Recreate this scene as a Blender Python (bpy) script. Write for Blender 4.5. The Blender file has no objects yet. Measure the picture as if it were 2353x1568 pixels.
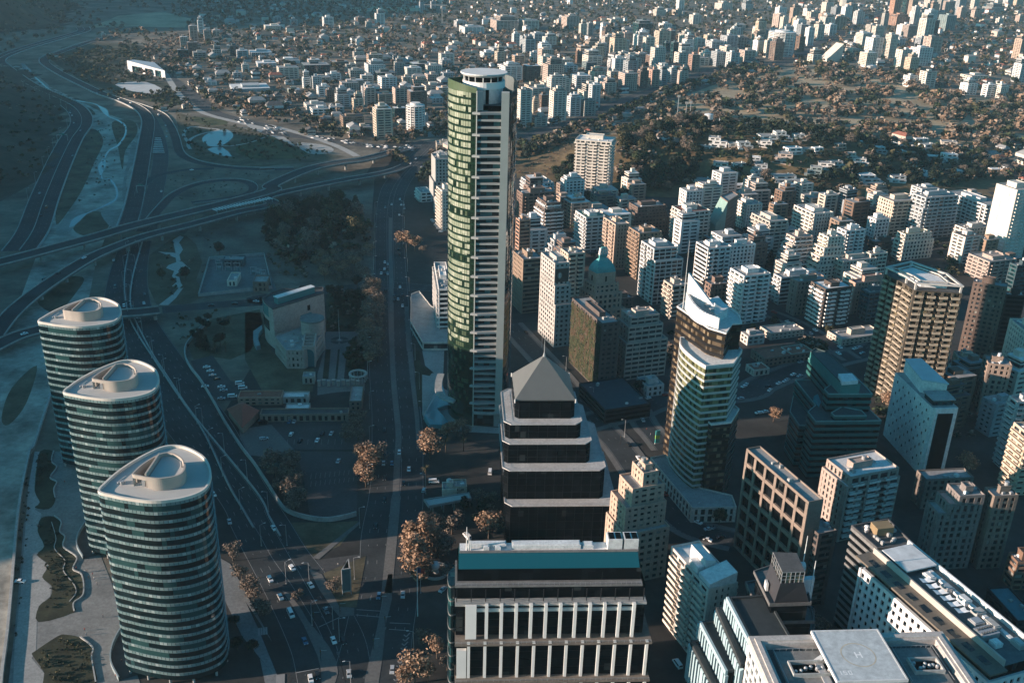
import bpy, math, random, bisect
from mathutils import Matrix, Vector, noise as mnoise
S = bpy.context.scene
COL = S.collection
rnd = random.Random(7)
HAZE = 0.000038
FPX = 2287.0; PITCH = math.radians(23.5); CAMH = 263.0; ROLL = math.radians(1.65)
cT, sT, cR, sR = math.cos(PITCH), math.sin(PITCH), math.cos(ROLL), math.sin(ROLL)
cam = bpy.data.cameras.new('camera'); cob = bpy.data.objects.new('camera', cam); COL.objects.link(cob)
cam.sensor_width = 36.0; cam.lens = 36.0 * FPX / 2352.0; cam.clip_start = 1.0; cam.clip_end = 30000.0
up0 = Vector((0, sT, cT)); r0 = Vector((1, 0, 0)); fw = Vector((0, cT, -sT))
rg = r0 * cR + up0 * sR; up = up0 * cR - r0 * sR
cob.matrix_world = Matrix(((rg.x, up.x, -fw.x, 0), (rg.y, up.y, -fw.y, 0), (rg.z, up.z, -fw.z, CAMH), (0, 0, 0, 1)))
S.camera = cob
SUN_AZ = 13.0   # direction the light travels, degrees from +x towards +y
SUN_EL = 12.0
w = bpy.data.worlds.new('World'); S.world = w; w.use_nodes = True
nt = w.node_tree; nt.nodes.clear()
sky = nt.nodes.new('ShaderNodeTexSky'); sky.sky_type = 'NISHITA'; sky.sun_disc = False
sky.sun_elevation = math.radians(SUN_EL); sky.altitude = 600; sky.air_density = 1.0; sky.dust_density = 1.5; sky.ozone_density = 2.0
# the sun stands in the direction opposite to the light's travel
sx, sy = -math.cos(math.radians(SUN_AZ)), -math.sin(math.radians(SUN_AZ))
sky.sun_rotation = math.atan2(sx, sy)
tint = nt.nodes.new('ShaderNodeMix'); tint.data_type = 'RGBA'; tint.blend_type = 'MULTIPLY'; tint.inputs[0].default_value = 1.0
tint.inputs[7].default_value = (0.23, 0.84, 0.96, 1)
bg = nt.nodes.new('ShaderNodeBackground'); bg.inputs[1].default_value = 0.09
wo = nt.nodes.new('ShaderNodeOutputWorld')
nt.links.new(sky.outputs[0], tint.inputs[6]); nt.links.new(tint.outputs[2], bg.inputs[0]); nt.links.new(bg.outputs[0], wo.inputs[0])
sl = bpy.data.lights.new('sun', 'SUN'); sl.energy = 5.0; sl.angle = math.radians(0.5); sl.color = (1.0, 0.77, 0.64)
so = bpy.data.objects.new('sun', sl); COL.objects.link(so)
e_ = math.radians(SUN_EL)
so.rotation_euler = Vector((-sx * math.cos(e_), -sy * math.cos(e_), -math.sin(e_))).to_track_quat('-Z', 'Y').to_euler()
S.view_settings.view_transform = 'Standard'; S.view_settings.look = 'None'; S.view_settings.gamma = 1.0
S.view_settings.exposure = 1.08
S.render.engine = 'CYCLES'
S.cycles.max_bounces = 5; S.cycles.diffuse_bounces = 2; S.cycles.glossy_bounces = 3; S.cycles.volume_bounces = 0
S.cycles.use_denoising = True
ORI = dict(a=(0, 0), b=(900, 0), c=(1800, 0), d=(2761, 0), e=(0, 800), f=(900, 800), g=(1800, 800), h=(2761, 800), i=(0, 1657), j=(900, 1657), k=(1800, 1657), l=(2761, 1657),
  m=(2900, 1150, 3.136), n=(2650, 1950, 2.816), p=(930, 1030, 4.48), q=(1550, 180, 3.409), r=(1550, 1050, 2.851), s=(2500, 2150, 4.393), u=(2020, 880, 6.818))
def dsp(t, x, y):
 o = ORI[t]; k = o[2] if len(o) > 2 else 1.845; return (o[0] + x / k) * .62539, (o[1] + y / k) * .62539
def ray(px, py):
 a = (px - 1176) / FPX; b = (784 - py) / FPX
 u = a * cR - b * sR; v = a * sR + b * cR
 return u, cT + v * sT, -sT + v * cT
def at(t, x, y, z=0.0):
 dx, dy, dz = ray(*dsp(t, x, y)); k = (z - CAMH) / dz
 return (dx * k, dy * k)
def height_at(t, x, y, dist):
 dx, dy, dz = ray(*dsp(t, x, y)); return CAMH + dz * dist / dy
def scr(x, y, z):
 D = y * cT - (z - CAMH) * sT; U = (y * sT + (z - CAMH) * cT) / D; X = x / D
 return 1176 + FPX * (X * cR + U * sR), 784 - FPX * (-X * sR + U * cR)
def seen(x, y, z, m=30):
 if y < 150: return False
 p = scr(x, y, z); return -m < p[0] < 2352 + m and -m < p[1] < 1568 + m
def sstep(a, b, x):
 t = min(1, max(0, (x - a) / (b - a))); return t * t * (3 - 2 * t)
HL_Y = [-900, 0, 205, 300, 760, 1005, 1210, 1345, 1590, 1750, 2000, 2240, 2600, 3200, 6000]
HL_X = [-520, -440, -455, -470, -500, -492, -560, -606, -760, -905, -1150, -1010, -1120, -1500, -2200]
HL_H = [70, 76, 84, 158, 152, 112, 80, 60, 70, 80, 120, 170, 260, 330, 330]  # unseen near stretch of the ridge is shaped to cast shade over the left
def lerp(xs, ys, v):
 if v <= xs[0]: return ys[0]
 if v >= xs[-1]: return ys[-1]
 i = bisect.bisect_right(xs, v) - 1; t = (v - xs[i]) / (xs[i + 1] - xs[i]); t = t * t * (3 - 2 * t)
 return ys[i] + (ys[i + 1] - ys[i]) * t
def terrain(x, y):
 z = 0.0
 bx = lerp(HL_Y, HL_X, y)
 if x < bx:
  d = bx - x; H = lerp(HL_Y, HL_H, y)
  n = mnoise.noise(Vector((x / 120, y / 120, 0))) * .5 + mnoise.noise(Vector((x / 45, y / 45, 3))) * .2
  z += H * sstep(0, 260, d) * (1 + .28 * n * sstep(20, 150, d))
 # mound with the houses on the right
 ex, ey = (x - 262) / 285, (y - 1135) / 165
 r = ex * ex + ey * ey
 if r < 1:
  n = mnoise.noise(Vector((x / 90, y / 90, 9)))
  z += 43 * (1 - sstep(0.05, 1.0, math.sqrt(r))) * (1 + .18 * n)
 return z
def hit(t, x, y, dz=0.0):
 z = 0.0
 for _ in range(40):
  p = at(t, x, y, z + dz); z = z + .45 * (terrain(*p) - z)
 p = at(t, x, y, z + dz); return (p[0], p[1], z)
MATS = {}
def nodes(m):
 m.use_nodes = True; n = m.node_tree; b = n.nodes.get('Principled BSDF'); return n, b
def mat(name, rgb, rough=.85, var=.18, scale=.25, metal=0.0, rgb2=None, spec=.3, bump=0.0, scale2=None):
 if name in MATS: return MATS[name]
 m = bpy.data.materials.new(name); n, b = nodes(m)
 b.inputs['Roughness'].default_value = rough; b.inputs['Metallic'].default_value = metal
 b.inputs['Specular IOR Level'].default_value = spec
 g = n.nodes.new('ShaderNodeNewGeometry'); tx = n.nodes.new('ShaderNodeTexNoise'); tx.inputs['Scale'].default_value = scale; tx.inputs['Detail'].default_value = 6
 tx.inputs['Roughness'].default_value = .65
 n.links.new(g.outputs['Position'], tx.inputs['Vector'])
 rp = n.nodes.new('ShaderNodeValToRGB'); rp.color_ramp.elements[0].position = .3; rp.color_ramp.elements[1].position = .7
 lo = [c * (1 - var) for c in rgb]; hi = [min(1, c * (1 + var)) for c in (rgb2 or rgb)]
 rp.color_ramp.elements[0].color = (*lo, 1); rp.color_ramp.elements[1].color = (*hi, 1)
 n.links.new(tx.outputs[0], rp.inputs[0])
 out = rp.outputs[0]
 if scale2:
  t2 = n.nodes.new('ShaderNodeTexNoise'); t2.inputs['Scale'].default_value = scale2; t2.inputs['Detail'].default_value = 8; t2.inputs['Roughness'].default_value = .7
  n.links.new(g.outputs['Position'], t2.inputs['Vector'])
  mr = n.nodes.new('ShaderNodeMapRange'); mr.inputs[1].default_value = .3; mr.inputs[2].default_value = .7; mr.inputs[3].default_value = .74; mr.inputs[4].default_value = 1.2
  n.links.new(t2.outputs[0], mr.inputs[0])
  mx = n.nodes.new('ShaderNodeMix'); mx.data_type = 'RGBA'; mx.blend_type = 'MULTIPLY'; mx.inputs[0].default_value = 1
  n.links.new(out, mx.inputs[6]); n.links.new(mr.outputs[0], mx.inputs[7]); out = mx.outputs[2]
 n.links.new(out, b.inputs['Base Color'])
 if bump:
  bp = n.nodes.new('ShaderNodeBump'); bp.inputs['Strength'].default_value = bump; bp.inputs['Distance'].default_value = 1.0
  n.links.new(tx.outputs[0], bp.inputs['Height']); n.links.new(bp.outputs[0], b.inputs['Normal'])
 MATS[name] = m; return m
def glassmat(name, dark, mid, light, pm=.25, pl=.1, cell=(2.4, 2.4, 3.1), rough=.06, spec=.5, ior=1.5):
 """window glass: every pane is a little different (drawn curtains, lights off)"""
 if name in MATS: return MATS[name]
 m = bpy.data.materials.new(name); n, b = nodes(m)
 g = n.nodes.new('ShaderNodeNewGeometry')
 d = n.nodes.new('ShaderNodeVectorMath'); d.operation = 'DIVIDE'; d.inputs[1].default_value = cell
 f = n.nodes.new('ShaderNodeVectorMath'); f.operation = 'FLOOR'
 wn = n.nodes.new('ShaderNodeTexWhiteNoise'); wn.noise_dimensions = '3D'
 rp = n.nodes.new('ShaderNodeValToRGB'); rp.color_ramp.interpolation = 'CONSTANT'
 rp.color_ramp.elements[0].color = (*dark, 1); rp.color_ramp.elements[1].position = 1 - pm - pl; rp.color_ramp.elements[1].color = (*mid, 1)
 e = rp.color_ramp.elements.new(1 - pl); e.color = (*light, 1)
 n.links.new(g.outputs['Position'], d.inputs[0]); n.links.new(d.outputs[0], f.inputs[0]); n.links.new(f.outputs[0], wn.inputs['Vector'])
 n.links.new(wn.outputs['Value'], rp.inputs[0]); n.links.new(rp.outputs[0], b.inputs['Base Color'])
 b.inputs['Roughness'].default_value = rough; b.inputs['Specular IOR Level'].default_value = spec; b.inputs['IOR'].default_value = ior
 MATS[name] = m; return m
def shiny(name, rgb, rough=.08, spec=.5, ior=1.5, metal=0.0):
 if name in MATS: return MATS[name]
 m = bpy.data.materials.new(name); n, b = nodes(m)
 b.inputs['Base Color'].default_value = (*rgb, 1); b.inputs['Roughness'].default_value = rough; b.inputs['Metallic'].default_value = metal
 b.inputs['Specular IOR Level'].default_value = spec; b.inputs['IOR'].default_value = ior
 MATS[name] = m; return m
WALLC = {'w': (.72, .695, .65), 'c': (.62, .55, .46), 'p': (.52, .41, .34), 'b': (.20, .14, .11), 'r': (.46, .29, .22), 'g': (.40, .42, .42), 't': (.07, .11, .12),
  'k': (.028, .03, .032), 'n': (.30, .23, .18), 'e': (.58, .53, .47), 'd': (.11, .09, .08), 'o': (.24, .30, .29), 'h': (.21, .185, .17)}
def wall(c, k=0):
 a = WALLC[c]; f = ((1, 1, 1), (.86, .82, .76), (.74, .76, .78), (.95, .86, .76))[k]
 return mat(f'wall_{c}{k or ""}', tuple(x * y for x, y in zip(a, f)), .8, .16, .12, scale2=.9)
GL = glassmat('window_glass', (.012, .018, .022), (.04, .05, .055), (.26, .25, .22), .3, .09, spec=.35)
GLT = glassmat('window_glass_teal', (.006, .022, .026), (.012, .05, .055), (.04, .12, .12), .3, .08, ior=1.6)
GLB = glassmat('window_glass_black', (.004, .005, .006), (.008, .010, .012), (.03, .035, .035), .2, .02, spec=.04)
GLG = glassmat('window_glass_gold', (.012, .011, .008), (.05, .042, .028), (.16, .13, .08), .35, .12, cell=(1.6, 1.6, 3.3))
ROOFG = mat('roof_grey', (.30, .30, .29), .9, .22, .2, scale2=1.2)
ROOFW = mat('roof_white', (.66, .66, .64), .85, .14, .2, scale2=1.2)
ROOFD = mat('roof_dark', (.09, .09, .09), .9, .25, .2, scale2=1.2)
ROOFR = mat('roof_tile', (.28, .11, .075), .9, .25, .5, scale2=2)
CONC = mat('concrete', (.36, .36, .34), .9, .18, .15, scale2=.8)
CONCD = mat('concrete_dark', (.17, .17, .165), .9, .2, .15, scale2=.8)
WHITE = mat('white_paint', (.66, .66, .64), .5, .1, .2, scale2=.6)
STEEL = mat('steel', (.42, .43, .43), .45, .1, .5, metal=.4)
ASPH = mat('asphalt', (.036, .042, .045), .88, .42, .05, scale2=.9)
ASPHL = mat('asphalt_worn', (.065, .066, .066), .9, .22, .06, scale2=.7)
PAVE = mat('paving', (.14, .138, .13), .9, .15, .08, scale2=.9)
PAVEP = mat('paving_plaza', (.30, .30, .285), .9, .16, .08, scale2=.9)
BED = mat('bed_planting', (.018, .022, .013), .95, .5, .08, rgb2=(.04, .042, .024), scale2=.8)
GRASS = mat('lawn', (.035, .055, .022), .95, .35, .06, rgb2=(.07, .075, .03), scale2=.6)
SOIL = mat('bare_soil', (.075, .066, .052), .95, .4, .03, rgb2=(.15, .135, .11), scale2=.5)
GRAVEL = mat('river_gravel', (.17, .16, .135), .95, .4, .035, rgb2=(.37, .35, .30), scale2=.25, bump=.6)
TAN = mat('dry_grass', (.29, .23, .15), .95, .3, .012, rgb2=(.40, .325, .215), scale2=.15)
DIRTPATH = mat('pale_path', (.38, .37, .34), .95, .12, .08, scale2=.6)
DARKGRASS = mat('rough_grass', (.045, .045, .028), .95, .45, .05, rgb2=(.11, .095, .06), scale2=.5)
WATER = shiny('water', (.17, .22, .23), .12, .5, 1.33)  # pale base colour stands in for the bright sky mirrored in the water
MARK = mat('road_paint', (.26, .26, .25), .8, .1, .5)
class MB:
 def __init__(s): s.v = []; s.f = []; s.m = []
 def face(s, pts, m=0):
  i = len(s.v); s.v.extend(pts); s.f.append(tuple(range(i, i + len(pts)))); s.m.append(m); return s
 def prism(s, poly, z0, z1, m=0, top=True, bot=True, mt=None):
  n = len(poly); i = len(s.v)
  zz0 = z0 if hasattr(z0, '__len__') else [z0] * n; zz1 = z1 if hasattr(z1, '__len__') else [z1] * n
  s.v.extend((p[0], p[1], zz0[k]) for k, p in enumerate(poly)); s.v.extend((p[0], p[1], zz1[k]) for k, p in enumerate(poly))
  for k in range(n):
   q = (k + 1) % n; s.f.append((i + k, i + q, i + n + q, i + n + k)); s.m.append(m)
  if top: s.f.append(tuple(range(i + n, i + 2 * n))); s.m.append(m if mt is None else mt)
  if bot: s.f.append(tuple(range(i + n - 1, i - 1, -1))); s.m.append(m)
  return s
 def frustum(s, p0, p1, z0, z1, m=0, top=True):
  n = len(p0); i = len(s.v)
  s.v.extend((p[0], p[1], z0) for p in p0); s.v.extend((p[0], p[1], z1) for p in p1)
  for k in range(n):
   q = (k + 1) % n; s.f.append((i + k, i + q, i + n + q, i + n + k)); s.m.append(m)
  if top: s.f.append(tuple(range(i + n, i + 2 * n))); s.m.append(m)
  return s
 def ring(s, po, pi, z0, z1, m=0):
  n = len(po); i = len(s.v)
  for z in (z0, z1):
   s.v.extend((p[0], p[1], z) for p in po); s.v.extend((p[0], p[1], z) for p in pi)
  for k in range(n):
   q = (k + 1) % n
   for f in ((i + k, i + q, i + 2 * n + q, i + 2 * n + k), (i + n + q, i + n + k, i + 3 * n + k, i + 3 * n + q), (i + 2 * n + k, i + 2 * n + q, i + 3 * n + q, i + 3 * n + k), (i + q, i + k, i + n + k, i + n + q)):
    s.f.append(f); s.m.append(m)
  return s
 def box(s, c, w, d, z0, z1, ang=0.0, m=0, mt=None):
  return s.prism(rect(c, w, d, ang), z0, z1, m, mt=mt)
 def tube(s, p, q, r, r2=None, n=6, m=0, cap=True):
  p = Vector(p); q = Vector(q); r2 = r if r2 is None else r2; d = (q - p).normalized()
  a = d.orthogonal().normalized(); b = d.cross(a); i = len(s.v)
  for c, rr in ((p, r), (q, r2)):
   for k in range(n):
    t = 2 * math.pi * k / n; s.v.append(tuple(c + a * (math.cos(t) * rr) + b * (math.sin(t) * rr)))
  for k in range(n):
   h = (k + 1) % n; s.f.append((i + k, i + h, i + n + h, i + n + k)); s.m.append(m)
  if cap: s.f.append(tuple(range(i + n, i + 2 * n))); s.m.append(m); s.f.append(tuple(range(i + n - 1, i - 1, -1))); s.m.append(m)
  return s
 def ball(s, c, r, n=10, m=0, sz=1.0):
  i = len(s.v); rows = n // 2
  for a in range(rows + 1):
   t = math.pi * a / rows
   for k in range(n):
    u = 2 * math.pi * k / n; s.v.append((c[0] + r * math.sin(t) * math.cos(u), c[1] + r * math.sin(t) * math.sin(u), c[2] + r * sz * math.cos(t)))
  for a in range(rows):
   for k in range(n):
    h = (k + 1) % n; s.f.append((i + (a + 1) * n + k, i + (a + 1) * n + h, i + a * n + h, i + a * n + k)); s.m.append(m)
  return s
 def mesh(s, name, mats, org=(0, 0, 0), smooth=False):
  me = bpy.data.meshes.new(name)
  ox, oy, oz = org
  me.from_pydata([(a - ox, b - oy, c - oz) for a, b, c in s.v], [], s.f)
  for mm in (mats if isinstance(mats, (list, tuple)) else [mats]): me.materials.append(mm)
  if isinstance(mats, (list, tuple)) and len(mats) > 1: me.polygons.foreach_set('material_index', s.m)
  if smooth: me.polygons.foreach_set('use_smooth', [True] * len(s.f))
  return me
def rect(c, w, d, ang=0.0):
 ca, sa = math.cos(math.radians(ang)), math.sin(math.radians(ang))
 return [(c[0] + x * ca - y * sa, c[1] + x * sa + y * ca) for x, y in ((-w / 2, -d / 2), (w / 2, -d / 2), (w / 2, d / 2), (-w / 2, d / 2))]
def area(p): return sum(p[k][0] * p[(k + 1) % len(p)][1] - p[(k + 1) % len(p)][0] * p[k][1] for k in range(len(p))) / 2
def ccw(p): return list(p) if area(p) > 0 else list(p)[::-1]
def inset(poly, d):
 n = len(poly); out = []
 for k in range(n):
  p0, p1, p2 = Vector(poly[k - 1]), Vector(poly[k]), Vector(poly[(k + 1) % n])
  a = (p1 - p0).normalized(); b = (p2 - p1).normalized()
  na, nb = Vector((-a.y, a.x)), Vector((-b.y, b.x))
  m = na + nb; l = m.length_squared
  m = m * (2 / l) if l > .3 else na
  out.append(tuple(p1 + m * d))
 return out
def smooth_closed(pts, k=6):
 n = len(pts); out = []
 for i in range(n):
  p0, p1, p2, p3 = (Vector(pts[(i + j - 1) % n]) for j in range(4))
  for s_ in range(k):
   t = s_ / k
   out.append(tuple(.5 * ((2 * p1) + (p2 - p0) * t + (2 * p0 - 5 * p1 + 4 * p2 - p3) * t * t + (3 * p1 - p0 - 3 * p2 + p3) * t ** 3)))
 return out
def smooth_open(pts, k=6):
 P_ = [pts[0]] + list(pts) + [pts[-1]]; out = []
 for i in range(len(pts) - 1):
  p0, p1, p2, p3 = (Vector(P_[i + j]) for j in range(4))
  for s_ in range(k):
   t = s_ / k
   out.append(tuple(.5 * ((2 * p1) + (p2 - p0) * t + (2 * p0 - 5 * p1 + 4 * p2 - p3) * t * t + (3 * p1 - p0 - 3 * p2 + p3) * t ** 3)))
 out.append(tuple(pts[-1])); return out
def inside(p, poly):
 x, y = p; r = False; n = len(poly); j = n - 1
 for i in range(n):
  a, b = poly[i], poly[j]
  if (a[1] > y) != (b[1] > y) and x < (b[0] - a[0]) * (y - a[1]) / (b[1] - a[1]) + a[0]: r = not r
  j = i
 return r
TOPS = []; KIDS = {}
def link(name, me): o = bpy.data.objects.new(name, me); COL.objects.link(o); return o
def props(o, label, cat, group=None):
 o['label'] = label; o['category'] = cat
 if group: o['group'] = group
 TOPS.append(o)
def struct(name, mb, mats, smooth=False):
 o = link(name, mb.mesh(name, mats, smooth=smooth)); o['kind'] = 'structure'; return o
def stuff(name, mb, mats, label=None):
 o = link(name, mb.mesh(name, mats)); o['kind'] = 'stuff'
 if label: o['label'] = label
 return o
class Thing:
 def __init__(s, name, label, cat, loc, group=None):
  s.loc = loc if len(loc) == 3 else (loc[0], loc[1], 0.0)
  s.o = link(name, None); s.o.location = s.loc; props(s.o, label, cat, group)
 def part(s, name, mb, mats, under=None, label=None, smooth=False):
  o = link(name, mb.mesh(name, mats, s.loc, smooth)); o.parent = under or s.o
  KIDS.setdefault(o.parent.name, []).append(o)
  if label: o['label'] = label
  return o
def single(name, label, cat, mb, mats, loc, group=None, smooth=False):
 o = link(name, mb.mesh(name, mats, loc, smooth)); o.location = loc; props(o, label, cat, group); return o
def clone(o, parent=None, loc=None, rz=None, scale=None, label=None, group=None, cat=None):
 c = o.copy(); COL.objects.link(c)
 if parent is not None: c.parent = parent
 if loc is not None: c.location = loc
 if rz is not None: c.rotation_euler = (0, 0, rz)
 if scale is not None: c.scale = (scale,) * 3 if not hasattr(scale, '__len__') else scale
 if parent is None:
  if label: c['label'] = label
  if group: c['group'] = group
  if cat: c['category'] = cat
  TOPS.append(c)
 for ch in KIDS.get(o.name, ()): clone(ch, c)
 return c
# ================================================================== GROUND
HILLM = mat('hill_scrub', (.030, .032, .020), .95, .45, .03, rgb2=(.062, .050, .034), scale2=.25, bump=.6)
MOUNDM = mat('mound_scrub', (.075, .055, .032), .95, .4, .03, rgb2=(.17, .115, .055), scale2=.25, bump=.6)
CITYM = mat('city_ground', (.024, .025, .025), .92, .35, .02, rgb2=(.048, .046, .042), scale2=.2)
SUBM = mat('suburb_ground', (.080, .072, .055), .95, .45, .02, rgb2=(.18, .155, .12), scale2=.15)
def axis(a, fine0, fine1, b, step):
 r = []; v = fine0
 while v <= fine1: r.append(v); v += step
 lo = []; v = fine0; d = step
 while v > a: d *= 1.5; v -= d; lo.append(v)
 v = r[-1]; d = step; hi = []
 while v < b: d *= 1.5; v += d; hi.append(v)
 return lo[::-1] + r + hi
def build_ground():
 mb = MB(); xs = axis(-5000, -1500, 1300, 6000, 20.0); ys = axis(-1500, 60, 2700, 9000, 20.0)
 nx = len(xs)
 for y in ys:
  for x in xs: mb.v.append((x, y, terrain(x, y)))
 for j in range(len(ys) - 1):
  for i in range(nx - 1):
   k = j * nx + i; mb.f.append((k, k + 1, k + nx + 1, k + nx))
   cx, cy = (xs[i] + xs[i + 1]) / 2, (ys[j] + ys[j + 1]) / 2
   if cx < lerp(HL_Y, HL_X, cy) + 8: m = 0
   elif ((cx - 262) / 285) ** 2 + ((cy - 1135) / 165) ** 2 < 1.1: m = 1
   elif cy > 1200 or cx < -150: m = 3
   else: m = 2
   mb.m.append(m)
 struct('ground', mb, [HILLM, MOUNDM, CITYM, SUBM], smooth=True)
build_ground()
def strip(mb, pts, w, off=0.0, z=None, m=0, m0=None):
 n = len(pts); L = []; R_ = []
 for i, p in enumerate(pts):
  a = Vector(pts[max(0, i - 1)][:2]); b = Vector(pts[min(n - 1, i + 1)][:2]); d = (b - a); d = d.normalized() if d.length > 1e-6 else Vector((1, 0)); nr = Vector((-d.y, d.x))
  c = Vector(p[:2]); zz = p[2] if z is None else z
  hw = (w[i] if hasattr(w, '__len__') else w) / 2
  L.append((*(c + nr * (off + hw)), zz)); R_.append((*(c + nr * (off - hw)), zz))
 k = len(mb.v); mb.v.extend(L); mb.v.extend(R_)
 for i in range(n - 1): mb.f.append((k + n + i, k + n + i + 1, k + i + 1, k + i)); mb.m.append(m)
 return L, R_
def sheet(name, pts, z, m, sm=0):
 p = [at(t, x, y, z) for t, x, y in pts]
 if sm: p = smooth_closed(p, sm)
 return struct(name, MB().face([(a, b, z) for a, b in p]), m)
def TP(t, *xy): return [(t, xy[i], xy[i + 1]) for i in range(0, len(xy), 2)]
sheet('river_bed', TP('a', 20,430,130,450,300,570,560,695,700,765,930,840,955,900,895,1180,825,1510) + TP('e', 740,60,650,300,600,560,420,780,330,930,345,1200,230,1568) + TP('i', 195,40,130,400,80,900,30,1400,10,1600,-300,1650,-300,0) + TP('e', -300,900,0,840,110,620,230,300,345,20) + TP('a', 345,1545,450,1180,565,970,608,800,560,720,300,610,120,515), .02, GRAVEL)
for p in (TP('a', 560,900,650,880,700,960,640,1100,560,1280,470,1420,380,1520,400,1330,470,1150), TP('a', 510,1470,640,1430,740,1470,720,1560,600,1600,500,1560), TP('e', 330,420,560,400,520,500,380,640,250,560), TP('a', 760,830,900,820,930,900,850,1020,830,1150,800,1000), TP('e', 80,1150,250,1000,180,1250,60,1400,10,1350), TP('a', 240,600,420,680,600,730,640,780,500,740,300,660)):
 sheet('river_bank', p, .05, DARKGRASS, 4)
sp = smooth_open([at(*q) for q in TP('a', 150,430,200,490,290,570,350,620,420,660,490,675,560,690,640,705,700,740,735,790,790,812,845,850,850,910,800,985,740,1020,705,1080,685,1150,690,1210,740,1215,785,1270,790,1340,730,1385,640,1425,540,1470,480,1540)], 5)
mb = MB(); strip(mb, [(a, b, .09) for a, b in sp], [1.5 + 4.5 * max(0, math.sin(i * .5) + .3) * (.5 + .5 * math.sin(i * .17 + 1)) + 1.2 * math.sin(i * 1.7) ** 2 for i in range(len(sp))]); struct('river_water', mb, WATER)
for p in (TP('a', 860,1190,900,1100,930,1000,900,960,870,1080,840,1200,830,1330,850,1400), TP('a', 690,1430,790,1420,830,1420,810,1500,760,1540,700,1480), TP('a', 480,1430,590,1425,540,1480,480,1568,420,1600,380,1568), TP('a', 170,440,260,520,330,580,300,600,200,530,150,470)): sheet('gravel_bar', p, .06, mat('pale_gravel', (.24, .24, .215), .95, .3, .06, scale2=.4), 4)
sheet('park_lawn', TP('a', 1190,760,1300,790,1500,830,1845,930) + TP('b', 200,960,420,1030,690,1060,500,1095,0,1140) + TP('a', 1600,1125,1330,1080,1240,1010,1210,900), .03, DARKGRASS)
sheet('lawn', TP('b', 0,930,120,910,230,945,330,990,420,1040,330,1075,100,1080,0,1060) + TP('a', 1600,1030,1620,980,1760,930), .06, GRASS, 3)
sheet('lawn', TP('a', 1310,790,1500,810,1540,840,1400,850,1320,820), .06, GRASS, 3)
sheet('dry_ground', TP('b', 20,850,200,890,330,980,300,1000,200,930,60,880), .06, DIRTPATH, 3)
sheet('dry_ground', TP('b', 350,970,520,980,600,1010,560,1040,430,1040), .06, DIRTPATH, 3)
sheet('pond', TP('a', 1370,935,1440,892,1540,880,1582,918,1545,962,1480,992,1400,985), .07, WATER, 3)
sheet('pond', TP('a', 1405,1012,1500,995,1572,1060,1490,1052), .07, WATER, 2)
sheet('white_terrace', TP('a', 780,575,850,558,985,555,1095,600,1110,640,900,620), .06, mat('pale_terrace', (.52, .52, .50), .9, .12, .08), 2)
sheet('dry_field', TP('a', 800,110,1100,80,1300,130,1250,190,900,180,600,190), .06, TAN)
sheet('dry_field', TP('b', 690,60,860,45,1180,55,1240,75,1000,82,760,72), .06, mat('pale_field', (.42, .36, .24), .95, .15, .02))
sheet('bare_ground', TP('e', 1000,260,1250,110,1420,-60) + TP('b', 300,1250,880,1180,850,1568) + TP('f', 900,0,870,430,550,470,200,440,0,480) + TP('e', 1845,520,1340,560,1060,580,1010,430), .025, SOIL)
sheet('lawn', TP('e', 1000,260,1180,130,1260,120,1330,180,1370,300,1330,420,1390,530,1280,580,1060,585,1010,480,985,380), .05, mat('brown_lawn', (.055, .052, .03), .95, .35, .05, rgb2=(.10, .085, .055), scale2=.5))
sheet('pale_path', TP('e', 1070,228,1190,238,1170,150,1220,120,1245,130,1215,165,1240,215,1215,250,1225,290,1260,320,1290,345,1250,350,1210,370,1185,390,1215,400,1225,440,1245,470,1190,545,1140,590,1075,590,1180,510,1210,475,1165,462,1200,430,1165,395,1180,360,1125,340,1140,320,1195,300,1190,270), .08, DIRTPATH)
# golf park on the right
GOLF = [at(*q) for q in TP('c', 640,980,850,880,1100,780,1300,660,1560,560,1845,500) + TP('d', 200,470,420,440,700,470,1000,560,1200,610,1400,650,1845,690,1900,980,1500,1010,900,920,300,870) + TP('c', 1500,820,1100,860,800,930)]
struct('park_ground', MB().face([(a, b, .03) for a, b in GOLF]), TAN)
sheet('median_lawn', TP('j', 260,480,600,480,770,470,640,640,455,715,330,580), .04, DARKGRASS)
# ================================================================== ROADS
ROADS = []   # (smoothed points with z, width) for the cars
def wallstrip(mb, pts, off, th, h, z=None):
 q = []
 n = len(pts)
 for i, p in enumerate(pts):
  a = Vector(pts[max(0, i - 1)][:2]); b = Vector(pts[min(n - 1, i + 1)][:2]); d = (b - a).normalized(); nr = Vector((-d.y, d.x))
  c = Vector(p[:2]) + nr * off; zz = p[2] if z is None else z
  q.append((c + nr * th / 2, c - nr * th / 2, zz))
 for i in range(n - 1):
  (a, b, z0), (c, d, z1) = q[i], q[i + 1]
  k = len(mb.v)
  mb.v.extend([(a.x, a.y, z0), (b.x, b.y, z0), (d.x, d.y, z1), (c.x, c.y, z1), (a.x, a.y, z0 + h), (b.x, b.y, z0 + h), (d.x, d.y, z1 + h), (c.x, c.y, z1 + h)])
  for f in ((4, 5, 6, 7), (0, 4, 7, 3), (1, 2, 6, 5)): mb.f.append(tuple(k + x for x in f)); mb.m.append(0)
def pathz(pts, z=0.0):
 r = []
 for q in pts:
  zz = q[3] if len(q) > 3 else z
  p = at(q[0], q[1], q[2], zz); r.append((p[0], p[1], zz))
 return smooth_open(r, 6)
LANE = MB()
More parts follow.
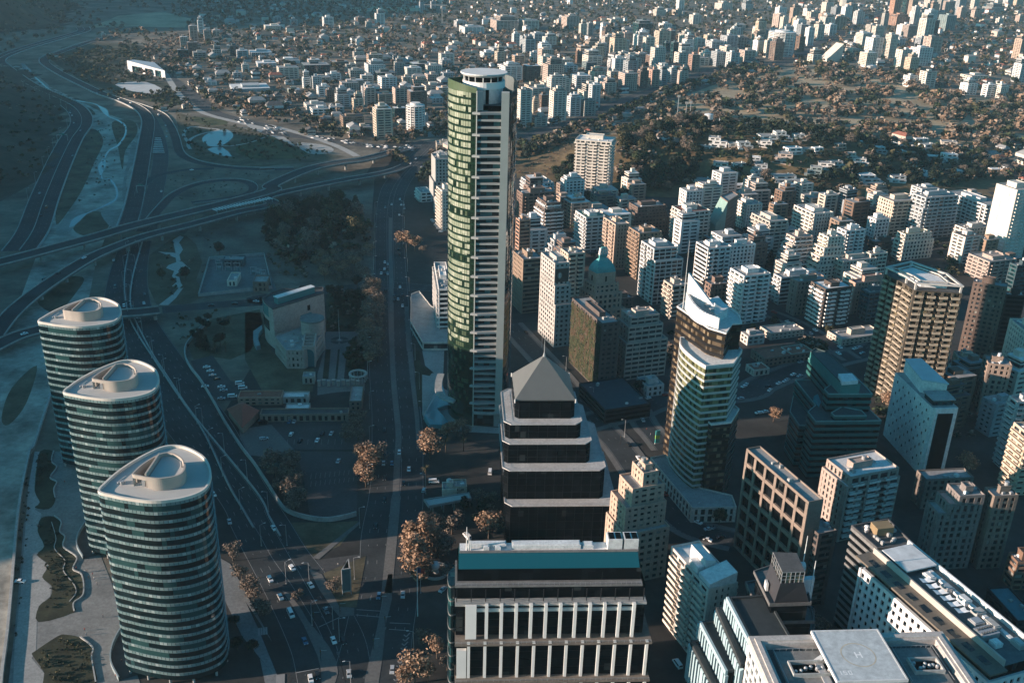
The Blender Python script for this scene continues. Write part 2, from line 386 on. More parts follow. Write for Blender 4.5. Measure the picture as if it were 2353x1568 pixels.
def dashes(pts, offs, z, gap=12, ln=3, wd=.17, solid=False):
 d = 0.0
 for i in range(len(pts) - 1):
  a, b = Vector(pts[i][:2]), Vector(pts[i + 1][:2]); L = (b - a).length
  if L < .01: continue
  u = (b - a) / L; nr = Vector((-u.y, u.x)); t = 0 if solid else (-d) % gap
  while t < L:
   e = min(L, t + (L if solid else ln))
   p, q = a + u * t + nr * offs, a + u * e + nr * offs
   LANE.face([(*(p - nr * wd / 2), z), (*(q - nr * wd / 2), z), (*(q + nr * wd / 2), z), (*(p + nr * wd / 2), z)])
   t += L if solid else gap
  d += L
def road(name, pts, w, z=.08, m=None, lanes=0, barrier=0, edge=True, carline=True):
 p = pathz(pts, 0.0); p = [(a, b, c + z) for a, b, c in p]
 mb = MB(); strip(mb, p, w); struct(name, mb, m or ASPH)
 if lanes > 1:
  for k in range(1, lanes): dashes(p, -w / 2 + w * k / lanes, z + .02)
 if edge:
  for s_ in (-1, 1): dashes(p, s_ * (w / 2 - .35), z + .02, solid=True, wd=.18)
 if carline: ROADS.append((p, w))
 if name == 'street':
  mb = MB()
  for s_ in (-1, 1): strip(mb, [(a, b, c + .1) for a, b, c in p], 3.2, s_ * (w / 2 + 1.7))
  struct('sidewalk', mb, PAVE)
 return p
BARR = []
def barrier(p, off, label, h=1.0, th=.45, name='concrete_barrier', m=None):
 mb = MB(); wallstrip(mb, p, off, th, h)
 single(name, label, 'barrier', mb, m or CONC, (p[0][0], p[0][1], 0))
# highway on the far bank
hw1 = road('highway', TP('a', 130,1700,225,1560,300,1350,392,1130,480,950,548,850,545,780,490,720,390,670,230,600,110,530,20,460,-20,420,20,385,150,335,300,290,440,250,540,222,572,205,560,188), 26, .09, lanes=6)
barrier(hw1, 0, 'concrete median barrier of the far-bank highway', .9)
barrier(hw1, -13.3, 'pale concrete river wall along the far-bank highway', 1.6, .9)
barrier(hw1, 13.2, 'concrete edge barrier below the dark hillside', .8)
# highway on the near bank: two carriageways
hw2 = road('highway', TP('a', 850,1568,905,1400,950,1180,990,950,1005,820,960,750,860,695,700,640,560,575,430,510,330,450,300,415,330,385,480,330,600,290,760,250), 15, .09, lanes=4)
barrier(hw2, 8.2, 'pale wall between river bed and near-bank highway', 1.8, 1.2)
barrier(hw2, -7.6, 'low barrier on the inner side of the near-bank highway', .8)
hw3 = road('slip_road', TP('a', 860,690,960,720,1090,775,1150,850,1185,930,1215,1030,1280,1080,1400,1115,1600,1140,1845,1148) + TP('b', 100,1152,330,1145), 10, .12, lanes=2)
barrier(hw3, 5.4, 'kerb wall on the outer curve around the pond park', 1.0, .6)
hw4 = road('highway', TP('a', 1000,1568,1040,1350,1080,1160,1090,1040,1070,930,1040,850,1010,790), 17, .07, m=ASPHL, lanes=4)
hw5 = road('slip_road', TP('a', 940,1330,955,1275,1000,1230,1060,1195,1150,1170,1280,1150,1450,1142), 9, .13, lanes=2)
hw6 = road('slip_road', TP('a', 960,1568,1080,1420,1180,1320,1320,1255,1480,1225,1620,1225,1700,1250,1710,1290,1640,1325,1500,1350,1300,1375), 9, .14, lanes=2)
barrier(hw6, 4.8, 'low curved wall on the inside of the loop ramp', .9)
# carriageways running towards the viewer past the three glass towers
hwL = road('highway', TP('e', 900,130,860,250,815,400,790,560,810,680,860,800,940,960,1040,1120,1200,1370) + TP('j', -60,300,30,480,120,650,220,830,310,1000,390,1160,470,1350,520,1568,560,1700), 17.5, .10, lanes=5)
hwR = road('highway', TP('e', 960,160,935,300,925,430,940,560,970,680,1040,800,1150,960,1290,1160,1480,1420) + TP('j', 0,195,100,360,200,520,300,690,420,850,520,1000,620,1160,690,1330,720,1568,730,1700), 16, .105, lanes=4)
barrier([q for q in hwL if q[1] > 368], 9.2, 'concrete median wall between the two carriageways beside the glass towers', 1.1, .7)
barrier([q for q in hwR if q[1] > 385], -8.5, 'outer concrete wall of the right-hand carriageway', 1.0, .6)
# bridge road behind the farthest oval tower and its continuation to the avenue
xr = road('road', TP('e', 1100,625,1300,605,1500,588,1700,575,1845,565) + TP('f', 60,555,300,520,560,490,820,465,1000,455,1160,470,1400,480), 14, .115, lanes=4)
# central avenue, two carriageways with a planted median
avL = road('avenue', TP('b', 1260,960,1180,1040,1110,1110,1040,1180,985,1260,955,1350,945,1450) + TP('f', 945,60,945,250,945,400,930,560,920,760,920,950,935,1150,950,1320,955,1500) + TP('j', 960,120,940,330,900,560,890,800,850,1000,800,1250,740,1500,720,1700), 15.5, .12, lanes=4)
avR = road('avenue', TP('b', 1300,985,1230,1060,1160,1130,1090,1210,1040,1300,1020,1400) + TP('f', 1015,20,1020,200,1030,400,1040,600,1050,800,1065,1000,1090,1200,1110,1400,1115,1540) + TP('j', 1110,100,1105,330,1085,560,1060,800,1050,1000,1010,1250,980,1500,960,1700), 15, .125, lanes=4)
def mid(pts, w, z, m, name):
 p = pathz(pts); mb = MB(); strip(mb, [(a, b, z) for a, b, _ in p], w); struct(name, mb, m)
mid(TP('f', 985,0,985,200,990,400,992,560,993,760,998,950,1010,1150,1030,1350,1040,1480) + TP('j', 1030,90,1020,330,1000,560,975,800,960,960), [3.2] * 60 + [4.5] * 40, .2, PAVE, 'median_strip')
sheet('traffic_island', TP('j', 970,830,1000,830,995,1000,955,1160,930,1400,905,1568,880,1640,800,1640,815,1520,870,1300,915,1100,945,950), .2, PAVE)
sheet('traffic_island', TP('j', 250,940,300,960,370,1050,430,1150,500,1230,570,1320,620,1420,630,1500,600,1600,520,1600,515,1480,490,1380,400,1180,330,1060), .2, PAVE)
sheet('traffic_island', TP('j', 430,790,520,830,560,900,640,1050,740,1060,740,1110,640,1120,590,1060,500,930), .21, PAVE)
sheet('planted_triangle', TP('j', 530,825,820,705,800,820,755,1055,640,1055), .2, DARKGRASS)
sheet('asphalt_apron', TP('j', 480,735,820,690,960,640,1100,640,1110,1050,740,1070,630,1140,560,1060,440,830), .06, ASPHL)
sheet('asphalt_apron', TP('j', 320,1100,640,1130,760,1060,1110,1050,1000,1640,300,1640), .05, ASPH)
sheet('sidewalk', TP('j', 455,720,770,475,780,490,500,730), .16, PAVE)
sheet('sidewalk', TP('f', 1100,900,1130,905,1150,1100,1180,1350,1190,1568,1165,1568,1150,1350,1120,1100), .17, PAVE)
sheet('sidewalk', TP('f', 1080,600,1110,600,1125,900,1095,900), .17, PAVE)
# street grid on the right
st1 = road('street', TP('g', 130,720,260,860,400,1010,520,1150,640,1300,780,1450,890,1568) + TP('k', 1080,260,1200,380,1330,500,1480,560,1640,600), 13, .11, lanes=3)
st2 = road('street', TP('g', 560,1420,760,1360,1000,1300,1190,1240) + TP('h', -60,1190,60,1130,200,1070,370,1010,600,950,800,900,900,830), 15, .115, lanes=4)
st3 = road('street', TP('g', 1190,1568,1120,1480,1050,1400,1000,1300), 10, .10)
st4 = road('street', TP('h', 100,640,260,700,420,780,560,880,680,960), 9, .10)
kp = road('far_avenue', TP('c', 200,960,420,880,620,820,760,760,1000,660,1300,560,1560,470,1800,400) + TP('d', 0,440,180,430,340,370,460,300,600,230,760,150,900,90), 34, .09, m=ASPHL, lanes=6)
jam = road('far_avenue', TP('a', 1130,520,1240,600,1360,690,1440,760,1560,800,1845,870) + TP('b', 180,900,420,930,640,960,860,990,1060,1010,1240,960), 22, .10, m=ASPHL, lanes=6)
pk1 = road('riverside_walk', TP('a', 1120,500,1190,610,1260,690,1330,740,1450,790,1845,880) + TP('b', 160,850,420,920,620,990,760,1060), 9, .13, m=DIRTPATH, edge=False, carline=False)
road('park_path', TP('a', 1845,910,1700,965,1560,990,1490,985), 3, .1, m=DIRTPATH, edge=False, carline=False)
road('park_path', TP('a', 1290,980,1245,920,1260,880,1300,860,1400,870,1480,880,1360,910,1290,945,1275,985,1290,1010), 4, .1, m=DIRTPATH, edge=False, carline=False)
road('hill_track', TP('a', 140,1190,230,1120,270,1040,265,970,250,920,290,870), 7, .5, m=DIRTPATH, edge=False, carline=False) if False else None
struct('road_marking', LANE, MARK)
# zebra crossings, chevrons and stop lines near the junction
ZB = MB()
def bars(t, x0, y0, x1, y1, n, ln, wd, z=.17):
 a, b = Vector(at(t, x0, y0)), Vector(at(t, x1, y1)); u = (b - a).normalized(); nr = Vector((-u.y, u.x))
 for k in range(n):
  c = a + (b - a) * (k / max(1, n - 1)); p = [c - u * wd / 2 - nr * ln / 2, c + u * wd / 2 - nr * ln / 2, c + u * wd / 2 + nr * ln / 2, c - u * wd / 2 + nr * ln / 2]
  ZB.face([(q.x, q.y, z) for q in p])
def stripe(t, x0, y0, x1, y1, wd=.4, z=.17):
 a, b = Vector(at(t, x0, y0)), Vector(at(t, x1, y1)); u = (b - a).normalized(); nr = Vector((-u.y, u.x)) * wd / 2
 ZB.face([(*(a - nr), z), (*(b - nr), z), (*(b + nr), z), (*(a + nr), z)])
bars('j', 95, 1222, 145, 1215, 4, 4.5, .8); bars('j', 218, 1545, 262, 1540, 4, 5, .8)
for q in ((755, 1072, 915, 1082), (750, 1108, 908, 1122), (980, 1162, 1120, 1168), (975, 1205, 1112, 1215), (345, 1500, 500, 1470), (640, 1125, 500, 1190)): stripe('j', *q)
for k in range(11):
 x, y = 1118 - k * 7, 1230 + k * 30
 stripe('j', x, y, x - 26, y + 26, .5); stripe('j', x - 26, y + 26, x - 42, y + 12, .5)
for (x, y) in ((444, 190), (444, 240)):
 for k in range(11): stripe('j', x + k * 32, y - k * 4, x + 6 + k * 32, y - 38 - k * 3, .15, .1)
for k in range(9): stripe('f', 255 + k * 48, 1395 - k * 3, 262 + k * 48, 1368 - k * 3, .15, .1); stripe('f', 285 + k * 46, 1535, 290 + k * 46, 1500, .15, .1)
struct('crossing_marking', ZB, MARK)
sheet('plaza', TP('i', 270,0,360,0,480,0,640,600,760,900,860,1300,960,1600,40,1700,90,1300,130,900,160,500,240,200), .10, mat('plaza_stone', (.20, .20, .19), .9, .22, .10, scale2=.7))
sheet('promenade', TP('i', 235,0,270,0,240,150,235,260,270,340,235,390,280,420,260,520,300,650,245,700,330,770,285,850,350,920,340,980,260,1050,250,1150,245,1340,215,1400,300,1500,290,1568,270,1650,85,1650,100,1300,140,950,165,600,190,250), .14, PAVEP)
sheet('plaza_bed', TP('i', 270,0,365,0,350,70,385,110,340,180,385,210,365,260,375,330,330,390,235,380,270,345,235,270,245,160), .16, BED, 3)
sheet('plaza_bed', TP('i', 370,440,415,480,405,545,440,580,430,650,520,720,495,800,555,840,565,970,500,1030,500,1090,260,1155,265,1045,340,985,350,910,285,850,330,770,250,700,300,640,255,540,280,450), .16, BED, 3)
sheet('plaza_bed', TP('i', 390,1250,450,1240,545,1260,628,1330,625,1400,640,1600,300,1640,300,1500,220,1380,240,1350), .16, BED, 3)
def edging(pts, label, h=.6, w=.5, m=None):
 p = smooth_open([(*at(t, x, y), .1) for t, x, y in pts], 5); mb = MB(); wallstrip(mb, p, 0, w, h); single('planter_edge', label, 'planter edge', mb, m or CONC, (p[0][0], p[0][1], 0))
edging(TP('i', 365,0,350,70,385,110,340,180,385,210,365,260,375,320), 'wavy pale edging of the farthest planted bed on the plaza')
edging(TP('i', 370,440,415,480,405,545,440,580,430,650,520,720,495,800,555,840,565,970,500,1030,505,1090), 'long wavy pale edging of the middle planted bed on the plaza')
edging(TP('i', 545,1260,628,1330,622,1400,650,1568), 'pale edging of the nearest planted bed on the plaza')
edging(TP('i', 350,480,380,590,370,660,440,740,430,810,500,900,515,960,470,1020), 'thin curving path edge inside the middle planted bed', .3, .3)
gw = smooth_open([(*at(*q), 0) for q in TP('e', 1415,705,1330,790,1265,870,1255,940,1290,1020,1360,1110,1440,1240,1530,1400,1640,1568) + TP('j', 60,90,160,240,235,360,290,415,400,455,540,475,660,460,755,435)], 4)
mb = MB(); wallstrip(mb, gw, 0, .7, 2.4); single('garden_wall', 'long pale curving wall between highway and institute grounds', 'wall', mb, CONC, (gw[0][0], gw[0][1], 0))
sheet('park_lawn', TP('a', 420,320,600,290,900,300,1060,330,1000,400,850,410,840,480,780,520,900,540,1130,560,1280,720,1000,690,700,600,560,550,400,450,340,400), .03, mat('riverside_green', (.030, .036, .022), .95, .4, .03, rgb2=(.05, .05, .03)))
ew = smooth_open([(*at(t, x, y), 0) for t, x, y in TP('e', 345,1200,280,1400,225,1568) + TP('i', 205,0,150,260,115,520,95,760,75,1000,50,1260,20,1480,5,1650)], 4)
mb = MB(); wallstrip(mb, ew, 0, 1.1, 1.6); single('embankment_wall', 'long pale embankment wall between river bed and plaza', 'wall', mb, CONC, (ew[0][0], ew[0][1], 0))
sheet('footpath', TP('i', 1490,720,1560,760,1845,1290) + TP('j', 0,1010,90,1200,240,1568,150,1640,100,1400) + TP('i', 1845,1500,1640,1250,1520,1000), .13, mat('blue_paving', (.17, .18, .18), .9, .15, .1, scale2=.8))
sheet('plaza', TP('f', 1200,900,1350,890,1340,1150,1420,1200,1500,1400,1720,1420,1720,1460,1500,1450,1340,1440,1240,1400,1200,1330,1200,1200,1180,1060,1280,1050,1220,1000), .12, PAVEP)
sheet('parking_lot', TP('f', 120,1380,470,1340,740,1350,800,1500,780,1568,260,1568), .08, ASPHL)
sheet('parking_lot', TP('j', 350,0,760,0,760,400,560,480,440,440,400,200), .08, ASPHL)
sheet('parking_lot', TP('e', 1290,970,1440,930,1560,1100,1700,1160,1640,1230,1500,1240,1400,1180), .08, ASPHL)
sheet('parking_lot', TP('f', -40,1430,180,1400,340,1580,330,1640,-20,1600), .085, PAVE)
sheet('garden', TP('f', 0,640,120,640,180,900,280,1020,470,1020,460,1180,120,1180,0,960), .05, DARKGRASS)
sheet('forecourt', TP('f', 545,770,790,770,780,830,690,900,670,1090,810,1090,810,1170,620,1180,490,1200,490,1060,540,880), .07, mat('pink_paving', (.19, .165, .155), .9, .15, .1, scale2=.7))
for p in (TP('f', 545,890,580,890,565,1090,525,1090), TP('f', 630,890,642,890,625,1090,610,1090), TP('f', 690,900,760,840,790,860,790,1030,700,1060,680,1000)): sheet('garden_bed', p, .09, BED)
sheet('garden', TP('e', 1290,760,1450,680,1760,620,1780,720,1700,900,1560,960,1440,940,1310,960,1270,860), .05, DARKGRASS)
sheet('garden', TP('f', 550,480,860,450,830,700,810,1000,690,1060,690,900,790,770,550,770), .045, BED)
for p in (TP('f', 1140,900,1180,900,1190,990,1270,1045,1250,1070,1200,1060,1200,1270,1170,1280),): sheet('garden_bed', p, .15, BED)
# ================================================================== BUILDING KIT
def edge_pts(poly, k):
 a, b = Vector(poly[k]), Vector(poly[(k + 1) % len(poly)]); d = b - a; L = d.length; u = d / max(L, 1e-6)
 return a, u, Vector((u.y, -u.x)), L     # start, along, outward, length
def slab_on(a, u, n, t0, t1, o0, o1): return ccw([tuple(a + u * t0 + n * o0), tuple(a + u * t1 + n * o0), tuple(a + u * t1 + n * o1), tuple(a + u * t0 + n * o1)])
def tier(T, W, poly, z0, z1, styles, glass, fh=3.1, sp=1.2, wm=None, rec=.35, bp=1.3, balm=None, limit=100):
 poly = ccw(poly); n = max(1, round((z1 - z0) / fh)); f = (z1 - z0) / n; gp = inset(poly, rec)
 for i in range(n):
  T.part('window_band', MB().prism(gp, z0 + i * f + .02, z0 + (i + 1) * f - .02, top=False, bot=False), glass)
  W.prism(poly, z0 + i * f - (.15 if i else -.01), z0 + i * f - .15 + sp)
 W.prism(poly, z1 - .35, z1)
 for k in range(len(poly)):
  a, u, nn, L = edge_pts(poly, k); st = styles[k % len(styles)]
  if L < .8: continue
  if st == 'X': W.prism(slab_on(a, u, nn, .05, L - .05, .05, -.5), z0, z1 - .4); continue
  s_, pw, pr = {'P': (3.4, 1.5, .06), 'Q': (2.7, 1.5, .06), 'C': (1.7, .14, .08), 'R': (1e9, .6, .05), 'W': (4.6, .5, .1), 'V': (8.0, 1.6, .12)}.get(st[0], (5.5, 1.3, .05))
  m_ = max(1, round(L / s_)); 
  for j in range(m_ + 1):
   t = min(max(L * j / m_, pw / 2 + .02), L - pw / 2 - .02)
   W.prism(slab_on(a, u, nn, t - pw / 2, t + pw / 2, pr, -.45), z0, z1 - .4)
  if st[0] == 'B':
   ns = int(st[1]) if len(st) > 1 else 1; g = .35 if ns == 1 else L / ns * .16
   for i in range(n):
    if i * ns > limit: break
    for j in range(ns):
     t0, t1 = L * j / ns + g, L * (j + 1) / ns - g
     if i == 0 and n > 4: continue
     z = z0 + i * f
     T.part('balcony', MB().prism(slab_on(a, u, nn, t0, t1, bp, .02), z - .2, z + 1.0, top=False).prism(slab_on(a, u, nn, t0 + .2, t1 - .2, bp - .2, .03), z - .1, z + .0), balm or wm)
 return f
def roof_on(T, W, poly, z, m, par=.9, th=.35):
 poly = ccw(poly); W.ring(poly, inset(poly, th), z + .003, z + par)
 return T.part('roof', MB().face([(x, y, z + .12) for x, y in inset(poly, th - .05)]), m)
def clutter(T, poly, z, n, r, under=None, wm=None):
 poly = ccw(poly); cx = sum(p[0] for p in poly) / len(poly); cy = sum(p[1] for p in poly) / len(poly); ip = inset(poly, 1.4)
 xs = [p[0] for p in poly]; ys = [p[1] for p in poly]; k = 0
 for _ in range(60):
  if k >= n: break
  q = (r.uniform(min(xs), max(xs)), r.uniform(min(ys), max(ys)))
  if not inside(q, ip): continue
  w_, d_, h_ = r.uniform(.8, 2.2), r.uniform(.8, 2.0), r.uniform(.6, 1.5)
  T.part('roof_vent', MB().box(q, w_, d_, z, z + h_, 21).box(q, w_ * .7, d_ * .7, z + h_ + .003, z + h_ + .18, 21), r.choice([STEEL, WHITE, CONC]), under); k += 1
def penthouse(T, poly, z, m, r, h=3.2, fr=(.3, .75, .25, .7)):
 """machine room standing on the roof (a box with a rim, a door recess and a tank)"""
 a, b, c, d = [Vector(p) for p in poly[:4]]
 def pt(s, t): return tuple(a + (b - a) * s + (d - a) * t)
 s0, s1, t0, t1 = fr
 p = ccw([pt(s0, t0), pt(s1, t0), pt(s1, t1), pt(s0, t1)]); mb = MB().prism(p, z + .1, z + h); mb.ring(ccw(inset(p, -.15)), inset(p, .3), z + h + .003, z + h + .45)
 o = T.part('penthouse', mb, m)
 if r.random() < .7:
  s_, t_ = r.uniform(s0 + .1, s1 - .1), r.uniform(t0 + .1, t1 - .1); q = pt(s_, t_)
  T.part('water_tank', MB().tube((*q, z + h + .1), (*q, z + h + 1.9), 1.0, n=10), r.choice([WHITE, CONC, STEEL]), o)
 return p
def floorplan(t, A, B, C, base, ang=21.0, bt=None, h=None, wmin=7):
 G = hit(bt or t, *base); b = dsp(t, *B); dx, dy, dz = ray(*b)
 if h is None: z = CAMH + dz * G[1] / dy
 else: z = G[2] + h
 a_, b_, c_ = (Vector(at(t, *q, z)) for q in (A, B, C))
 u = Vector((math.cos(math.radians(ang)), math.sin(math.radians(ang)))); v = Vector((-u.y, u.x))
 W_ = max(wmin, abs((c_ - b_).dot(u))); L = max(wmin, abs((a_ - b_).dot(v)))
 return [tuple(b_), tuple(b_ + u * W_), tuple(b_ + u * W_ + v * L), tuple(b_ + v * L)], G[2], z
def blk(name, label, cat, t, A, B, C, base, lf='P', fr='P', c='w', glass=None, fh=3.1, sp=1.2, ang=21.0, bt=None, h=None, steps=None, roof=None, group=None, bal=None, pent=1, junk=4, bp=1.3, rec=.35):
 poly, z0, z1 = floorplan(t, A, B, C, base, ang, bt, h)
 r = random.Random(sum(map(ord, label)))
 T = Thing(name, label, cat, (*poly[0], z0), group); W = MB(); wm = wall(c, r.choice([0, 0, 1, 3, 2])); glass = glass or GL
 st = (fr, lf, fr, lf)
 z0 -= .5
 levels = steps or [(0, 1, 0, 0, 0, 0)]
 for (f0, f1, l, f, rr, b) in levels:
  p0, p1, p2, p3 = (Vector(p) for p in poly); u = (p1 - p0).normalized(); v = (p3 - p0).normalized()
  q = [tuple(p0 - u * l - v * f), tuple(p1 + u * rr - v * f), tuple(p2 + u * rr + v * b), tuple(p3 - u * l + v * b)]
  a_, b_ = z0 + (z1 - z0) * f0, z0 + (z1 - z0) * f1
  tier(T, W, q, a_, b_, st, glass, fh, sp, wm, rec, bp, balm=bal)
  roof_on(T, W, q, b_, roof or ROOFG)
 T.part('wall', W, wm); NEARB.append((sum(p[0] for p in poly) / 4, sum(p[1] for p in poly) / 4, math.dist(poly[0], poly[2]) * .5 + (7 if steps else 2)))
 pp = penthouse(T, poly, z1, wm, r, r.uniform(2.6, 4), (r.uniform(.2, .35), r.uniform(.6, .8), r.uniform(.2, .4), r.uniform(.6, .8))) if pent else None
 clutter(T, poly, z1 + .1, junk, r)
 return T, poly, z0, z1
def tower(name, label, cat, poly, z0, z1, styles, c, glass, fh=3.4, sp=1.2, roof=None, group=None, T=None, bp=1.2, rec=.3, wm=None, W=None, close=True):
 poly = ccw(poly)
 T = T or Thing(name, label, cat, (*poly[0], z0), group); own = W is None; W = W or MB()
 tier(T, W, poly, z0, z1, styles, glass, fh, sp, wm or wall(c), rec, bp)
 roof_on(T, W, poly, z1, roof or ROOFG)
 if own and close: T.part('wall', W, wm or wall(c))
 return T, W
def resample(pts, step, closed=True):
 P_ = [Vector(p) for p in pts] + ([Vector(pts[0])] if closed else []); L = [0]
 for i in range(len(P_) - 1): L.append(L[-1] + (P_[i + 1] - P_[i]).length)
 n = max(3, round(L[-1] / step)); out = []; j = 0
 for k in range(n + (0 if closed else 1)):
  s_ = min(L[-1] * k / n, L[-1] - 1e-6)
  while L[j + 1] < s_: j += 1
  t = (s_ - L[j]) / max(1e-9, L[j + 1] - L[j]); out.append(tuple(P_[j] + (P_[j + 1] - P_[j]) * t))
 return out
NEARB = []
# ================================================================== THREE OVAL GLASS TOWERS
OVAL = [(-138.4, 286.6), (-132.6, 284.2), (-126.7, 282.6), (-117.4, 281.4), (-108.4, 284.1), (-103.2, 289.5), (-103.4, 298.5), (-107.6, 308.4), (-113.1, 314.6), (-120.4, 318.9), (-126.6, 318.0), (-131.0, 312.5), (-134.2, 306.4), (-136.7, 299.7), (-138.2, 292.5)]
SP = [shiny('oval_panel_pale', (.36, .49, .49), .18, metal=.5), shiny('oval_panel', (.29, .42, .42), .18, metal=.5), shiny('oval_panel_green', (.24, .37, .37), .18, metal=.5), shiny('oval_panel_white', (.55, .68, .67), .18, metal=.5)]
VG = [shiny('oval_glass_black', (.003, .010, .012), .05, ior=1.6), shiny('oval_glass_teal', (.004, .018, .021), .05, ior=1.6), shiny('oval_glass_blind', (.02, .06, .06), .1)]
def oval(dx, dy, label, seed, extra):
 r = random.Random(seed); base = [(x + dx, y + dy) for x, y in OVAL]
 sm = resample(ccw(smooth_closed(base, 6)), 1.5); H = 78.0; n = 22; f = (H - 2.5) / n; N = len(sm)
 cx = sum(p[0] for p in sm) / N; cy = sum(p[1] for p in sm) / N
 T = Thing('oval_tower', label, 'office tower', (cx, cy, 0), 'oval glass towers by the river')
 g_in = inset(sm, .22)
 for i in range(n):
  z = 2.5 + i * f; mb = MB(); mb.v = [(p[0], p[1], z) for p in g_in] + [(p[0], p[1], z + f) for p in g_in]
  run = 0
  for k in range(N):
   if r.random() < .3: run = r.choice([0, 0, 0, 1, 1, 2])
   mb.f.append((k, (k + 1) % N, N + (k + 1) % N, N + k)); mb.m.append(run)
  T.part('window_band', mb, VG)
  mb = MB(); z1 = z + f * .67; z2 = z + f * 1.0; tone = r.choice([0, 1, 1])
  for k in range(N):
   a, b = sm[k], sm[(k + 1) % N]
   a = Vector(a); b = Vector(b); a, b = a * .95 + b * .05, a * .05 + b * .95
   mb.face([(*a, z1), (*b, z1), (*b, z2), (*a, z2)], 3 if r.random() < .1 else (tone if r.random() < .6 else r.choice([0, 1, 2])))
  for zz in (z1, z2):
   for k in range(N):
    a, b, c, d = sm[k], sm[(k + 1) % N], g_in[(k + 1) % N], g_in[k]; mb.face([(*a, zz), (*b, zz), (*c, zz), (*d, zz)], 1)
  T.part('spandrel_band', mb, SP)
 for k in range(0, N, 6): T.part('base_column', MB().tube((*inset(sm, 1.2)[k], -.3), (*inset(sm, 1.2)[k], 2.6), .5, n=8), CONC)
 T.part('base_core', MB().prism(inset(sm, 4), -.3, 2.5), VG[0])
 zt = 2.5 + n * f
 T.part('parapet', MB().ring(sm, inset(sm, .7), zt + .01, zt + 1.1), mat('pale_stone', (.62, .57, .50), .8, .1, .2))
 rf = T.part('roof', MB().face([(x, y, zt + .12) for x, y in inset(sm, .6)]), mat('pale_roof', (.46, .45, .42), .9, .07, .15))
 # roof house: a curved screen wall, a solid room and a gap at the front left
 q = [(cx + 1.0 + (x - cx) * .47, cy - 1.2 + (y - cy) * .47) for x, y in sm]; qi = inset(q, .55); hw = 5.0; mb = MB(); M_ = len(q)
 gap = lambda p: p[0] < cx + .4 and p[1] < cy - 4.2
 for k in range(M_):
  a, b, c, d = q[k], q[(k + 1) % M_], qi[(k + 1) % M_], qi[k]
  mb.prism([a, b, c, d], zt + (3.6 if extra and gap(a) and gap(b) and q[k][0] > cx - 7.3 else .13), zt + hw)
 PNT = mat('penthouse_wall', (.40, .35, .30), .85, .08, .15)
 sc = T.part('screen_wall', mb, PNT)
 room = [p for p in qi if p[0] > cx - 2.2]
 T.part('roof_room', MB().prism(ccw(room), zt + .13, zt + hw - 1.4, mt=1), [PNT, mat('room_roof', (.48, .47, .44), .9, .06, .2)], sc)
 xs = cx - 2.5; ya = min(p[1] for p in qi if abs(p[0] - xs) < 1.2); yb = max(p[1] for p in qi if abs(p[0] - xs) < 1.2)
 T.part('cross_wall', MB().box((xs, (ya + yb) / 2), .6, (yb - ya) * .9, zt + .14, zt + hw + .5), PNT, sc)
 for k in range(5): T.part('air_unit', MB().box((xs - 1.3, ya + 2 + k * 1.9), 1.1, 1.5, zt + .2, zt + 2.4).tube((xs - 1.3, ya + 2 + k * 1.9, zt + 2.4), (xs - 1.3, ya + 2 + k * 1.9, zt + 2.7), .45, n=8), STEEL, sc)
 T.part('roof_vent', MB().tube((cx + 7, cy + 1, zt + hw - 1.4), (cx + 7, cy + 1, zt + hw + .9), .35, n=8), STEEL, sc)
 e0 = sm[max(range(N), key=lambda k: -sm[k][0])]
 c0 = (e0[0] + 5.5, e0[1] + 5.5)
 T.part('window_cradle', MB().box(c0, 2.2, .9, zt + .3, zt + .8, 40).tube((c0[0] - .6, c0[1], zt + .8), (c0[0] + 1.6, c0[1] + 1.4, zt + 2.2), .12).box((c0[0] + .9, c0[1] - .8), 1.1, .8, zt + .2, zt + 1.3, 40), STEEL)
 return T
oval(0, 0, 'nearest of three oval glass towers, pale roof with white room in its screen wall', 1, 1)
oval(-42.6, 72.4, 'middle one of the three oval glass towers, roof screen open at the front', 2, 1)
oval(-85.2, 144.6, 'farthest of the three oval glass towers, beside the river bridge', 3, 0)
for k, (dx, dy) in enumerate(((0, 0), (-42.6, 72.4))):
 pts = smooth_open([(-143.5 + dx, 330 + dy), (-148.0 + dx, 318 + dy), (-149.5 + dx, 305 + dy), (-147 + dx, 293 + dy), (-140 + dx, 283 + dy)], 6)
 mb = MB(); wallstrip(mb, [(a, b, .1) for a, b in pts], 0, .5, 2.0)
 single('terrace_wall', ['curved blue-grey terrace wall at the foot of the nearest oval tower', 'curved blue-grey terrace wall at the foot of the middle oval tower'][k], 'terrace wall', mb, mat('blue_stone', (.22, .27, .28), .7, .1, .2), (pts[0][0], pts[0][1], 0))
 struct('terrace', MB().face([(a, b, .35) for a, b in pts] + [(-128 + dx, 290 + dy, .35), (-130 + dx, 325 + dy, .35)]), mat('terrace_floor', (.10, .075, .065), .9, .2, .2))
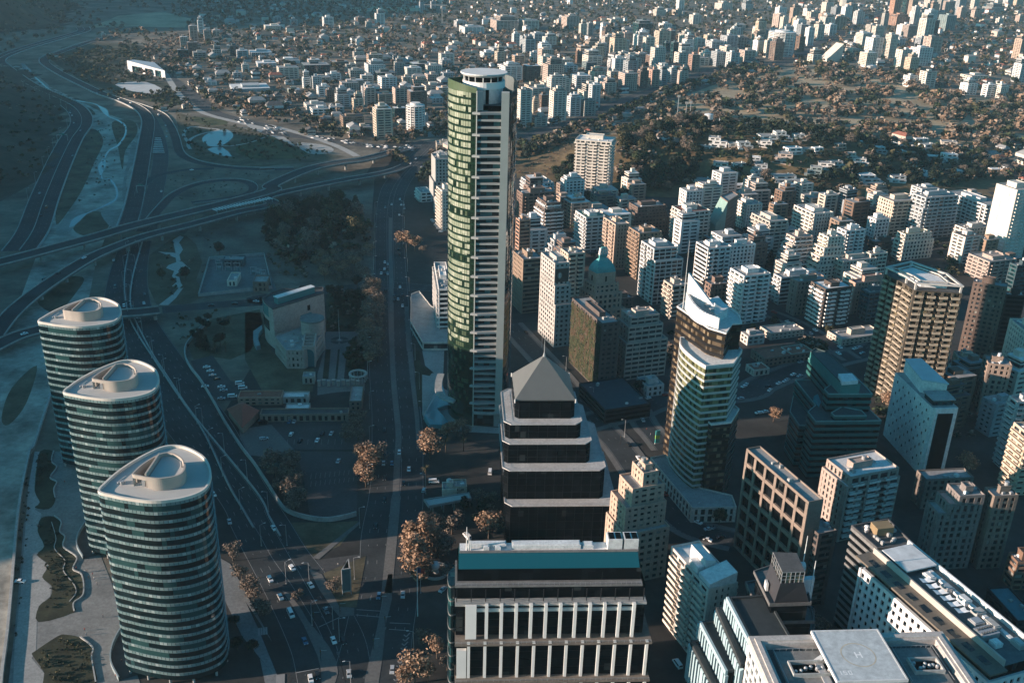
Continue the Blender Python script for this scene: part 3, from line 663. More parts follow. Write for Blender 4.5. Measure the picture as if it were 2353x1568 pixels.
# ================================================================== TALL GLASS SKYSCRAPER
def skyscraper():
 T = Thing('glass_skyscraper', 'tallest tower, slender green-glass skyscraper with round rooftop helipad', 'skyscraper', (-13.5, 503, 0))
 FL, FR, PR = (-20.3, 486.0), (-8.4, 486.6), (-5.0, 486.9)
 left = resample(smooth_open([FL, (-26.5, 489.2), (-31.8, 494.5), (-35.0, 501.5), (-35.4, 509.5), (-32.0, 517.5), (-25, 523.5), (-14, 526)], 8), 1.55, False)
 right = resample(smooth_open([(-14, 526), (-7, 524), (-3.2, 518), (-1.1, 510), (-1.0, 502), (-2.4, 494), PR], 8), 1.55, False)
 r = random.Random(5); n = 50; z0 = 7.0; f = (181.0 - z0) / n
 LG = [shiny('sky_glass_blind_reflect', (.24, .27, .195), .08, .6), shiny('sky_glass_dark', (.010, .022, .014), .04, .6, 1.6), shiny('sky_glass_mid', (.06, .085, .05), .07, .6), shiny('sky_glass_pale', (.35, .37, .285), .12, .6)]  # pale panes: blinds plus the reflected sky glow put into their colour
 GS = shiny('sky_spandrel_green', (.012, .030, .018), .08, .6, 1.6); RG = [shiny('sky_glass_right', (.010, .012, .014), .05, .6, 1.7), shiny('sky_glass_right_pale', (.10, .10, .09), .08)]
 nl = len(left) - 1
 for i in range(n):
  z = z0 + i * f; mb = MB(); dark = i < 11 or r.random() < .2; run = 1  # lowest floors get dark panes that imitate a dark reflection
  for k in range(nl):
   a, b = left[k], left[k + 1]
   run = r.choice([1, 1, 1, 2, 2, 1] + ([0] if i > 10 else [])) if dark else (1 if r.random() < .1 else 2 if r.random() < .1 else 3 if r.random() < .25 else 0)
   m = 1 if k < 2 else run
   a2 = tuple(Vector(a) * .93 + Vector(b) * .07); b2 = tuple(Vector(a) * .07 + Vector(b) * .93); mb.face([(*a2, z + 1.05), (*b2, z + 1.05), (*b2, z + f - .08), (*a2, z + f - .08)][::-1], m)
   if not dark and k >= 2 and r.random() < .25:      # a half-drawn blind
    na = Vector((b[1] - a[1], a[0] - b[0])).normalized() * -.03
    mb.face([(a[0] + na.x, a[1] + na.y, z + .95 + .9), (b[0] + na.x, b[1] + na.y, z + 1.85), (b[0] + na.x, b[1] + na.y, z + f), (a[0] + na.x, a[1] + na.y, z + f)][::-1], r.choice([0, 3]))
  for k in range(len(right) - 1):
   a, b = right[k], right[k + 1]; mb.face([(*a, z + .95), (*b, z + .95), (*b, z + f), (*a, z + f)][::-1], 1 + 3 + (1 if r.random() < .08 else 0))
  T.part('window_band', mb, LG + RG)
  mb = MB()
  lo = [tuple(Vector(p) + (Vector(p) - Vector((-14, 505))).normalized() * .12) for p in left]; ro = [tuple(Vector(p) + (Vector(p) - Vector((-14, 505))).normalized() * .12) for p in right]
  for ch in (lo, ro):
   for k in range(len(ch) - 1):
    a, b = ch[k], ch[k + 1]; mb.face([(*a, z), (*b, z), (*b, z + .95), (*a, z + .95)][::-1])
    for zz in (z, z + .95):
     c, d = Vector(b) * .985 + Vector((-14, 505)) * .015, Vector(a) * .985 + Vector((-14, 505)) * .015; mb.face([(*a, zz), (*b, zz), (*c, zz), (*d, zz)])
  T.part('spandrel_band', mb, GS)
 core = [tuple(Vector(p) * .985 + Vector((-14, 505)) * .015) for p in left]; mb = MB()
 for k in range(nl): mb.face([(*core[k], z0), (*core[k + 1], z0), (*core[k + 1], 181), (*core[k], 181)][::-1])
 T.part('curtain_frame', mb, GS)
 top = lambda k, m: 183.5 + 1.8 * math.sin(math.pi * min(1, k / (m * .6)))
 mb = MB()
 for ch in (left, right):
  for k in range(len(ch) - 1):
   a, b = ch[k], ch[k + 1]; mb.face([(*a, -.3), (*b, -.3), (*b, z0), (*a, z0)][::-1])
 T.part('base_glazing', mb, GS)
 mb = MB(); m_ = len(left) - 1
 for k in range(m_):
  a, b = left[k], left[k + 1]; ai, bi = [tuple(Vector(p) * .985 + Vector((-14, 505)) * .015) for p in (a, b)]
  mb.prism(ccw([a, b, bi, ai]), 181.01, [top(k, m_)] * 4)
 T.part('crown_screen', mb, mat('crown_green', (.07, .10, .055), .35, .1, .3))
 mb = MB()
 for k in range(len(right) - 1):
  a, b = right[k], right[k + 1]; ai, bi = [tuple(Vector(p) * .985 + Vector((-14, 505)) * .015) for p in (a, b)]
  mb.prism(ccw([a, b, bi, ai]), 176.0, 180.5 + 4.0 * math.sin(math.pi * .5 * (1 - k / (len(right) - 1))))
 T.part('crown_screen', mb, mat('crown_grey', (.12, .14, .14), .4, .1, .3))
 T.part('roof', MB().face([(x, y, 174.5) for x, y in left + right[1:-1] + [(-6, 490), (-19.5, 490)]]), mat('sky_roof', (.10, .13, .13), .8))
 # recessed front with one balcony slab per floor
 mb = MB().face([(FL[0] + .3, 488.5, 0), (FR[0], 488.9, 0), (FR[0], 488.9, 172.5), (FL[0] + .3, 488.5, 172.5)])
 T.part('front_glazing', mb, glassmat('front_glass', (.010, .016, .018), (.035, .05, .05), (.05, .14, .15), .3, .22, cell=(3.0, 40, 3.5), ior=1.5))
 T.part('corner_fin', MB().prism(ccw([(-20.55, 485.7), (-20.05, 485.7), (-20.05, 488.6), (-20.55, 488.6)]), 0, 182), mat('pale_metal', (.62, .60, .54), .5, .06, .2))
 T.part('front_pier', MB().prism(ccw([(-8.4, 485.9), (-4.6, 486.2), (-4.6, 490.5), (-8.4, 490.5)]), 9, 181.5), mat('pier_stone', (.37, .39, .36), .8, .08, .1))
 T.part('front_pier', MB().prism(ccw([(-8.9, 486.2), (-5.4, 486.5), (-5.4, 490), (-8.9, 490)]), -.3, 8.5), CONC)
 SB = mat('slab_pale', (.33, .34, .33), .8, .08, .2)
 nb = 47
 for i in range(nb):
  z = 11 + i * (171.5 - 11) / (nb - 1)
  if i % 3 == 1:
   p = ccw([(-22.4, 485.2), (-18.6, 484.4), (-8.3, 486.1), (-8.3, 488.6), (-20.2, 488.4)])
   T.part('balcony', MB().prism(p, [z - .5] * 5, [z + .55] * 5), SB)
  else: T.part('balcony', MB().prism(ccw([(-19.9, 486.1), (-8.3, 486.5), (-8.3, 488.8), (-19.9, 488.4)]), z - .45, z + .5), SB)
 T.part('side_panel', MB().prism(ccw([(-20.0, 486.2), (-17.2, 488.2), (-17.5, 492), (-20.4, 490)]), 172.6, 181.6), SB)
 # rooftop drum and helipad disc
 def circ(r_, n_=40): return [(-17.6 + r_ * math.cos(2 * math.pi * k / n_), 502.5 + r_ * math.sin(2 * math.pi * k / n_)) for k in range(n_)]
 dm = T.part('drum', MB().prism(circ(9.6), 174.6, 181.6), WHITE)
 T.part('drum_ring', MB().prism(circ(10.5), 181.65, 184.9), mat('drum_white', (.78, .76, .72), .5, .05, .2), dm)
 T.part('drum_glazing', MB().prism(circ(9.2), 184.95, 187.4), GLB, dm)
 for k in range(16):
  a = 2 * math.pi * k / 16; T.part('drum_post', MB().tube((-17.6 + 10 * math.cos(a), 502.5 + 10 * math.sin(a), 184.9), (-17.6 + 10 * math.cos(a), 502.5 + 10 * math.sin(a), 187.5), .18), WHITE, dm)
 T.part('helipad', MB().frustum(circ(10.4), circ(11.6), 187.4, 188.3).prism(circ(11.6), 188.31, 188.9), mat('helipad_pale', (.62, .62, .60), .8, .08, .2))
 T.part('drum_door', MB().box((-15.5, 493.1), 1.6, .5, 174.7, 181.5), GLB, dm)
 # canopy rings near the ground
 ring = smooth_open([(-30.5, 506 - 14), (-36.8, 496), (-40.5, 504), (-41.5, 515), (-41, 526)], 6)
 mb = MB(); q = []
 for i, p in enumerate(ring):
  a, b = Vector(ring[max(0, i - 1)]), Vector(ring[min(len(ring) - 1, i + 1)]); d = (b - a).normalized(); nr = Vector((-d.y, d.x)); q.append((Vector(p) + nr * 2.0, Vector(p) - nr * 2.0))
 for i in range(len(q) - 1): mb.prism(ccw([tuple(q[i][0]), tuple(q[i + 1][0]), tuple(q[i + 1][1]), tuple(q[i][1])]), 11.5, 12.6)
 T.part('canopy', mb, CONC)
 ring = smooth_open([(-20.5, 484.8), (-12, 484.3), (-4, 485.6), (1.8, 488.5), (4.6, 496), (5.6, 505)], 6); mb = MB(); wallstrip(mb, [(a, b, 8.5) for a, b in ring], 0, 1.6, 1.1); T.part('canopy', mb, CONC)
skyscraper()
pz = [at('f', *q) for q in ((1340,1150),(1380,1290),(1300,1310),(1380,1400),(1330,1430),(1250,1430),(1215,1380),(1230,1320),(1290,1200),(1310,1110))]
single('glass_plaza_roof', 'jagged pale-blue glass roof over the plaza below the skyscraper', 'plaza roof', MB().prism(ccw(pz), .3, [1.2, 3.2, 2.2, 4.0, 3.0, 2.6, 1.6, 2.0, 2.6, 1.4]), shiny('plaza_glass', (.10, .27, .30), .2), (*pz[0], 0))
# ================================================================== STEPPED BLACK TOWER WITH PYRAMID ROOF
def pyramid_tower():
 cx, cy, an = 14.5, 403.6, 3.7
 T = Thing('pyramid_tower', 'black glass tower in setback tiers under a grey pyramid roof and spire', 'office tower', (cx, cy, 0)); W = MB()
 LED = mat('ledge_pale', (.46, .45, .43), .8, .14, .2, scale2=1)
 def oct_(hw, ch, ox=0, oy=0): return [tuple(Vector((cx + ox, cy + oy)) + Vector((x * math.cos(math.radians(an)) - y * math.sin(math.radians(an)), x * math.sin(math.radians(an)) + y * math.cos(math.radians(an))))) for x, y in ((-hw + ch, -hw), (hw - ch, -hw), (hw, -hw + ch), (hw, hw - ch), (hw - ch, hw), (-hw + ch, hw), (-hw, hw - ch), (-hw, -hw + ch))]
 prev = None
 for (hw, zb, zt, ox, oy) in ((24.9, -.5, 24.2, 7.6, -8.4), (22.9, 24.2, 39, 4.3, -5.6), (19.8, 39, 49, 1.1, -3.1), (17.4, 49, 56.4, -.8, -1.5), (14.0, 56.4, 64.5, 0, 0)):
  p = oct_(hw - .8, 1.8, ox, oy); n = max(1, round((zt - zb) / 3.8)); f = (zt - zb) / n
  for i in range(n): T.part('window_band', MB().prism(p, zb + i * f + .06, zb + (i + 1) * f - .06, top=False, bot=False), GLB)
  mb = MB()
  for i in range(1, n): mb.prism(inset(p, -.05), zb + i * f - .1, zb + i * f + .1)
  for k in range(8):
   a, u, nn, L = edge_pts(p, k)
   for j in range(1, max(2, round(L / 4.2))): t = L * j / round(L / 4.2); mb.prism(slab_on(a, u, nn, t - .09, t + .09, .09, -.2), zb, zt)
  T.part('mullion_grid', mb, mat('black_metal', (.012, .014, .016), .35, .1, .3))
  if zt < 64:
   e = oct_(hw, 3.2, ox, oy); l = T.part('ledge', MB().prism(e, zt - .08, zt + .2), LED)
   T.part('ledge_parapet', MB().ring(e, inset(e, .35), zt + .21, zt + .38), LED, l)
   T.part('railing', MB().ring(inset(e, .5), inset(e, .58), zt + 1.0, zt + 1.06), STEEL, l)
 W.prism(oct_(24.0, 2, 7.6, -8.4), 0, 1)
 b = oct_(13.4, .6)[0:8]
 T.part('crown_band', MB().prism(oct_(12.6, .6), 64.5, 65.4), GLB)
 for k in range(4):
  q = oct_(13.4, .05)[k * 2]; T.part('corner_post', MB().tube((*q, 64.4), (*q, 66.2), .3), WHITE)
 base = oct_(13.3, .01); sq = [base[0], base[1], base[3], base[5]]; ap = oct_(.35, .01); asq = [ap[0], ap[1], ap[3], ap[5]]
 m = mat('pyramid_roof', (.125, .13, .125), .55, .06, .2); 
 if not m.get('ribbed'):
  m['ribbed'] = 1; nt_ = m.node_tree; b_ = nt_.nodes['Principled BSDF']; g_ = nt_.nodes.new('ShaderNodeNewGeometry'); wv = nt_.nodes.new('ShaderNodeTexWave'); wv.bands_direction = 'Z'; wv.inputs['Scale'].default_value = .55
  bp_ = nt_.nodes.new('ShaderNodeBump'); bp_.inputs['Strength'].default_value = .5; nt_.links.new(g_.outputs['Position'], wv.inputs['Vector']); nt_.links.new(wv.outputs['Fac'], bp_.inputs['Height']); nt_.links.new(bp_.outputs[0], b_.inputs['Normal'])
 rf = T.part('pyramid_roof', MB().prism(sq, 65.4, 65.9).frustum(sq, asq, 65.91, 81.0), m)
 T.part('spire', MB().tube((cx, cy, 80.5), (cx, cy, 82.3), .7, .35, 8).tube((cx, cy, 82.2), (cx, cy, 89.5), .22, .06, 6), STEEL, rf)
pyramid_tower()
# ================================================================== COLUMNED BLACK BUILDING IN THE FOREGROUND
def columned():
 ang = 3.6; u = Vector((math.cos(math.radians(ang)), math.sin(math.radians(ang)))); v = Vector((-u.y, u.x)); O = Vector(at('j', 1497, 1050, 42.5))
 # O: left end of the upper colonnade; local x along the front, local y to the back
 T = Thing('columned_office', 'black glass office block with white columns and a sloping blue glass roof', 'office building', (O.x, O.y, 0))
 w = (Vector(at('k', 968, 1040, 42.5)) - O).dot(u) + 1.0
 def pt(x, y): return tuple(O + u * x + v * y)
 def bx(x0, x1, y0, y1): return ccw([pt(x0, y0), pt(x1, y0), pt(x1, y1), pt(x0, y1)])
 def piece(nm, x0, x1, y0, y1, z0, z1, m, under=None): return T.part(nm, MB().prism(bx(x0, x1, y0, y1), z0, z1), m, under)
 BL = mat('black_stone', (.022, .022, .024), .4, .1, .3); LED = mat('ledge_brown', (.17, .145, .12), .85, .15, .2, scale2=1)
 COLW = mat('column_white', (.74, .74, .70), .6, .06, .15)
 x0, x1 = -3.5, w + 6
 # storeys, each a dark band of glass behind thin slabs
 lv = [(0, 13.2, -4.0), (14.0, 28.0, -1.9), (29.4, 42.6, 1.2), (43.6, 48.6, 3.0), (49.4, 54.4, 5.0)]
 for (a, b, y) in lv:
  n = max(1, round((b - a) / 3.4)); f = (b - a) / n; e = {0: 6, 14.0: 6}.get(a, 3.5 if a < 45 else 2.0)
  for i in range(n): T.part('window_band', MB().prism(bx(-3.0 if a > 30 else x0, w + e, y, 17.5), a + i * f + .08, a + (i + 1) * f - .08, top=False, bot=False), GLB)
  T.part('floor_line', MB().prism(bx(-3.05 if a > 30 else x0 - .05, w + e + .05, y - .05, 17.55), a - .01, a + .08), BL)
 for (z, y0, e, m) in ((13.3, -5.6, 6.3, LED), (28.1, -3.4, 6.3, LED), (42.7, -.2, 3.8, CONC), (48.7, 2.2, 2.3, CONCD)):
  lg = piece('ledge', x0 - .3, w + e, y0, 17, z, z + .75, m)
  mb = MB(); a = Vector(pt(x0, y0 + .25)); b = Vector(pt(w + e - .3, y0 + .25))
  for k in range(37): q = a + (b - a) * (k / 36); mb.tube((*q, z + .75), (*q, z + 1.75), .05, n=4)
  for zz in (1.3, 1.75): mb.tube((*a, z + zz), (*b, z + zz), .05, n=4)
  T.part('railing', mb, STEEL, lg)
 n = 12
 piece('corner_panel', -.2, 3.6, -1.0, .2, 29.2, 43.4, COLW)
 for k in range(1, n):
  x = 2.0 + (w - 2.6) * k / (n - 1)
  piece('column', x - .55, x + .55, -1.0, .3, 29.2, 43.6, COLW)
 piece('column_beam', 3.7, w - .3, -.35, .25, 40.4, 41.7, mat('beam_pale', (.5, .52, .5), .7))
 for k in range(n):
  x = 1.0 + (w + 3.6) * k / (n - 1)
  piece('column', x - .5, x + .5, -3.3, -1.95, 13.9, 29.0, COLW)
 piece('corner_panel', -3.2, .2, -3.3, -1.95, 13.9, 26.2, COLW)
 for k in range(n):
  x = 1.0 + (w + 3.6) * k / (n - 1); piece('column', x - .5, x + .5, -5.4, -4.05, 0, 13.2, COLW)
 for k in range(14): x = x0 + .3 + k * (w + 6) / 13; piece('pier', x - .15, x + .15, 1.0, 1.25, 43.5, 48.7, BL)
 # sloping glass roof and flat top with plant
 sk = MB(); a, b, c, d = pt(-2.6, 5.0), pt(w + 1.4, 5.0), pt(w + 1.0, 8.9), pt(-2.2, 8.9)
 sk.face([(*a, 54.4), (*b, 54.4), (*c, 58.4), (*d, 58.4)])
 a2, b2, c2, d2 = pt(-2.6, 17.5), pt(w + 1.4, 17.5), pt(w + 1.0, 14.5), pt(-2.2, 14.5)
 sk.face([(*b2, 54.4), (*a2, 54.4), (*d2, 58.4), (*c2, 58.4)]); sk.face([(*a2, 54.4), (*a, 54.4), (*d, 58.4), (*d2, 58.4)]); sk.face([(*b, 54.4), (*b2, 54.4), (*c2, 58.4), (*c, 58.4)])
 rf = T.part('sloping_roof', sk, shiny('roof_glass_blue', (.008, .085, .11), .06, .5))
 T.part('roof', MB().face([(*pt(-2.2, 8.9), 58.4), (*pt(w + 1, 8.9), 58.4), (*pt(w + 1, 14.5), 58.4), (*pt(-2.2, 14.5), 58.4)]), ROOFW)
 T.part('roof_edge', MB().prism(bx(-2.4, w + 1.2, 8.6, 9.3), 58.41, 59.0), CONCD, rf)
 for (xa, xb, ya, yb, h) in ((1, 14, 11.6, 14.2, 1.2), (16, 40, 10.4, 13.8, 1.5), (6, 8, 9.6, 11, 1.6), (10, 12, 9.6, 11, 1.5), (41, 44.5, 10.5, 13.5, 1.2)):
  T.part('roof_duct', MB().prism(bx(xa, xb, ya, yb), 58.45, 58.45 + h).prism(bx(xa + .4, xb - .4, ya + .4, yb - .4), 58.46 + h, 58.7 + h), ROOFW)
 for xa in (w - 9.5, w - 3.8):
  ct = piece('cooling_tower', xa, xa + 5.0, 9.6, 14.3, 58.45, 62.8, WHITE)
  for q in (0, 1): piece('fan_opening', xa + .4 + q * 2.4, xa + 2.3 + q * 2.4, 10.1, 13.8, 62.82, 62.95, GLB, ct)
 for xa, h in ((.2, 9.5), (1.0, 6.5), (1.6, 4.2)): q = pt(xa, 10.5); T.part('mast', MB().tube((*q, 58.4), (*q, 58.4 + h), .3, .1), WHITE)
 # rounded glass stair tower at the left end
 q = smooth_open([pt(-2.6, 4.4), pt(-5.2, 3.2), pt(-6.2, 6), pt(-6.0, 11), pt(-3.4, 15)], 4)
 T.part('stair_tower', MB().prism(ccw(q + [pt(-2.6, 15)]), 0, 48.9), GLT)
 for z in range(6, 49, 6): T.part('stair_band', MB().prism(inset(ccw(q + [pt(-2.7, 15)]), -.15), z, z + .5), CONCD)
 return T
columned()
# ================================================================== TWIN CURVED TOWER WITH WHITE SAIL
def sail_tower():
 Fp = [at('g', *q, 72) for q in ((1285,820),(1283,862),(1300,895),(1340,935),(1395,980),(1460,1020),(1650,1002),(1708,910),(1640,850),(1480,840))]
 T = Thing('sail_tower', 'curved striped glass tower with a white sail-shaped crown and two roof levels', 'office tower', (*Fp[5], 0)); W = MB()
 sm = ccw(Fp[:1] + [tuple(p) for p in smooth_open(Fp[0:6], 5)][1:] + Fp[6:])
 WS = mat('stripe_white', (.44, .44, .41), .6, .08, .2); YG = glassmat('yellow_reflect_glass', (.022, .026, .012), (.085, .088, .04), (.19, .19, .10), .45, .3, cell=(1.5, 1.5, 3.3), rough=.06)  # reflection of the yellow sky is put into the glass colour
 n = 20; f = 66 / n; gi = inset(sm, .4)
 for i in range(n):
  z = 6.5 + i * f
  T.part('window_band', MB().prism(gi, z, z + f, top=False, bot=False), YG)
  T.part('spandrel_band', MB().prism(sm, z + f * .68, z + f), WS)
 T.part('base_wall', MB().prism(gi, -.3, 6.6), GLB)
 T.part('roof', MB().ring(sm, inset(sm, .6), 72.51, 73.4).face([(x, y, 72.6) for x, y in inset(sm, .5)]), mat('pale_roof2', (.66, .63, .58), .9, .1, .2, scale2=1))
 Rp = ccw([at('g', *q, 86) for q in ((1265,600),(1480,747),(1600,783),(1642,720),(1708,715),(1690,660),(1560,560),(1400,520))])
 BG = glassmat('brown_glass', (.03, .022, .014), (.10, .075, .05), (.22, .17, .11), .4, .2, cell=(1.8, 1.8, 3.4)); BK = mat('black_band', (.014, .013, .013), .3, .1, .3)
 n = 24; f = 85.5 / n; gi = inset(Rp, .3)
 for i in range(n):
  T.part('window_band', MB().prism(gi, i * f, (i + 1) * f, top=False, bot=False), BG); T.part('spandrel_band', MB().prism(Rp, i * f + f * .55, i * f + f), BK)
 T.part('roof', MB().ring(Rp, inset(Rp, .5), 85.52, 86.3).face([(x, y, 85.6) for x, y in inset(Rp, .4)]), mat('pale_roof2', (.66, .63, .58)))
 # lower right wing
 Lp = ccw([at('g', *q, 44) for q in ((1440,1345),(1500,1395),(1635,1380),(1690,1290),(1640,1250),(1470,1290))]); n = 12; f = 43 / n; gi = inset(Lp, .3)
 for i in range(n): T.part('window_band', MB().prism(gi, i * f, (i + 1) * f, top=False, bot=False), BG); T.part('spandrel_band', MB().prism(Lp, i * f + f * .6, i * f + f), BK)
 T.part('roof', MB().ring(Lp, inset(Lp, .5), 43.02, 43.9).face([(x, y, 43.1) for x, y in inset(Lp, .4)]), mat('pale_roof2', (.66, .63, .58)))
 # white sail: curved low wall around the roof and a tall triangular blade
 c = smooth_open([at('g', *q, 87) for q in ((1325,600),(1370,660),(1440,705),(1550,735))], 6); mb = MB()
 hs = [8.5 - 3.5 * i / (len(c) - 1) for i in range(len(c))]
 for i in range(len(c) - 1):
  a, b = Vector(c[i]), Vector(c[i + 1]); d = (b - a).normalized(); nr = Vector((-d.y, d.x)) * .5
  mb.prism(ccw([tuple(a - nr), tuple(b - nr), tuple(b + nr), tuple(a + nr)]), 85.6, 86 + hs[i])
 s1_ = T.part('sail_wall', mb, WHITE)
 p0, p1, p2 = Vector(c[0]), Vector(at('g', 1520, 590, 92)), Vector(at('g', 1600, 640, 88))
 for nm, a, b, za, zb in (('sail_blade', p0, p1, 104.5, 91.5), ('sail_fin', p1, p2, 93.0, 89.0)):
  d = (b - a).normalized(); nr = Vector((-d.y, d.x)) * .6; q = [tuple(a - nr), tuple(b - nr), tuple(b + nr), tuple(a + nr)]
  T.part(nm, MB().prism(q, 85.6, [za, zb, zb, za]), WHITE, s1_)
 T.part('roof_house', MB().prism(ccw([at('g', *q, 88) for q in ((1440,600),(1530,690),(1610,640),(1540,560))]), 85.7, 90.5), WHITE)
 for (x, y) in ((1400, 575), (1470, 610), (1500, 640)): q = at('g', x, y, 90); T.part('roof_vent', MB().box(q, 2.2, 1.6, 90.52 if x > 1430 else 85.7, 92, 20), STEEL)
 q = Vector(c[0]) + Vector((-1.4, -.6)); T.part('lattice_mast', MB().tube((*q, 85.6), (*q, 121), .3, .08, 5), STEEL)
 for k in range(8): z = 88 + k * 2.3; T.part('mast_rung', MB().tube((*q, z), (q.x + 1.6, q.y + .6, z), .09, n=4), STEEL)
 pd = ccw([at('k', *q, 8) for q in ((1085,45),(1190,25),(1300,160),(1430,250),(1640,300),(1670,380),(1370,385))])
 P_ = Thing('shop_podium', 'low shop podium with glazed fronts around the foot of the curved striped tower', 'podium', (*pd[0], 0)); w2 = MB()
 tower('x', '', '', pd, -.3, 7.6, ('P',), 'e', GLT, fh=3.9, sp=.8, T=P_)
sail_tower()
# ================================================================== GREEN STEPPED OFFICE
def green_steps():
 T = Thing('green_office', 'dark green glass office stepping down in chamfered terraces', 'office building', (*at('m', 445, 938, 43), 0))
 GW = mat('green_spandrel', (.034, .125, .118), .3, .15, .3); GD = glassmat('green_dark_glass', (.004, .010, .010), (.008, .022, .022), (.02, .05, .05), .2, .06)
 RM = mat('green_roof', (.055, .085, .085), .8, .2, .3, scale2=1); ED = mat('green_edge', (.16, .30, .29), .5)
 for z0, z1, pts in ((-.5, 24, ((0,1140),(110,1300),(300,1305),(320,1050),(60,850))), (-.5, 33, ((295,1252),(1058,1245),(928,1122),(800,790),(165,772),(60,776),(295,1066),(205,1140))), (33, 35.6, ((515,1190),(890,1188),(830,1125),(600,1080),(475,1150))), (33, 43, ((445,938),(955,938),(895,865),(720,700),(520,545),(250,520),(213,520),(470,825),(395,880)))):
  p = ccw([at('m', x, y, z1) for x, y in pts]); n = max(1, round((z1 - z0) / 3.5)); f = (z1 - z0) / n; gi = inset(p, .35)
  for i in range(n):
   T.part('window_band', MB().prism(gi, z0 + i * f, z0 + (i + 1) * f, top=False, bot=False), GD); T.part('spandrel_band', MB().prism(p, z0 + i * f + f * .52, z0 + (i + 1) * f - .01), GW)
  rf = T.part('roof', MB().face([(x, y, z1 + .1) for x, y in inset(p, .4)]), RM); T.part('roof_edge', MB().ring(p, inset(p, .4), z1 + .003, z1 + .6), ED, rf)
 p = ccw([at('m', x, y, 49) for x, y in ((598,812),(818,812),(720,700),(430,450),(295,405),(240,445))])
 ph = T.part('penthouse', MB().prism(p, 43.1, 49), [mat('penthouse_green', (.05, .21, .20), .35, .12, .4)])
 T.part('penthouse_roof', MB().ring(p, inset(p, .4), 49.01, 49.5).face([(x, y, 49.05) for x, y in inset(p, .3)]), RM, ph)
 p2 = ccw([at('m', x, y, 50.5) for x, y in ((605,800),(790,785),(715,700),(560,705))]); T.part('cooling_unit', MB().prism(p2, 49.1, 51), ROOFW, ph)
 p3 = ccw([at('m', x, y, 34.4) for x, y in ((275,985),(345,1060),(365,1015),(320,960))]); T.part('skylight', MB().prism(p3, 33.1, [36, 34, 34, 36]), shiny('skylight_blue', (.04, .30, .34), .15))
green_steps()
# ================================================================== OTHER LARGE BUILDINGS
def V2(*a): return Vector(at(*a))
def gold_tower():
 h = height_at('h', 1045, 395, at('h', 960, 1240)[1])
 p = ccw([at('h', *q, h) for q in ((905,330),(1045,395),(1110,440),(1440,462),(1330,375),(1080,290))])
 T = Thing('gold_tower', 'tall bronze glass tower with gridded balconies and an open frame on its roof', 'apartment tower', (*p[0], 0)); W = MB()
 pts = [Vector(q) for q in p]; k0 = min(range(6), key=lambda k: (pts[k] - V2('h', 905, 330, h)).length)
 st = ['R'] * 6
 for k in range(6):
  m = (pts[k] + pts[(k + 1) % 6]) / 2
  if (m - V2('h', 975, 362, h)).length < 4: st[k] = 'B3'
  elif (m - V2('h', 1275, 451, h)).length < 5: st[k] = 'B4'
  elif (m - V2('h', 1078, 418, h)).length < 4: st[k] = 'B1'
 tier(T, W, p, 0, h - 4.5, st, GLG, 3.45, .5, None, .5, 1.2, mat('bronze_slab', (.33, .28, .21), .6, .12, .3))
 T.part('wall', W, mat('bronze_wall', (.10, .085, .065), .5, .15, .3))
 FR = mat('frame_stone', (.48, .46, .42), .8, .1, .2)
 T.part('roof', MB().face([(x, y, h - 4.3) for x, y in inset(p, .3)]), ROOFD)
 f = T.part('roof_frame', MB().ring(p, inset(p, 1.4), h - .8, h), FR)
 ip = inset(p, 5); T.part('frame_beam', MB().ring(ip, inset(ip, .9), h - .7, h - .1), FR, f)
 T.part('roof_deck', MB().prism(inset(p, 6.0), h - 4.2, h - 1.2), ROOFW)
 for k in range(6): q = inset(p, .9)[k]; T.part('frame_post', MB().box(q, 1, 1, h - 4.4, h - .8), FR, f)
 for k in range(6):
  a, b = Vector(inset(p, .8)[k]), Vector(inset(p, 5.4)[k]); d = (b - a).normalized(); nr = Vector((-d.y, d.x)) * .35
  T.part('frame_beam', MB().prism(ccw([tuple(a - nr), tuple(b - nr), tuple(b + nr), tuple(a + nr)]), h - .65, h - .15), FR, f)
 q = at('h', 860, 1110, 5); T.part('entrance_canopy', MB().prism(ccw([at('h', *q, 5) for q in ((765,1060),(860,1150),(960,1165),(990,1130),(900,1060))]), 4.2, 5), ROOFW)
gold_tower()
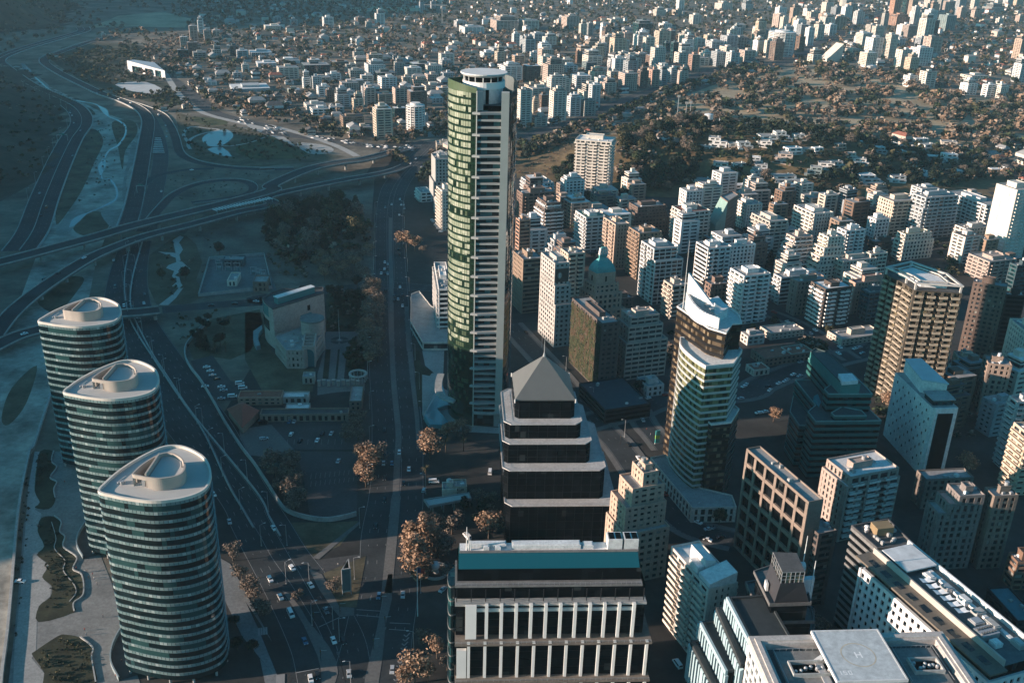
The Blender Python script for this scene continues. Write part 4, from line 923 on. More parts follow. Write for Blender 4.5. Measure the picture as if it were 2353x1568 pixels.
def striped_hotel():
 poly, z0, z1 = floorplan('h', (1085,1045), (1225,1290), (1415,1300), (110 + 0, 0), 3.0, h=44.0, bt='l') if False else floorplan('h', (1085,1045), (1225,1290), (1415,1300), (1150,1735), 6.0)
 T = Thing('white_tower', 'white tower with a black glass stripe down its front and dotted windows', 'office tower', (*poly[0], 0)); W = MB()
 p0, p1, p2, p3 = (Vector(q) for q in poly); u = (p1 - p0).normalized(); v = (p3 - p0).normalized(); L = (p3 - p0).length; w = (p1 - p0).length
 WM = wall('w')
 W.prism(poly, -.5, z1)
 T.part('wall', W, WM)
 g = [tuple(p0 + u * s - v * o) for s, o in ((w * .16, .9), (w * .84, .9))]
 T.part('front_frame', MB().prism(ccw([tuple(p0 + u * w * .10), tuple(p0 + u * w * .90), tuple(p0 + u * w * .90 - v * 1.1), tuple(p0 + u * w * .10 - v * 1.1)]), 0, z1 + .4), WHITE)
 T.part('front_glazing', MB().prism(ccw([tuple(p0 + u * w * .2 - v * 1.0), tuple(p0 + u * w * .8 - v * 1.0), tuple(p0 + u * w * .8 - v * 1.25), tuple(p0 + u * w * .2 - v * 1.25)]), 0, z1 - 2.5), GLB)
 n = int(z1 / 3.3); m = int(L / 3.4)
 for i in range(1, n):
  for j in range(m):
   if i * m > 320 and False: break
   t = 1.8 + j * (L - 3) / m; a = p0 + v * t - u * .06
   if (i + j) % 2 == 0 and i * j < 400: T.part('window', MB().prism(ccw([tuple(a + v * -.45), tuple(a + v * .45), tuple(a + v * .45 + u * .5), tuple(a - v * .45 + u * .5)]), z1 - i * 3.3 - 1.0, z1 - i * 3.3 + .5), GLB)
 roof_on(T, MB(), poly, z1, ROOFG)
 # higher slab at the back with a pale blue roof
 q = ccw([tuple(p0 + u * 2 + v * L * .42), tuple(p1 - u * .6 + v * L * .30), tuple(p1 + v * (L + 1)), tuple(p0 + u * 5 + v * (L + 1))])
 b = T.part('roof_house', MB().prism(q, z1 + .01, z1 + 7), WM); T.part('roof_slab', MB().prism(inset(q, -.4), z1 + 7.01, z1 + 7.6), mat('pale_blue_roof', (.42, .50, .52), .7, .1, .2), b)
 q = ccw([tuple(p0 + u * 1.5 + v * 3), tuple(p1 - u * 1.5 + v * 3), tuple(p1 - u * 1 + v * 12), tuple(p0 + u * 1.5 + v * 12)])
 b = T.part('roof_terrace', MB().prism(q, z1 + .02, z1 + 3), GLT); T.part('terrace_roof', MB().prism(inset(q, -.8), z1 + 3.01, z1 + 3.5), ROOFG, b)
striped_hotel()
def helipad_block():
 z = 60.0; a, b = V2('l', -5, 1258, z), V2('l', 1285, 1226, z); u = (b - a).normalized(); v = Vector((-u.y, u.x)); w = (b - a).length
 def pt(x, y): return tuple(a + u * x - v * y)
 def bx(x0, x1, y0, y1): return ccw([pt(x0, y0), pt(x1, y0), pt(x1, y1), pt(x0, y1)])
 T = Thing('helipad_block', 'white office block with a square helipad marked H between two sunken roof wells', 'office building', (*pt(w / 2, 18), 0)); W = MB()
 full = bx(0, w, 0, 40); STONE = mat('roof_rim', (.45, .42, .39), .8, .12, .2, scale2=1)
 W.prism(full, -.5, 57.5, top=False)
 # grid of deep white frames on the left face
 WM = mat('frame_white', (.76, .75, .71), .6, .08, .2)
 T.part('wall', W, WM)
 for i in range(17): zz = 56.0 - i * 3.4; T.part('window_band', MB().prism(ccw([pt(-.03, 1), pt(-.03, 39), pt(.2, 39), pt(.2, 1)]), zz - 2.2, zz), GL)
 for i in range(18): zz = 57.4 - i * 3.4; T.part('frame_rail', MB().prism(ccw([pt(-.5, 0), pt(-.5, 40), pt(.05, 40), pt(.05, 0)]), zz - 1.2, zz), WM)
 for j in range(12): y = .3 + j * 3.5; T.part('frame_post', MB().prism(ccw([pt(-.55, y), pt(-.55, y + 1.1), pt(.04, y + 1.1), pt(.04, y)]), 0, 57.45), WM)
 rim = T.part('roof_rim', MB().ring(bx(-.6, w + .6, -.6, 40.6), bx(3.2, w - 3.2, 3.0, 37), 57.51, 60), STONE)
 T.part('rim_step', MB().ring(bx(.8, w - .8, .8, 39.2), bx(2.2, w - 2.2, 2.2, 37.8), 60.005, 60.5), STONE, rim)
 T.part('roof', MB().face([(*q, 57.6) for q in bx(3.1, w - 3.1, 2.9, 37.1)]), mat('deck_teal', (.08, .10, .105), .8, .15, .2, scale2=1))
 pads = []
 for x0, x1, nm in ((5.5, w * .36, 0), (w * .70, w - 5.5, 1)):
  d = T.part('roof_deck', MB().prism(bx(x0, x1, 5, 20), 57.65, 58.6), mat('deck_grey', (.20, .20, .19), .85, .15, .2, scale2=1))
  mb = MB()
  for k in range(9):
   q = pt(x0 + (x1 - x0) * k / 8, 5); mb.tube((*q, 58.6), (*q, 59.6), .06, n=4)
  mb.tube((*pt(x0, 5), 59.6), (*pt(x1, 5), 59.6), .06, n=4).tube((*pt(x0, 5), 59.6), (*pt(x0, 20), 59.6), .06, n=4).tube((*pt(x1, 5), 59.6), (*pt(x1, 20), 59.6), .06, n=4)
  T.part('railing', mb, STEEL, d)
  wx0, wx1 = x0 + 3, x1 - 1.5
  wl = T.part('well_wall', MB().ring(bx(wx0 - .5, wx1 + .5, 10.5, 16.5), bx(wx0, wx1, 11, 16), 58.61, 60.0), CONC)
  T.part('well_floor', MB().face([(*q, 58.7) for q in bx(wx0, wx1, 11, 16)]), GLB, wl)
  r = random.Random(nm)
  for k in range(7): x, y = wx0 + .8 + (wx1 - wx0 - 1.6) * k / 6, 12 + r.random() * 3; T.part('fan', MB().tube((*pt(x, y), 58.72), (*pt(x, y), 59.6), .55, n=8).ball((*pt(x, y), 59.6), .5, 8, sz=.6), STEEL, wl)
 hx0, hx1 = w * .32, w * .655
 hp = T.part('helipad', MB().prism(bx(hx0, hx1, -.2, 21), 60.6, 61.4), mat('helipad_deck', (.50, .53, .53), .8, .06, .15, scale2=.5))
 T.part('helipad_edge', MB().ring(bx(hx0 - .5, hx1 + .5, -.7, 21.5), bx(hx0 - .02, hx1 + .02, -.22, 21.02), 60.5, 61.5), mat('helipad_rim', (.62, .62, .60), .7), hp)
 for k in range(6):
  for x in (hx0 + 1.5, hx1 - 1.5): T.part('helipad_leg', MB().tube((*pt(x, 1 + k * 3.8), 57.6), (*pt(x, 1 + k * 3.8), 60.6), .25), STEEL, hp)
 cx, cy = (hx0 + hx1) / 2, 10.5
 mb = MB(); ro = [pt(cx + 5.2 * math.cos(t * math.pi / 24), cy + 5.2 * math.sin(t * math.pi / 24)) for t in range(48)]; ri = [pt(cx + 4.8 * math.cos(t * math.pi / 24), cy + 4.8 * math.sin(t * math.pi / 24)) for t in range(48)]
 for k in range(48):
  q = (k + 1) % 48; mb.face([(*ro[k], 61.41), (*ro[q], 61.41), (*ri[q], 61.41), (*ri[k], 61.41)])
 T.part('landing_circle', mb, mat('circle_paint', (.50, .44, .34), .8, .2, .6), hp)
 wh = mat('letter_paint', (.80, .80, .78), .8, .05, .5); mb = MB()
 for (x0, x1, y0, y1) in ((-1.0, -.55, -1.3, 1.3), (.55, 1.0, -1.3, 1.3), (-.55, .55, -.25, .2)): mb.face([(*q, 61.412) for q in bx(cx + x0, cx + x1, cy + y0, cy + y1)])
 T.part('letter', mb, wh, hp)
 mb = MB(); gx, gy = hx0 + 1.6, 17.0
 def st(x, y, ww, hh): mb.face([(*q, 61.412) for q in bx(gx + x, gx + x + ww, gy + y, gy + y + hh)])
 for d, x in (('1', 0), ('5', 1.2), ('0', 2.7)):
  seg = {'1': ((.3, 0, .25, 1.7),), '5': ((0, 0, 1, .25), (0, .25, .25, .5), (0, .75, 1, .25), (.75, 1.0, .25, .45), (0, 1.45, 1, .25)), '0': ((0, 0, 1, .25), (0, .25, .25, 1.2), (.75, .25, .25, 1.2), (0, 1.45, 1, .25))}[d]
  for s_ in seg: st(x + s_[0], *s_[1:])
 T.part('weight_mark', mb, wh, hp)
 T.part('access_stair', MB().prism(bx(hx0 - 3.4, hx0 - .7, 9, 11), 57.7, [58, 60.6, 60.6, 58]).prism(bx(hx0 - 3.0, hx0 - .7, 11.01, 20), 57.7, 59.2), STEEL, hp)
helipad_block()
def long_hotel():
 z = 45.0; A = V2('l', 742, 788, z); D = V2('l', 1213, 1213, z); v = (A - D).normalized(); u = Vector((v.y, -v.x)); L = 62.0
 if u.x < 0: u = -u
 def pt(x, y): return tuple(A + u * x - v * y)      # x to the right of the white face, y towards the viewer
 def bx(x0, x1, y0, y1): return ccw([pt(x0, y0), pt(x1, y0), pt(x1, y1), pt(x0, y1)])
 T = Thing('long_hotel', 'long white gridded hotel with an overhanging dark eave and small sail awnings on its roof', 'hotel', (*pt(10, 25), 0)); W = MB()
 body = bx(0, 20, 0, L); gi = bx(.45, 19.6, .45, L - .45); nf = 13; f = z / nf
 for i in range(nf): T.part('window_band', MB().prism(gi, i * f + .02, i * f + f - .02, top=False, bot=False), GLB); W.prism(body, i * f + f * .58 + .0, (i + 1) * f + .0)
 for j in range(22):
  y = L * j / 21; W.prism(bx(-.07, .5, max(0, y - .75), min(L, y + .75)), 0, z - .3)
 for j in range(8): x = 20 * j / 7; W.prism(bx(max(0, x - .7), min(20, x + .7), L - .4, L + .07), 0, z - .3); W.prism(bx(max(0, x - .7), min(20, x + .7), -.07, .4), 0, z - .3)
 T.part('wall', W, mat('hotel_white', (.74, .74, .72), .7, .06, .15))
 at_ = T.part('attic_glazing', MB().prism(bx(1.2, 19, .8, L - .8), z + .01, z + 4.6), GLB)
 EA = mat('eave_brown', (.16, .135, .105), .6, .15, .2, scale2=1)
 ev = T.part('eave', MB().prism(bx(-2.6, 4.4, -1.2, L + 2), z + 4.61, z + 5.3), EA)
 for k in range(9): y = 3 + k * 6.6; T.part('eave_opening', MB().prism(bx(-.6, 1.9, y, y + 4.2), z + 5.31, z + 5.36), GLG, ev)
 T.part('parapet_wall', MB().prism(bx(4.41, 5.0, -.5, L), z + 4.6, z + 7.6), mat('parapet_stone', (.40, .37, .33), .8, .1, .2))
 T.part('roof', MB().face([(*q, z + 5.2) for q in bx(5, 21, -1, L)]), mat('roof_slate', (.10, .13, .135), .85, .2, .2, scale2=1))
 T.part('parapet_wall', MB().prism(bx(20.2, 20.8, -1, L), z + 4.6, z + 7.2), ROOFW)
 T.part('roof_canvas', MB().prism(bx(6.5, 19.5, 1.5, 15), z + 7.0, z + 7.5), mat('canvas_pale', (.58, .60, .60), .8))
 T.part('roof_path', MB().prism(bx(15.5, 17, 15.2, L - 8), z + 5.25, z + 6.3), ROOFW)
 for k in range(6):
  y = 20 + k * 3.4; a, b, c, d = pt(7, y), pt(11, y + .6), pt(11.4, y + 3.2), pt(6.6, y + 2.7); m_ = pt(9, y + 1.6)
  mb = MB()
  for (p, q) in ((a, b), (b, c), (c, d), (d, a)):
   mid_ = tuple((Vector(p) + Vector(q)) / 2 * .82 + Vector(m_) * .18)
   mb.face([(*p, z + 8.2), (*mid_, z + 7.8), (*m_, z + 7.6)]); mb.face([(*mid_, z + 7.8), (*q, z + 8.2), (*m_, z + 7.6)])
  T.part('sail_awning', mb, mat('canvas_white', (.72, .74, .74), .8))
 for (x, y, ww, dd, h) in ((12, 16.5, 2.6, 4, 1.6), (13, 24, 3.2, 3.6, 1.8), (14, 31, 3, 4, 2), (13.5, 38, 4, 3, 1.6), (8.5, 42, 4, 3.4, 2.0), (13, 44, 3, 5, 2.2), (8, 52, 3, 3, 1.5), (15, 54, 2.5, 4, 1.8)):
  o = T.part('roof_duct', MB().prism(bx(x, x + ww, y, y + dd), z + 5.25, z + 5.3 + h).prism(bx(x + .4, x + ww - .4, y + .4, y + dd - .4), z + 5.31 + h, z + 5.6 + h), r_pick(y))
 ch = T.part('chiller', MB().prism(bx(6.5, 13.5, 46.5, 51), z + 5.25, z + 7.4), STEEL)
 for a in range(2):
  for b in range(6): q = pt(7.2 + b * 1.1, 47.6 + a * 2.2); T.part('fan', MB().tube((*q, z + 7.4), (*q, z + 7.8), .45, n=8), CONCD, ch)
 # taller rear block with plant on its roof
 rb = [V2('l', *q, 47) for q in ((675,500), (925,455), (1115,640), (850,655))]; p = ccw([tuple(q) for q in rb])
 for i in range(14): T.part('window_band', MB().prism(inset(p, .4), i * 3.3, i * 3.3 + 3.3, top=False, bot=False), GLB); T.part('spandrel_band', MB().prism(p, i * 3.3 + 1.9, i * 3.3 + 3.3), CONCD)
 T.part('roof', MB().ring(p, inset(p, .5), 46.3, 47.2).face([(x, y, 46.4) for x, y in inset(p, .4)]), ROOFD)
 r = random.Random(4); q = inset(p, 3)
 c = sum((Vector(k) for k in q), Vector((0, 0))) / 4
 T.part('plant_room', MB().box(tuple(c + Vector((0, 2))), 7, 5, 46.5, 50, 12), mat('plant_tan', (.25, .18, .10), .8)); clutter(T, p, 46.5, 14, r)
 pn = V2('l', 745, 800, z)
 T.part('corner_fin', MB().prism(bx(-.5, .6, -.5, .6), 0, z), WHITE)
def r_pick(y): return [STEEL, ROOFW, CONC][int(y) % 3]
long_hotel()
def dark_pyramid():
 T = Thing('dark_stepped_tower', 'black stepped tower with a truncated pyramid top and a rooftop tank', 'office tower', (*at('n', 600, 760, 40), 0))
 KM = mat('slate_dark', (.045, .045, .05), .45, .12, .3); ED = mat('ledge_dark', (.14, .135, .13), .7, .15, .3, scale2=1)
 lv = ((-.5, 33, ((390,1060),(960,1055),(960,820),(620,480),(240,530))), (33, 39, ((430,950),(960,938),(930,800),(600,450),(250,540))), (39, 47, ((495,765),(930,750),(900,640),(600,330),(330,420))))
 for z0, z1, pts in lv:
  p = ccw([at('n', x, y, z1) for x, y in pts]); n = max(1, round((z1 - z0) / 3.6)); f = (z1 - z0) / n; gi = inset(p, 1.0)
  for i in range(n): T.part('window_band', MB().prism(gi, z0 + i * f + .05, z0 + (i + 1) * f - .05, top=False, bot=False), GLB); T.part('floor_line', MB().prism(inset(p, .95), z0 + i * f - .05, z0 + i * f + .05), KM)
  T.part('ledge', MB().prism(p, z1 - .6, z1).ring(p, inset(p, .3), z1 + .003, z1 + .7), ED)
 b0 = ccw([at('n', x, y, 47) for x, y in ((545,742),(905,735),(880,640),(640,360),(450,470))])[:]
 bs = [V2('n', 545, 742, 47), V2('n', 905, 735, 47), V2('n', 800, 520, 47), V2('n', 440, 540, 47)]
 ts = [V2('n', 610, 540, 57), V2('n', 850, 530, 57), V2('n', 760, 330, 57), V2('n', 510, 320, 57)]
 py = T.part('pyramid_top', MB().frustum([tuple(q) for q in bs], [tuple(q) for q in ts], 47.01, 57), KM)
 c = sum(ts, Vector((0, 0))) / 4; q = [tuple(c + (k - c) * .96) for k in ts]
 T.part('lantern', MB().prism(q, 57.01, 61.2), GLG, py)
 mb = MB()
 for k in range(4):
  a, b = Vector(q[k]), Vector(q[(k + 1) % 4])
  for j in range(5): w_ = a + (b - a) * j / 5; mb.tube((*w_, 57), (*w_, 61.4), .14, n=4)
  for z in (58.4, 59.8, 61.3): mb.tube((*a, z), (*b, z), .12, n=4)
 T.part('lantern_frame', mb, STEEL, py); T.part('lantern_roof', MB().prism(q, 61.25, 61.5), ROOFD, py)
 r = V2('n', 880, 560, 50); T.part('side_screen', MB().prism(ccw([at('n', x, y, 52) for x, y in ((840,490),(955,480),(960,520),(850,530))]), 44, 53), mat('screen_pale', (.45, .52, .54), .6))
 a, b = at('n', 780, 335, 58), at('n', 865, 335, 58); T.part('water_tank', MB().tube((*a, 57), (*b, 57), 1.5, n=12), WHITE)
 for x, y, h in ((845, 320, 68), (945, 480, 64)): q = at('n', x, y, 57); T.part('mast', MB().tube((*q, 50), (*q, h), .22, .1), WHITE)
 T.part('facade_sign_light', MB().box(at('n', 465, 545, 50), .8, 2.6, 48, 51), WHITE)
dark_pyramid()
def finned():
 T = Thing('finned_building', 'dark building climbing in terraces with rows of pale blue fins', 'office building', (*at('s', 400, 1000, 30), 0))
 FIN = mat('fin_blue', (.33, .45, .48), .6, .1, .3); DK = mat('terrace_dark', (.035, .042, .045), .7, .2, .3)
 # each level: top edge of its left face from far to near, roof depth to the right
 for k, (z1, a, b, dep, nf, cap) in enumerate(((24, (190, 905), (560, 1640), 13, 9, 0), (31, (335, 595), (760, 1400), 15, 11, 1), (37, (605, 370), (1010, 1290), 14, 12, 0), (43, (770, 205), (1130, 900), 14, 10, 1))):
  A, B = V2('s', *a, z1), V2('s', *b, z1); v = (B - A); L = v.length; v = v / L; u = Vector((-v.y, v.x));
  if u.x < 0: u = -u
  p = ccw([tuple(A), tuple(B), tuple(B + u * dep), tuple(A + u * dep)])
  T.part('wall', MB().prism(p, -.5, z1), GLB); T.part('roof', MB().ring(p, inset(p, .8), z1 + .003, z1 + .8).face([(x, y, z1 + .1) for x, y in inset(p, .7)]), DK)
  T.part('top_beam', MB().prism(ccw([tuple(A - u * .9), tuple(B - u * .9), tuple(B - u * .02), tuple(A - u * .02)]), z1 - .9, z1 + .9), FIN if cap else DK)
  for j in range(nf + 1):
   q = A + v * (L * j / nf); wd = .55 if j % 5 else 1.2
   T.part('fin', MB().prism(ccw([tuple(q - v * wd - u * 1.0), tuple(q + v * wd - u * 1.0), tuple(q + v * wd + u * .1), tuple(q - v * wd + u * .1)]), max(0, z1 - 17), [z1 - 1.0 + (0 if cap else -.6)] * 2 + [z1 - .95] * 2), FIN)
finned()
def institution():
 y0 = at('p', 545, 1450)[1]; h1 = height_at('p', 540, 1165, y0); y2 = at('p', 1185, 845)[1]; h2 = height_at('p', 1165, 215, y2)
 PK = mat('pink_granite', (.40, .33, .29), .75, .14, .12, scale2=.8)
 T = Thing('institute_building', 'pinkish stone institute with a high curved slab, a drum and an arched glass front', 'public building', (*at('p', 545, 1450), 0)); W = MB()
 low = ccw([at('p', x, y, h1) for x, y in ((345,925),(540,1165),(830,1165),(1010,1075),(1175,835),(800,760))])
 tier(T, W, low, -.5, h1, ('Q',), GL, 4.2, 1.9, PK); roof_on(T, W, low, h1, ROOFG)
 hi = ccw([at('p', x, y, h2) for x, y in ((247,425),(322,478),(1165,215),(1150,120),(830,165),(500,148),(300,215),(150,305),(175,360))])
 W.prism(hi, -.5, h2 - .2); T.part('wall', W, PK)
 T.part('roof', MB().ring(hi, inset(hi, .5), h2 + .0, h2 + 1.0).face([(x, y, h2 - .1) for x, y in inset(hi, .4)]), ROOFD)
 GB = shiny('green_band', (.07, .22, .22), .15)
 a, b = V2('p', 405, 320, h2 + 3), V2('p', 1010, 135, h2 + 3); d = (b - a).normalized(); n = Vector((-d.y, d.x))
 if n.y > 0: n = -n
 ra = T.part('roof_house', MB().prism(ccw([tuple(a), tuple(b), tuple(b - n * 4), tuple(a - n * 4)]), h2 - .1, h2 + 4.2), GB); T.part('roof_slab', MB().prism(inset(ccw([tuple(a), tuple(b), tuple(b - n * 4), tuple(a - n * 4)]), -.3), h2 + 4.21, h2 + 4.6), WHITE, ra)
 c = [at('p', x, y, h2) for x, y in ((247,425),(175,360),(150,305))]
 for zz, m in ((h2 - 4.5, GB), (h2 - 14, GLT)):
  for k in range(2):
   p, q = Vector(c[k]), Vector(c[k + 1]); e = (q - p).normalized(); nn = Vector((e.y, -e.x)); nn = nn if nn.x < 0 else -nn
   T.part('corner_glazing', MB().prism(ccw([tuple(p + e * .3), tuple(q - e * .3), tuple(q - e * .3 + nn * .2), tuple(p + e * .3 + nn * .2)]), zz - 3, zz + 4), m)
 # drum and colonnaded wing
 dc = at('p', 970, 640, h1 + 9); dr = 7.2
 cir = [(dc[0] + dr * math.cos(k * math.pi / 16), dc[1] + dr * math.sin(k * math.pi / 16)) for k in range(32)]
 dm = T.part('drum', MB().prism(cir, -.4, h1 + 9), PK); T.part('drum_roof', MB().prism(inset(cir, -.5), h1 + 9.01, h1 + 10), CONCD, dm)
 A, B, C_, D = (V2('p', *q, h1 + 2.5) for q in ((800, 1075), (1010, 1075), (1060, 765), (860, 770)))
 wing = ccw([tuple(A), tuple(B), tuple(C_), tuple(D)])
 wg = T.part('wing', MB().prism(wing, -.4, h1 - .2), PK); T.part('wing_frame', MB().ring(wing, inset(wing, .9), h1 - .19, h1 + 2.5), PK, wg)
 for k in range(1, 6):
  p, q = A + (D - A) * k / 6, B + (C_ - B) * k / 6; e = (D - A).normalized() * .35
  T.part('wing_beam', MB().prism(ccw([tuple(p - e), tuple(q - e), tuple(q + e), tuple(p + e)]), h1 + .4, h1 + 2.45), PK, wg)
 e = (B - A).normalized(); nn = Vector((e.y, -e.x)); m_ = (A + B) / 2 + nn * .12; mb = MB()
 pr = [(-3.2, 0), (3.2, 0)] + [(3.2 * math.cos(t * math.pi / 10), h1 - 3 + 3.2 * math.sin(t * math.pi / 10)) for t in range(11)]
 mb.face([(*(m_ + e * x), z) for x, z in pr]); T.part('arched_window', mb, shiny('arch_glass', (.02, .14, .16), .12), wg)
 T.part('arch_rim', MB().prism(ccw([tuple(m_ + e * 3.2), tuple(m_ + e * 3.6), tuple(m_ + e * 3.6 + nn * .3), tuple(m_ + e * 3.2 + nn * .3)]), 0, h1 - 3).prism(ccw([tuple(m_ - e * 3.6), tuple(m_ - e * 3.2), tuple(m_ - e * 3.2 + nn * .3), tuple(m_ - e * 3.6 + nn * .3)]), 0, h1 - 3), PK, wg)
 a, b = V2('p', 850, 360, h2 - 5), V2('p', 910, 350, h2 - 5)
 f = V2('p', 322, 478, h2); g = V2('p', 1165, 215, h2); e = (g - f).normalized(); nn = Vector((e.y, -e.x)); nn = nn if nn.y < 0 else -nn; p = f + e * (g - f).length * .655
 T.part('window', MB().prism(ccw([tuple(p), tuple(p + e * 2.2), tuple(p + e * 2.2 + nn * .08), tuple(p + nn * .08)]), h2 - 8.2, h2 - 4.6), GLB)
 p = f + e * (g - f).length * .51; T.part('window', MB().prism(ccw([tuple(p), tuple(p + e * 9), tuple(p + e * 9 + nn * .07), tuple(p + nn * .07)]), h2 - 14, h2 - 10), GB)
 clutter(T, low, h1 + .1, 9, random.Random(8))
 ap = T.part('entrance_ring', MB().prism(ccw([at('p', *q, 3) for q in ((140,730),(0,830),(0,980),(50,1080),(120,1060),(80,960),(90,870),(150,790))]), 0, 3), mat('blue_stone', (.22, .27, .28)))
institution()
def domed():
 p = ccw([at('u', *q, 47) for q in ((965, 745), (1175, 850), (1645, 800), (1440, 700))]); z = 40
 T = Thing('domed_tower', 'salmon tower in setbacks under a square turquoise dome', 'apartment tower', (*p[0], 0)); W = MB(); m = mat('salmon', (.52, .31, .23), .85, .14, .15, scale2=1)
 for (d, z0, z1) in ((-5.5, -.5, 22), (-3.4, 22, 33), (-1.8, 33, 39)): q = inset(p, d); tier(T, W, q, z0, z1, ('P',), GL, 3.2, 1.5, m); roof_on(T, W, q, z1, ROOFG)
 W.prism(p, 38.8, 47); T.part('wall', W, m)
 DM = mat('dome_copper', (.10, .33, .32), .6, .16, .3, scale2=1.5); prev = p; mb = MB(); zz = 47.02
 for k in range(1, 6): q = inset(p, 7.2 * (k / 5) ** 1.9 * .62); mb.frustum(prev, q, zz, zz + 1.9, top=(k == 5)); prev = q; zz += 1.9
 dm = T.part('dome', mb, DM); q = inset(p, 3.9); T.part('lantern', MB().prism(q, zz + .01, zz + 1.6), DM, dm)
 for k in range(4):
  for j in range(3):
   a, b = Vector(q[k]), Vector(q[(k + 1) % 4]); w = a + (b - a) * j / 3; T.part('lantern_column', MB().tube((*w, zz + 1.6), (w.x * .8 + .2 * sum(c[0] for c in q) / 4, w.y * .8 + .2 * sum(c[1] for c in q) / 4, zz + 6.2), .35, n=6), ROOFW, dm)
 T.part('lantern_ring', MB().prism(inset(q, 1.2), zz + 6.0, zz + 6.6), DM, dm)
 for k in range(3): T.part('slit_window', MB().box(tuple(Vector(p[k]) * .5 + Vector(p[(k + 1) % 4]) * .5), .9, .9, 41, 44.5, 21), GLB)
domed()
# ================================================================== BUILDINGS OF THE RIGHT-HAND QUARTER
OFF, APT, HSE = 'office building', 'apartment building', 'house'
Q = 'right-hand quarter buildings'
def B_(*a, **k): k.setdefault('group', Q); return blk(*a, **k)
B_('brown_office', 'brown office block behind the skyscraper foot, narrow lit windows on its left side', OFF, 'g', (150,228), (225,290), (350,268), (195,650), 'Q', 'R', 'n', sp=1.5)
T, pl, za, zb = B_('emblem_tower', 'beige tower with a lozenge emblem at the top, sunlit on its left', OFF, 'g', (342,240), (440,318), (545,312), (425,865), 'P', 'P', 'e', sp=1.5, steps=[(0, .52, 0, 3.5, 3, 0), (.52, .74, 0, 1.5, 1, 0), (.74, 1, 0, 0, 0, 0)])
p0, p1 = Vector(pl[0]), Vector(pl[1]); u_ = (p1 - p0).normalized(); n_ = Vector((u_.y, -u_.x)); m_ = p0 + (p1 - p0) * .35
sg = T.part('emblem_panel', MB().prism(ccw([tuple(p0 + u_ * .6), tuple(p1 - u_ * .6), tuple(p1 - u_ * .6 + n_ * .2), tuple(p0 + u_ * .6 + n_ * .2)]), zb - 12, zb - 3), mat('dark_panel', (.08, .06, .05), .6))
loz = [(0, 2.4), (-.9, 1.7), (-1.5, .7), (-1.5, -.7), (-.9, -1.7), (0, -2.4), (.9, -1.7), (1.5, -.7), (1.5, .7), (.9, 1.7)]
T.part('emblem', MB().face([(*(m_ + u_ * x + n_ * .25), zb - 7.5 + z) for x, z in loz]), mat('emblem_stone', (.34, .29, .25), .7), sg)
mb = MB()
for x0, x1, za_, zb_ in ((-.22, .22, -1.2, 1.2), (-.55, .55, .95, 1.2), (-.55, .55, -1.2, -.95)): mb.face([(*(m_ + u_ * x + n_ * .29), zb - 7.5 + z) for x, z in ((x0, za_), (x1, za_), (x1, zb_), (x0, zb_))])
T.part('emblem_letter', mb, WHITE, sg)
B_('apartment_building', 'pale block with a broad blank pier, rising behind the emblem tower', APT, 'g', (470,212), (530,252), (645,240), (520,640), 'P', 'B2', 'e')
T, pl, za, zb = B_('green_wall_tower', 'dark brown tower with a planted green wall on its left side', OFF, 'g', (560,550), (757,724), (877,706), (742,1170), 'P', 'P', 'd', sp=1.6)
p0, p3 = Vector(pl[0]), Vector(pl[3]); v_ = (p3 - p0).normalized(); n_ = Vector((-v_.y, v_.x)); n_ = n_ if n_.x < 0 else -n_
LEAFW = [mat('ivy_dark', (.020, .030, .014), .9, .4, .6), mat('ivy', (.045, .05, .022), .9, .4, .6), mat('ivy_brown', (.07, .05, .03), .9, .4, .6)]
mb = MB(); r_ = random.Random(3); L_ = (p3 - p0).length
for k in range(5200):
 t, z = r_.uniform(.2, L_ - .2), r_.uniform(1, zb - 1.6); c = p0 + v_ * t + n_ * r_.uniform(.15, .5); s_ = r_.uniform(.25, .6); a = r_.uniform(-.5, .5)
 mb.face([(*(c - v_ * s_ + n_ * a * .3), z - s_), (*(c + v_ * s_), z - s_ * .8), (*(c + v_ * s_ * .8 - n_ * a * .2), z + s_), (*(c - v_ * s_), z + s_ * .9)], min(2, int(abs(mnoise.noise(Vector((t / 3.5, z / 9, 1)))) * 5 + r_.random() * 1.3)))
T.part('living_wall', mb, LEAFW)
B_('apartment_building', 'pinkish setback tower right of the planted green wall', APT, 'g', (862,632), (945,692), (1165,662), (965,1030), 'P', 'W', 'p', steps=[(0, .62, 2, 2, 4, 0), (.62, .86, 0, 0, 1, 0), (.86, 1, -2, -2, -1, 0)], sp=1.4, h=39)
B_('apartment_building', 'tall white framed apartment tower with a square window grid', APT, 'g', (1030,160), (1112,217), (1250,190), (1060,580), 'B2', 'W', 'w', sp=.8, steps=[(0, .8, 0, 3, 4, 0), (.8, 1, 0, 0, 0, 0)])
B_('apartment_building', 'slim brick tower with a white window strip at its right edge', APT, 'g', (728,2), (850,52), (908,20), (845,345), 'B2', 'Q', 'p')
B_('apartment_building', 'brown balconied tower behind the white framed tower', APT, 'g', (985,62), (1012,112), (1187,112), (1000,420), 'B1', 'P', 'n')
B_('apartment_building', 'white tower with dark glazed left side and scalloped balconies', APT, 'g', (1345,172), (1478,215), (1607,182), (1450,455), 'R', 'B3', 'w')
B_('apartment_building', 'pale grey block attached behind the scalloped white tower', APT, 'g', (1600,185), (1625,200), (1818,192), (1630,420), 'P', 'P', 'w')
B_('apartment_building', 'white and teal tower right of the sail crown', APT, 'g', (1602,348), (1722,402), (1850,352), (1705,725), 'B1', 'B2', 'w', glass=GLT)
B_('apartment_building', 'short white and black banded block left of the sail crown', APT, 'g', (1148,430), (1235,468), (1322,440), (1225,690), 'B1', 'B1', 'e', glass=GLB)
B_('office_building', 'low brown office with small square windows behind the sail crown', OFF, 'g', (1440,425), (1500,460), (1600,430), (1490,620), 'P', 'P', 'b')
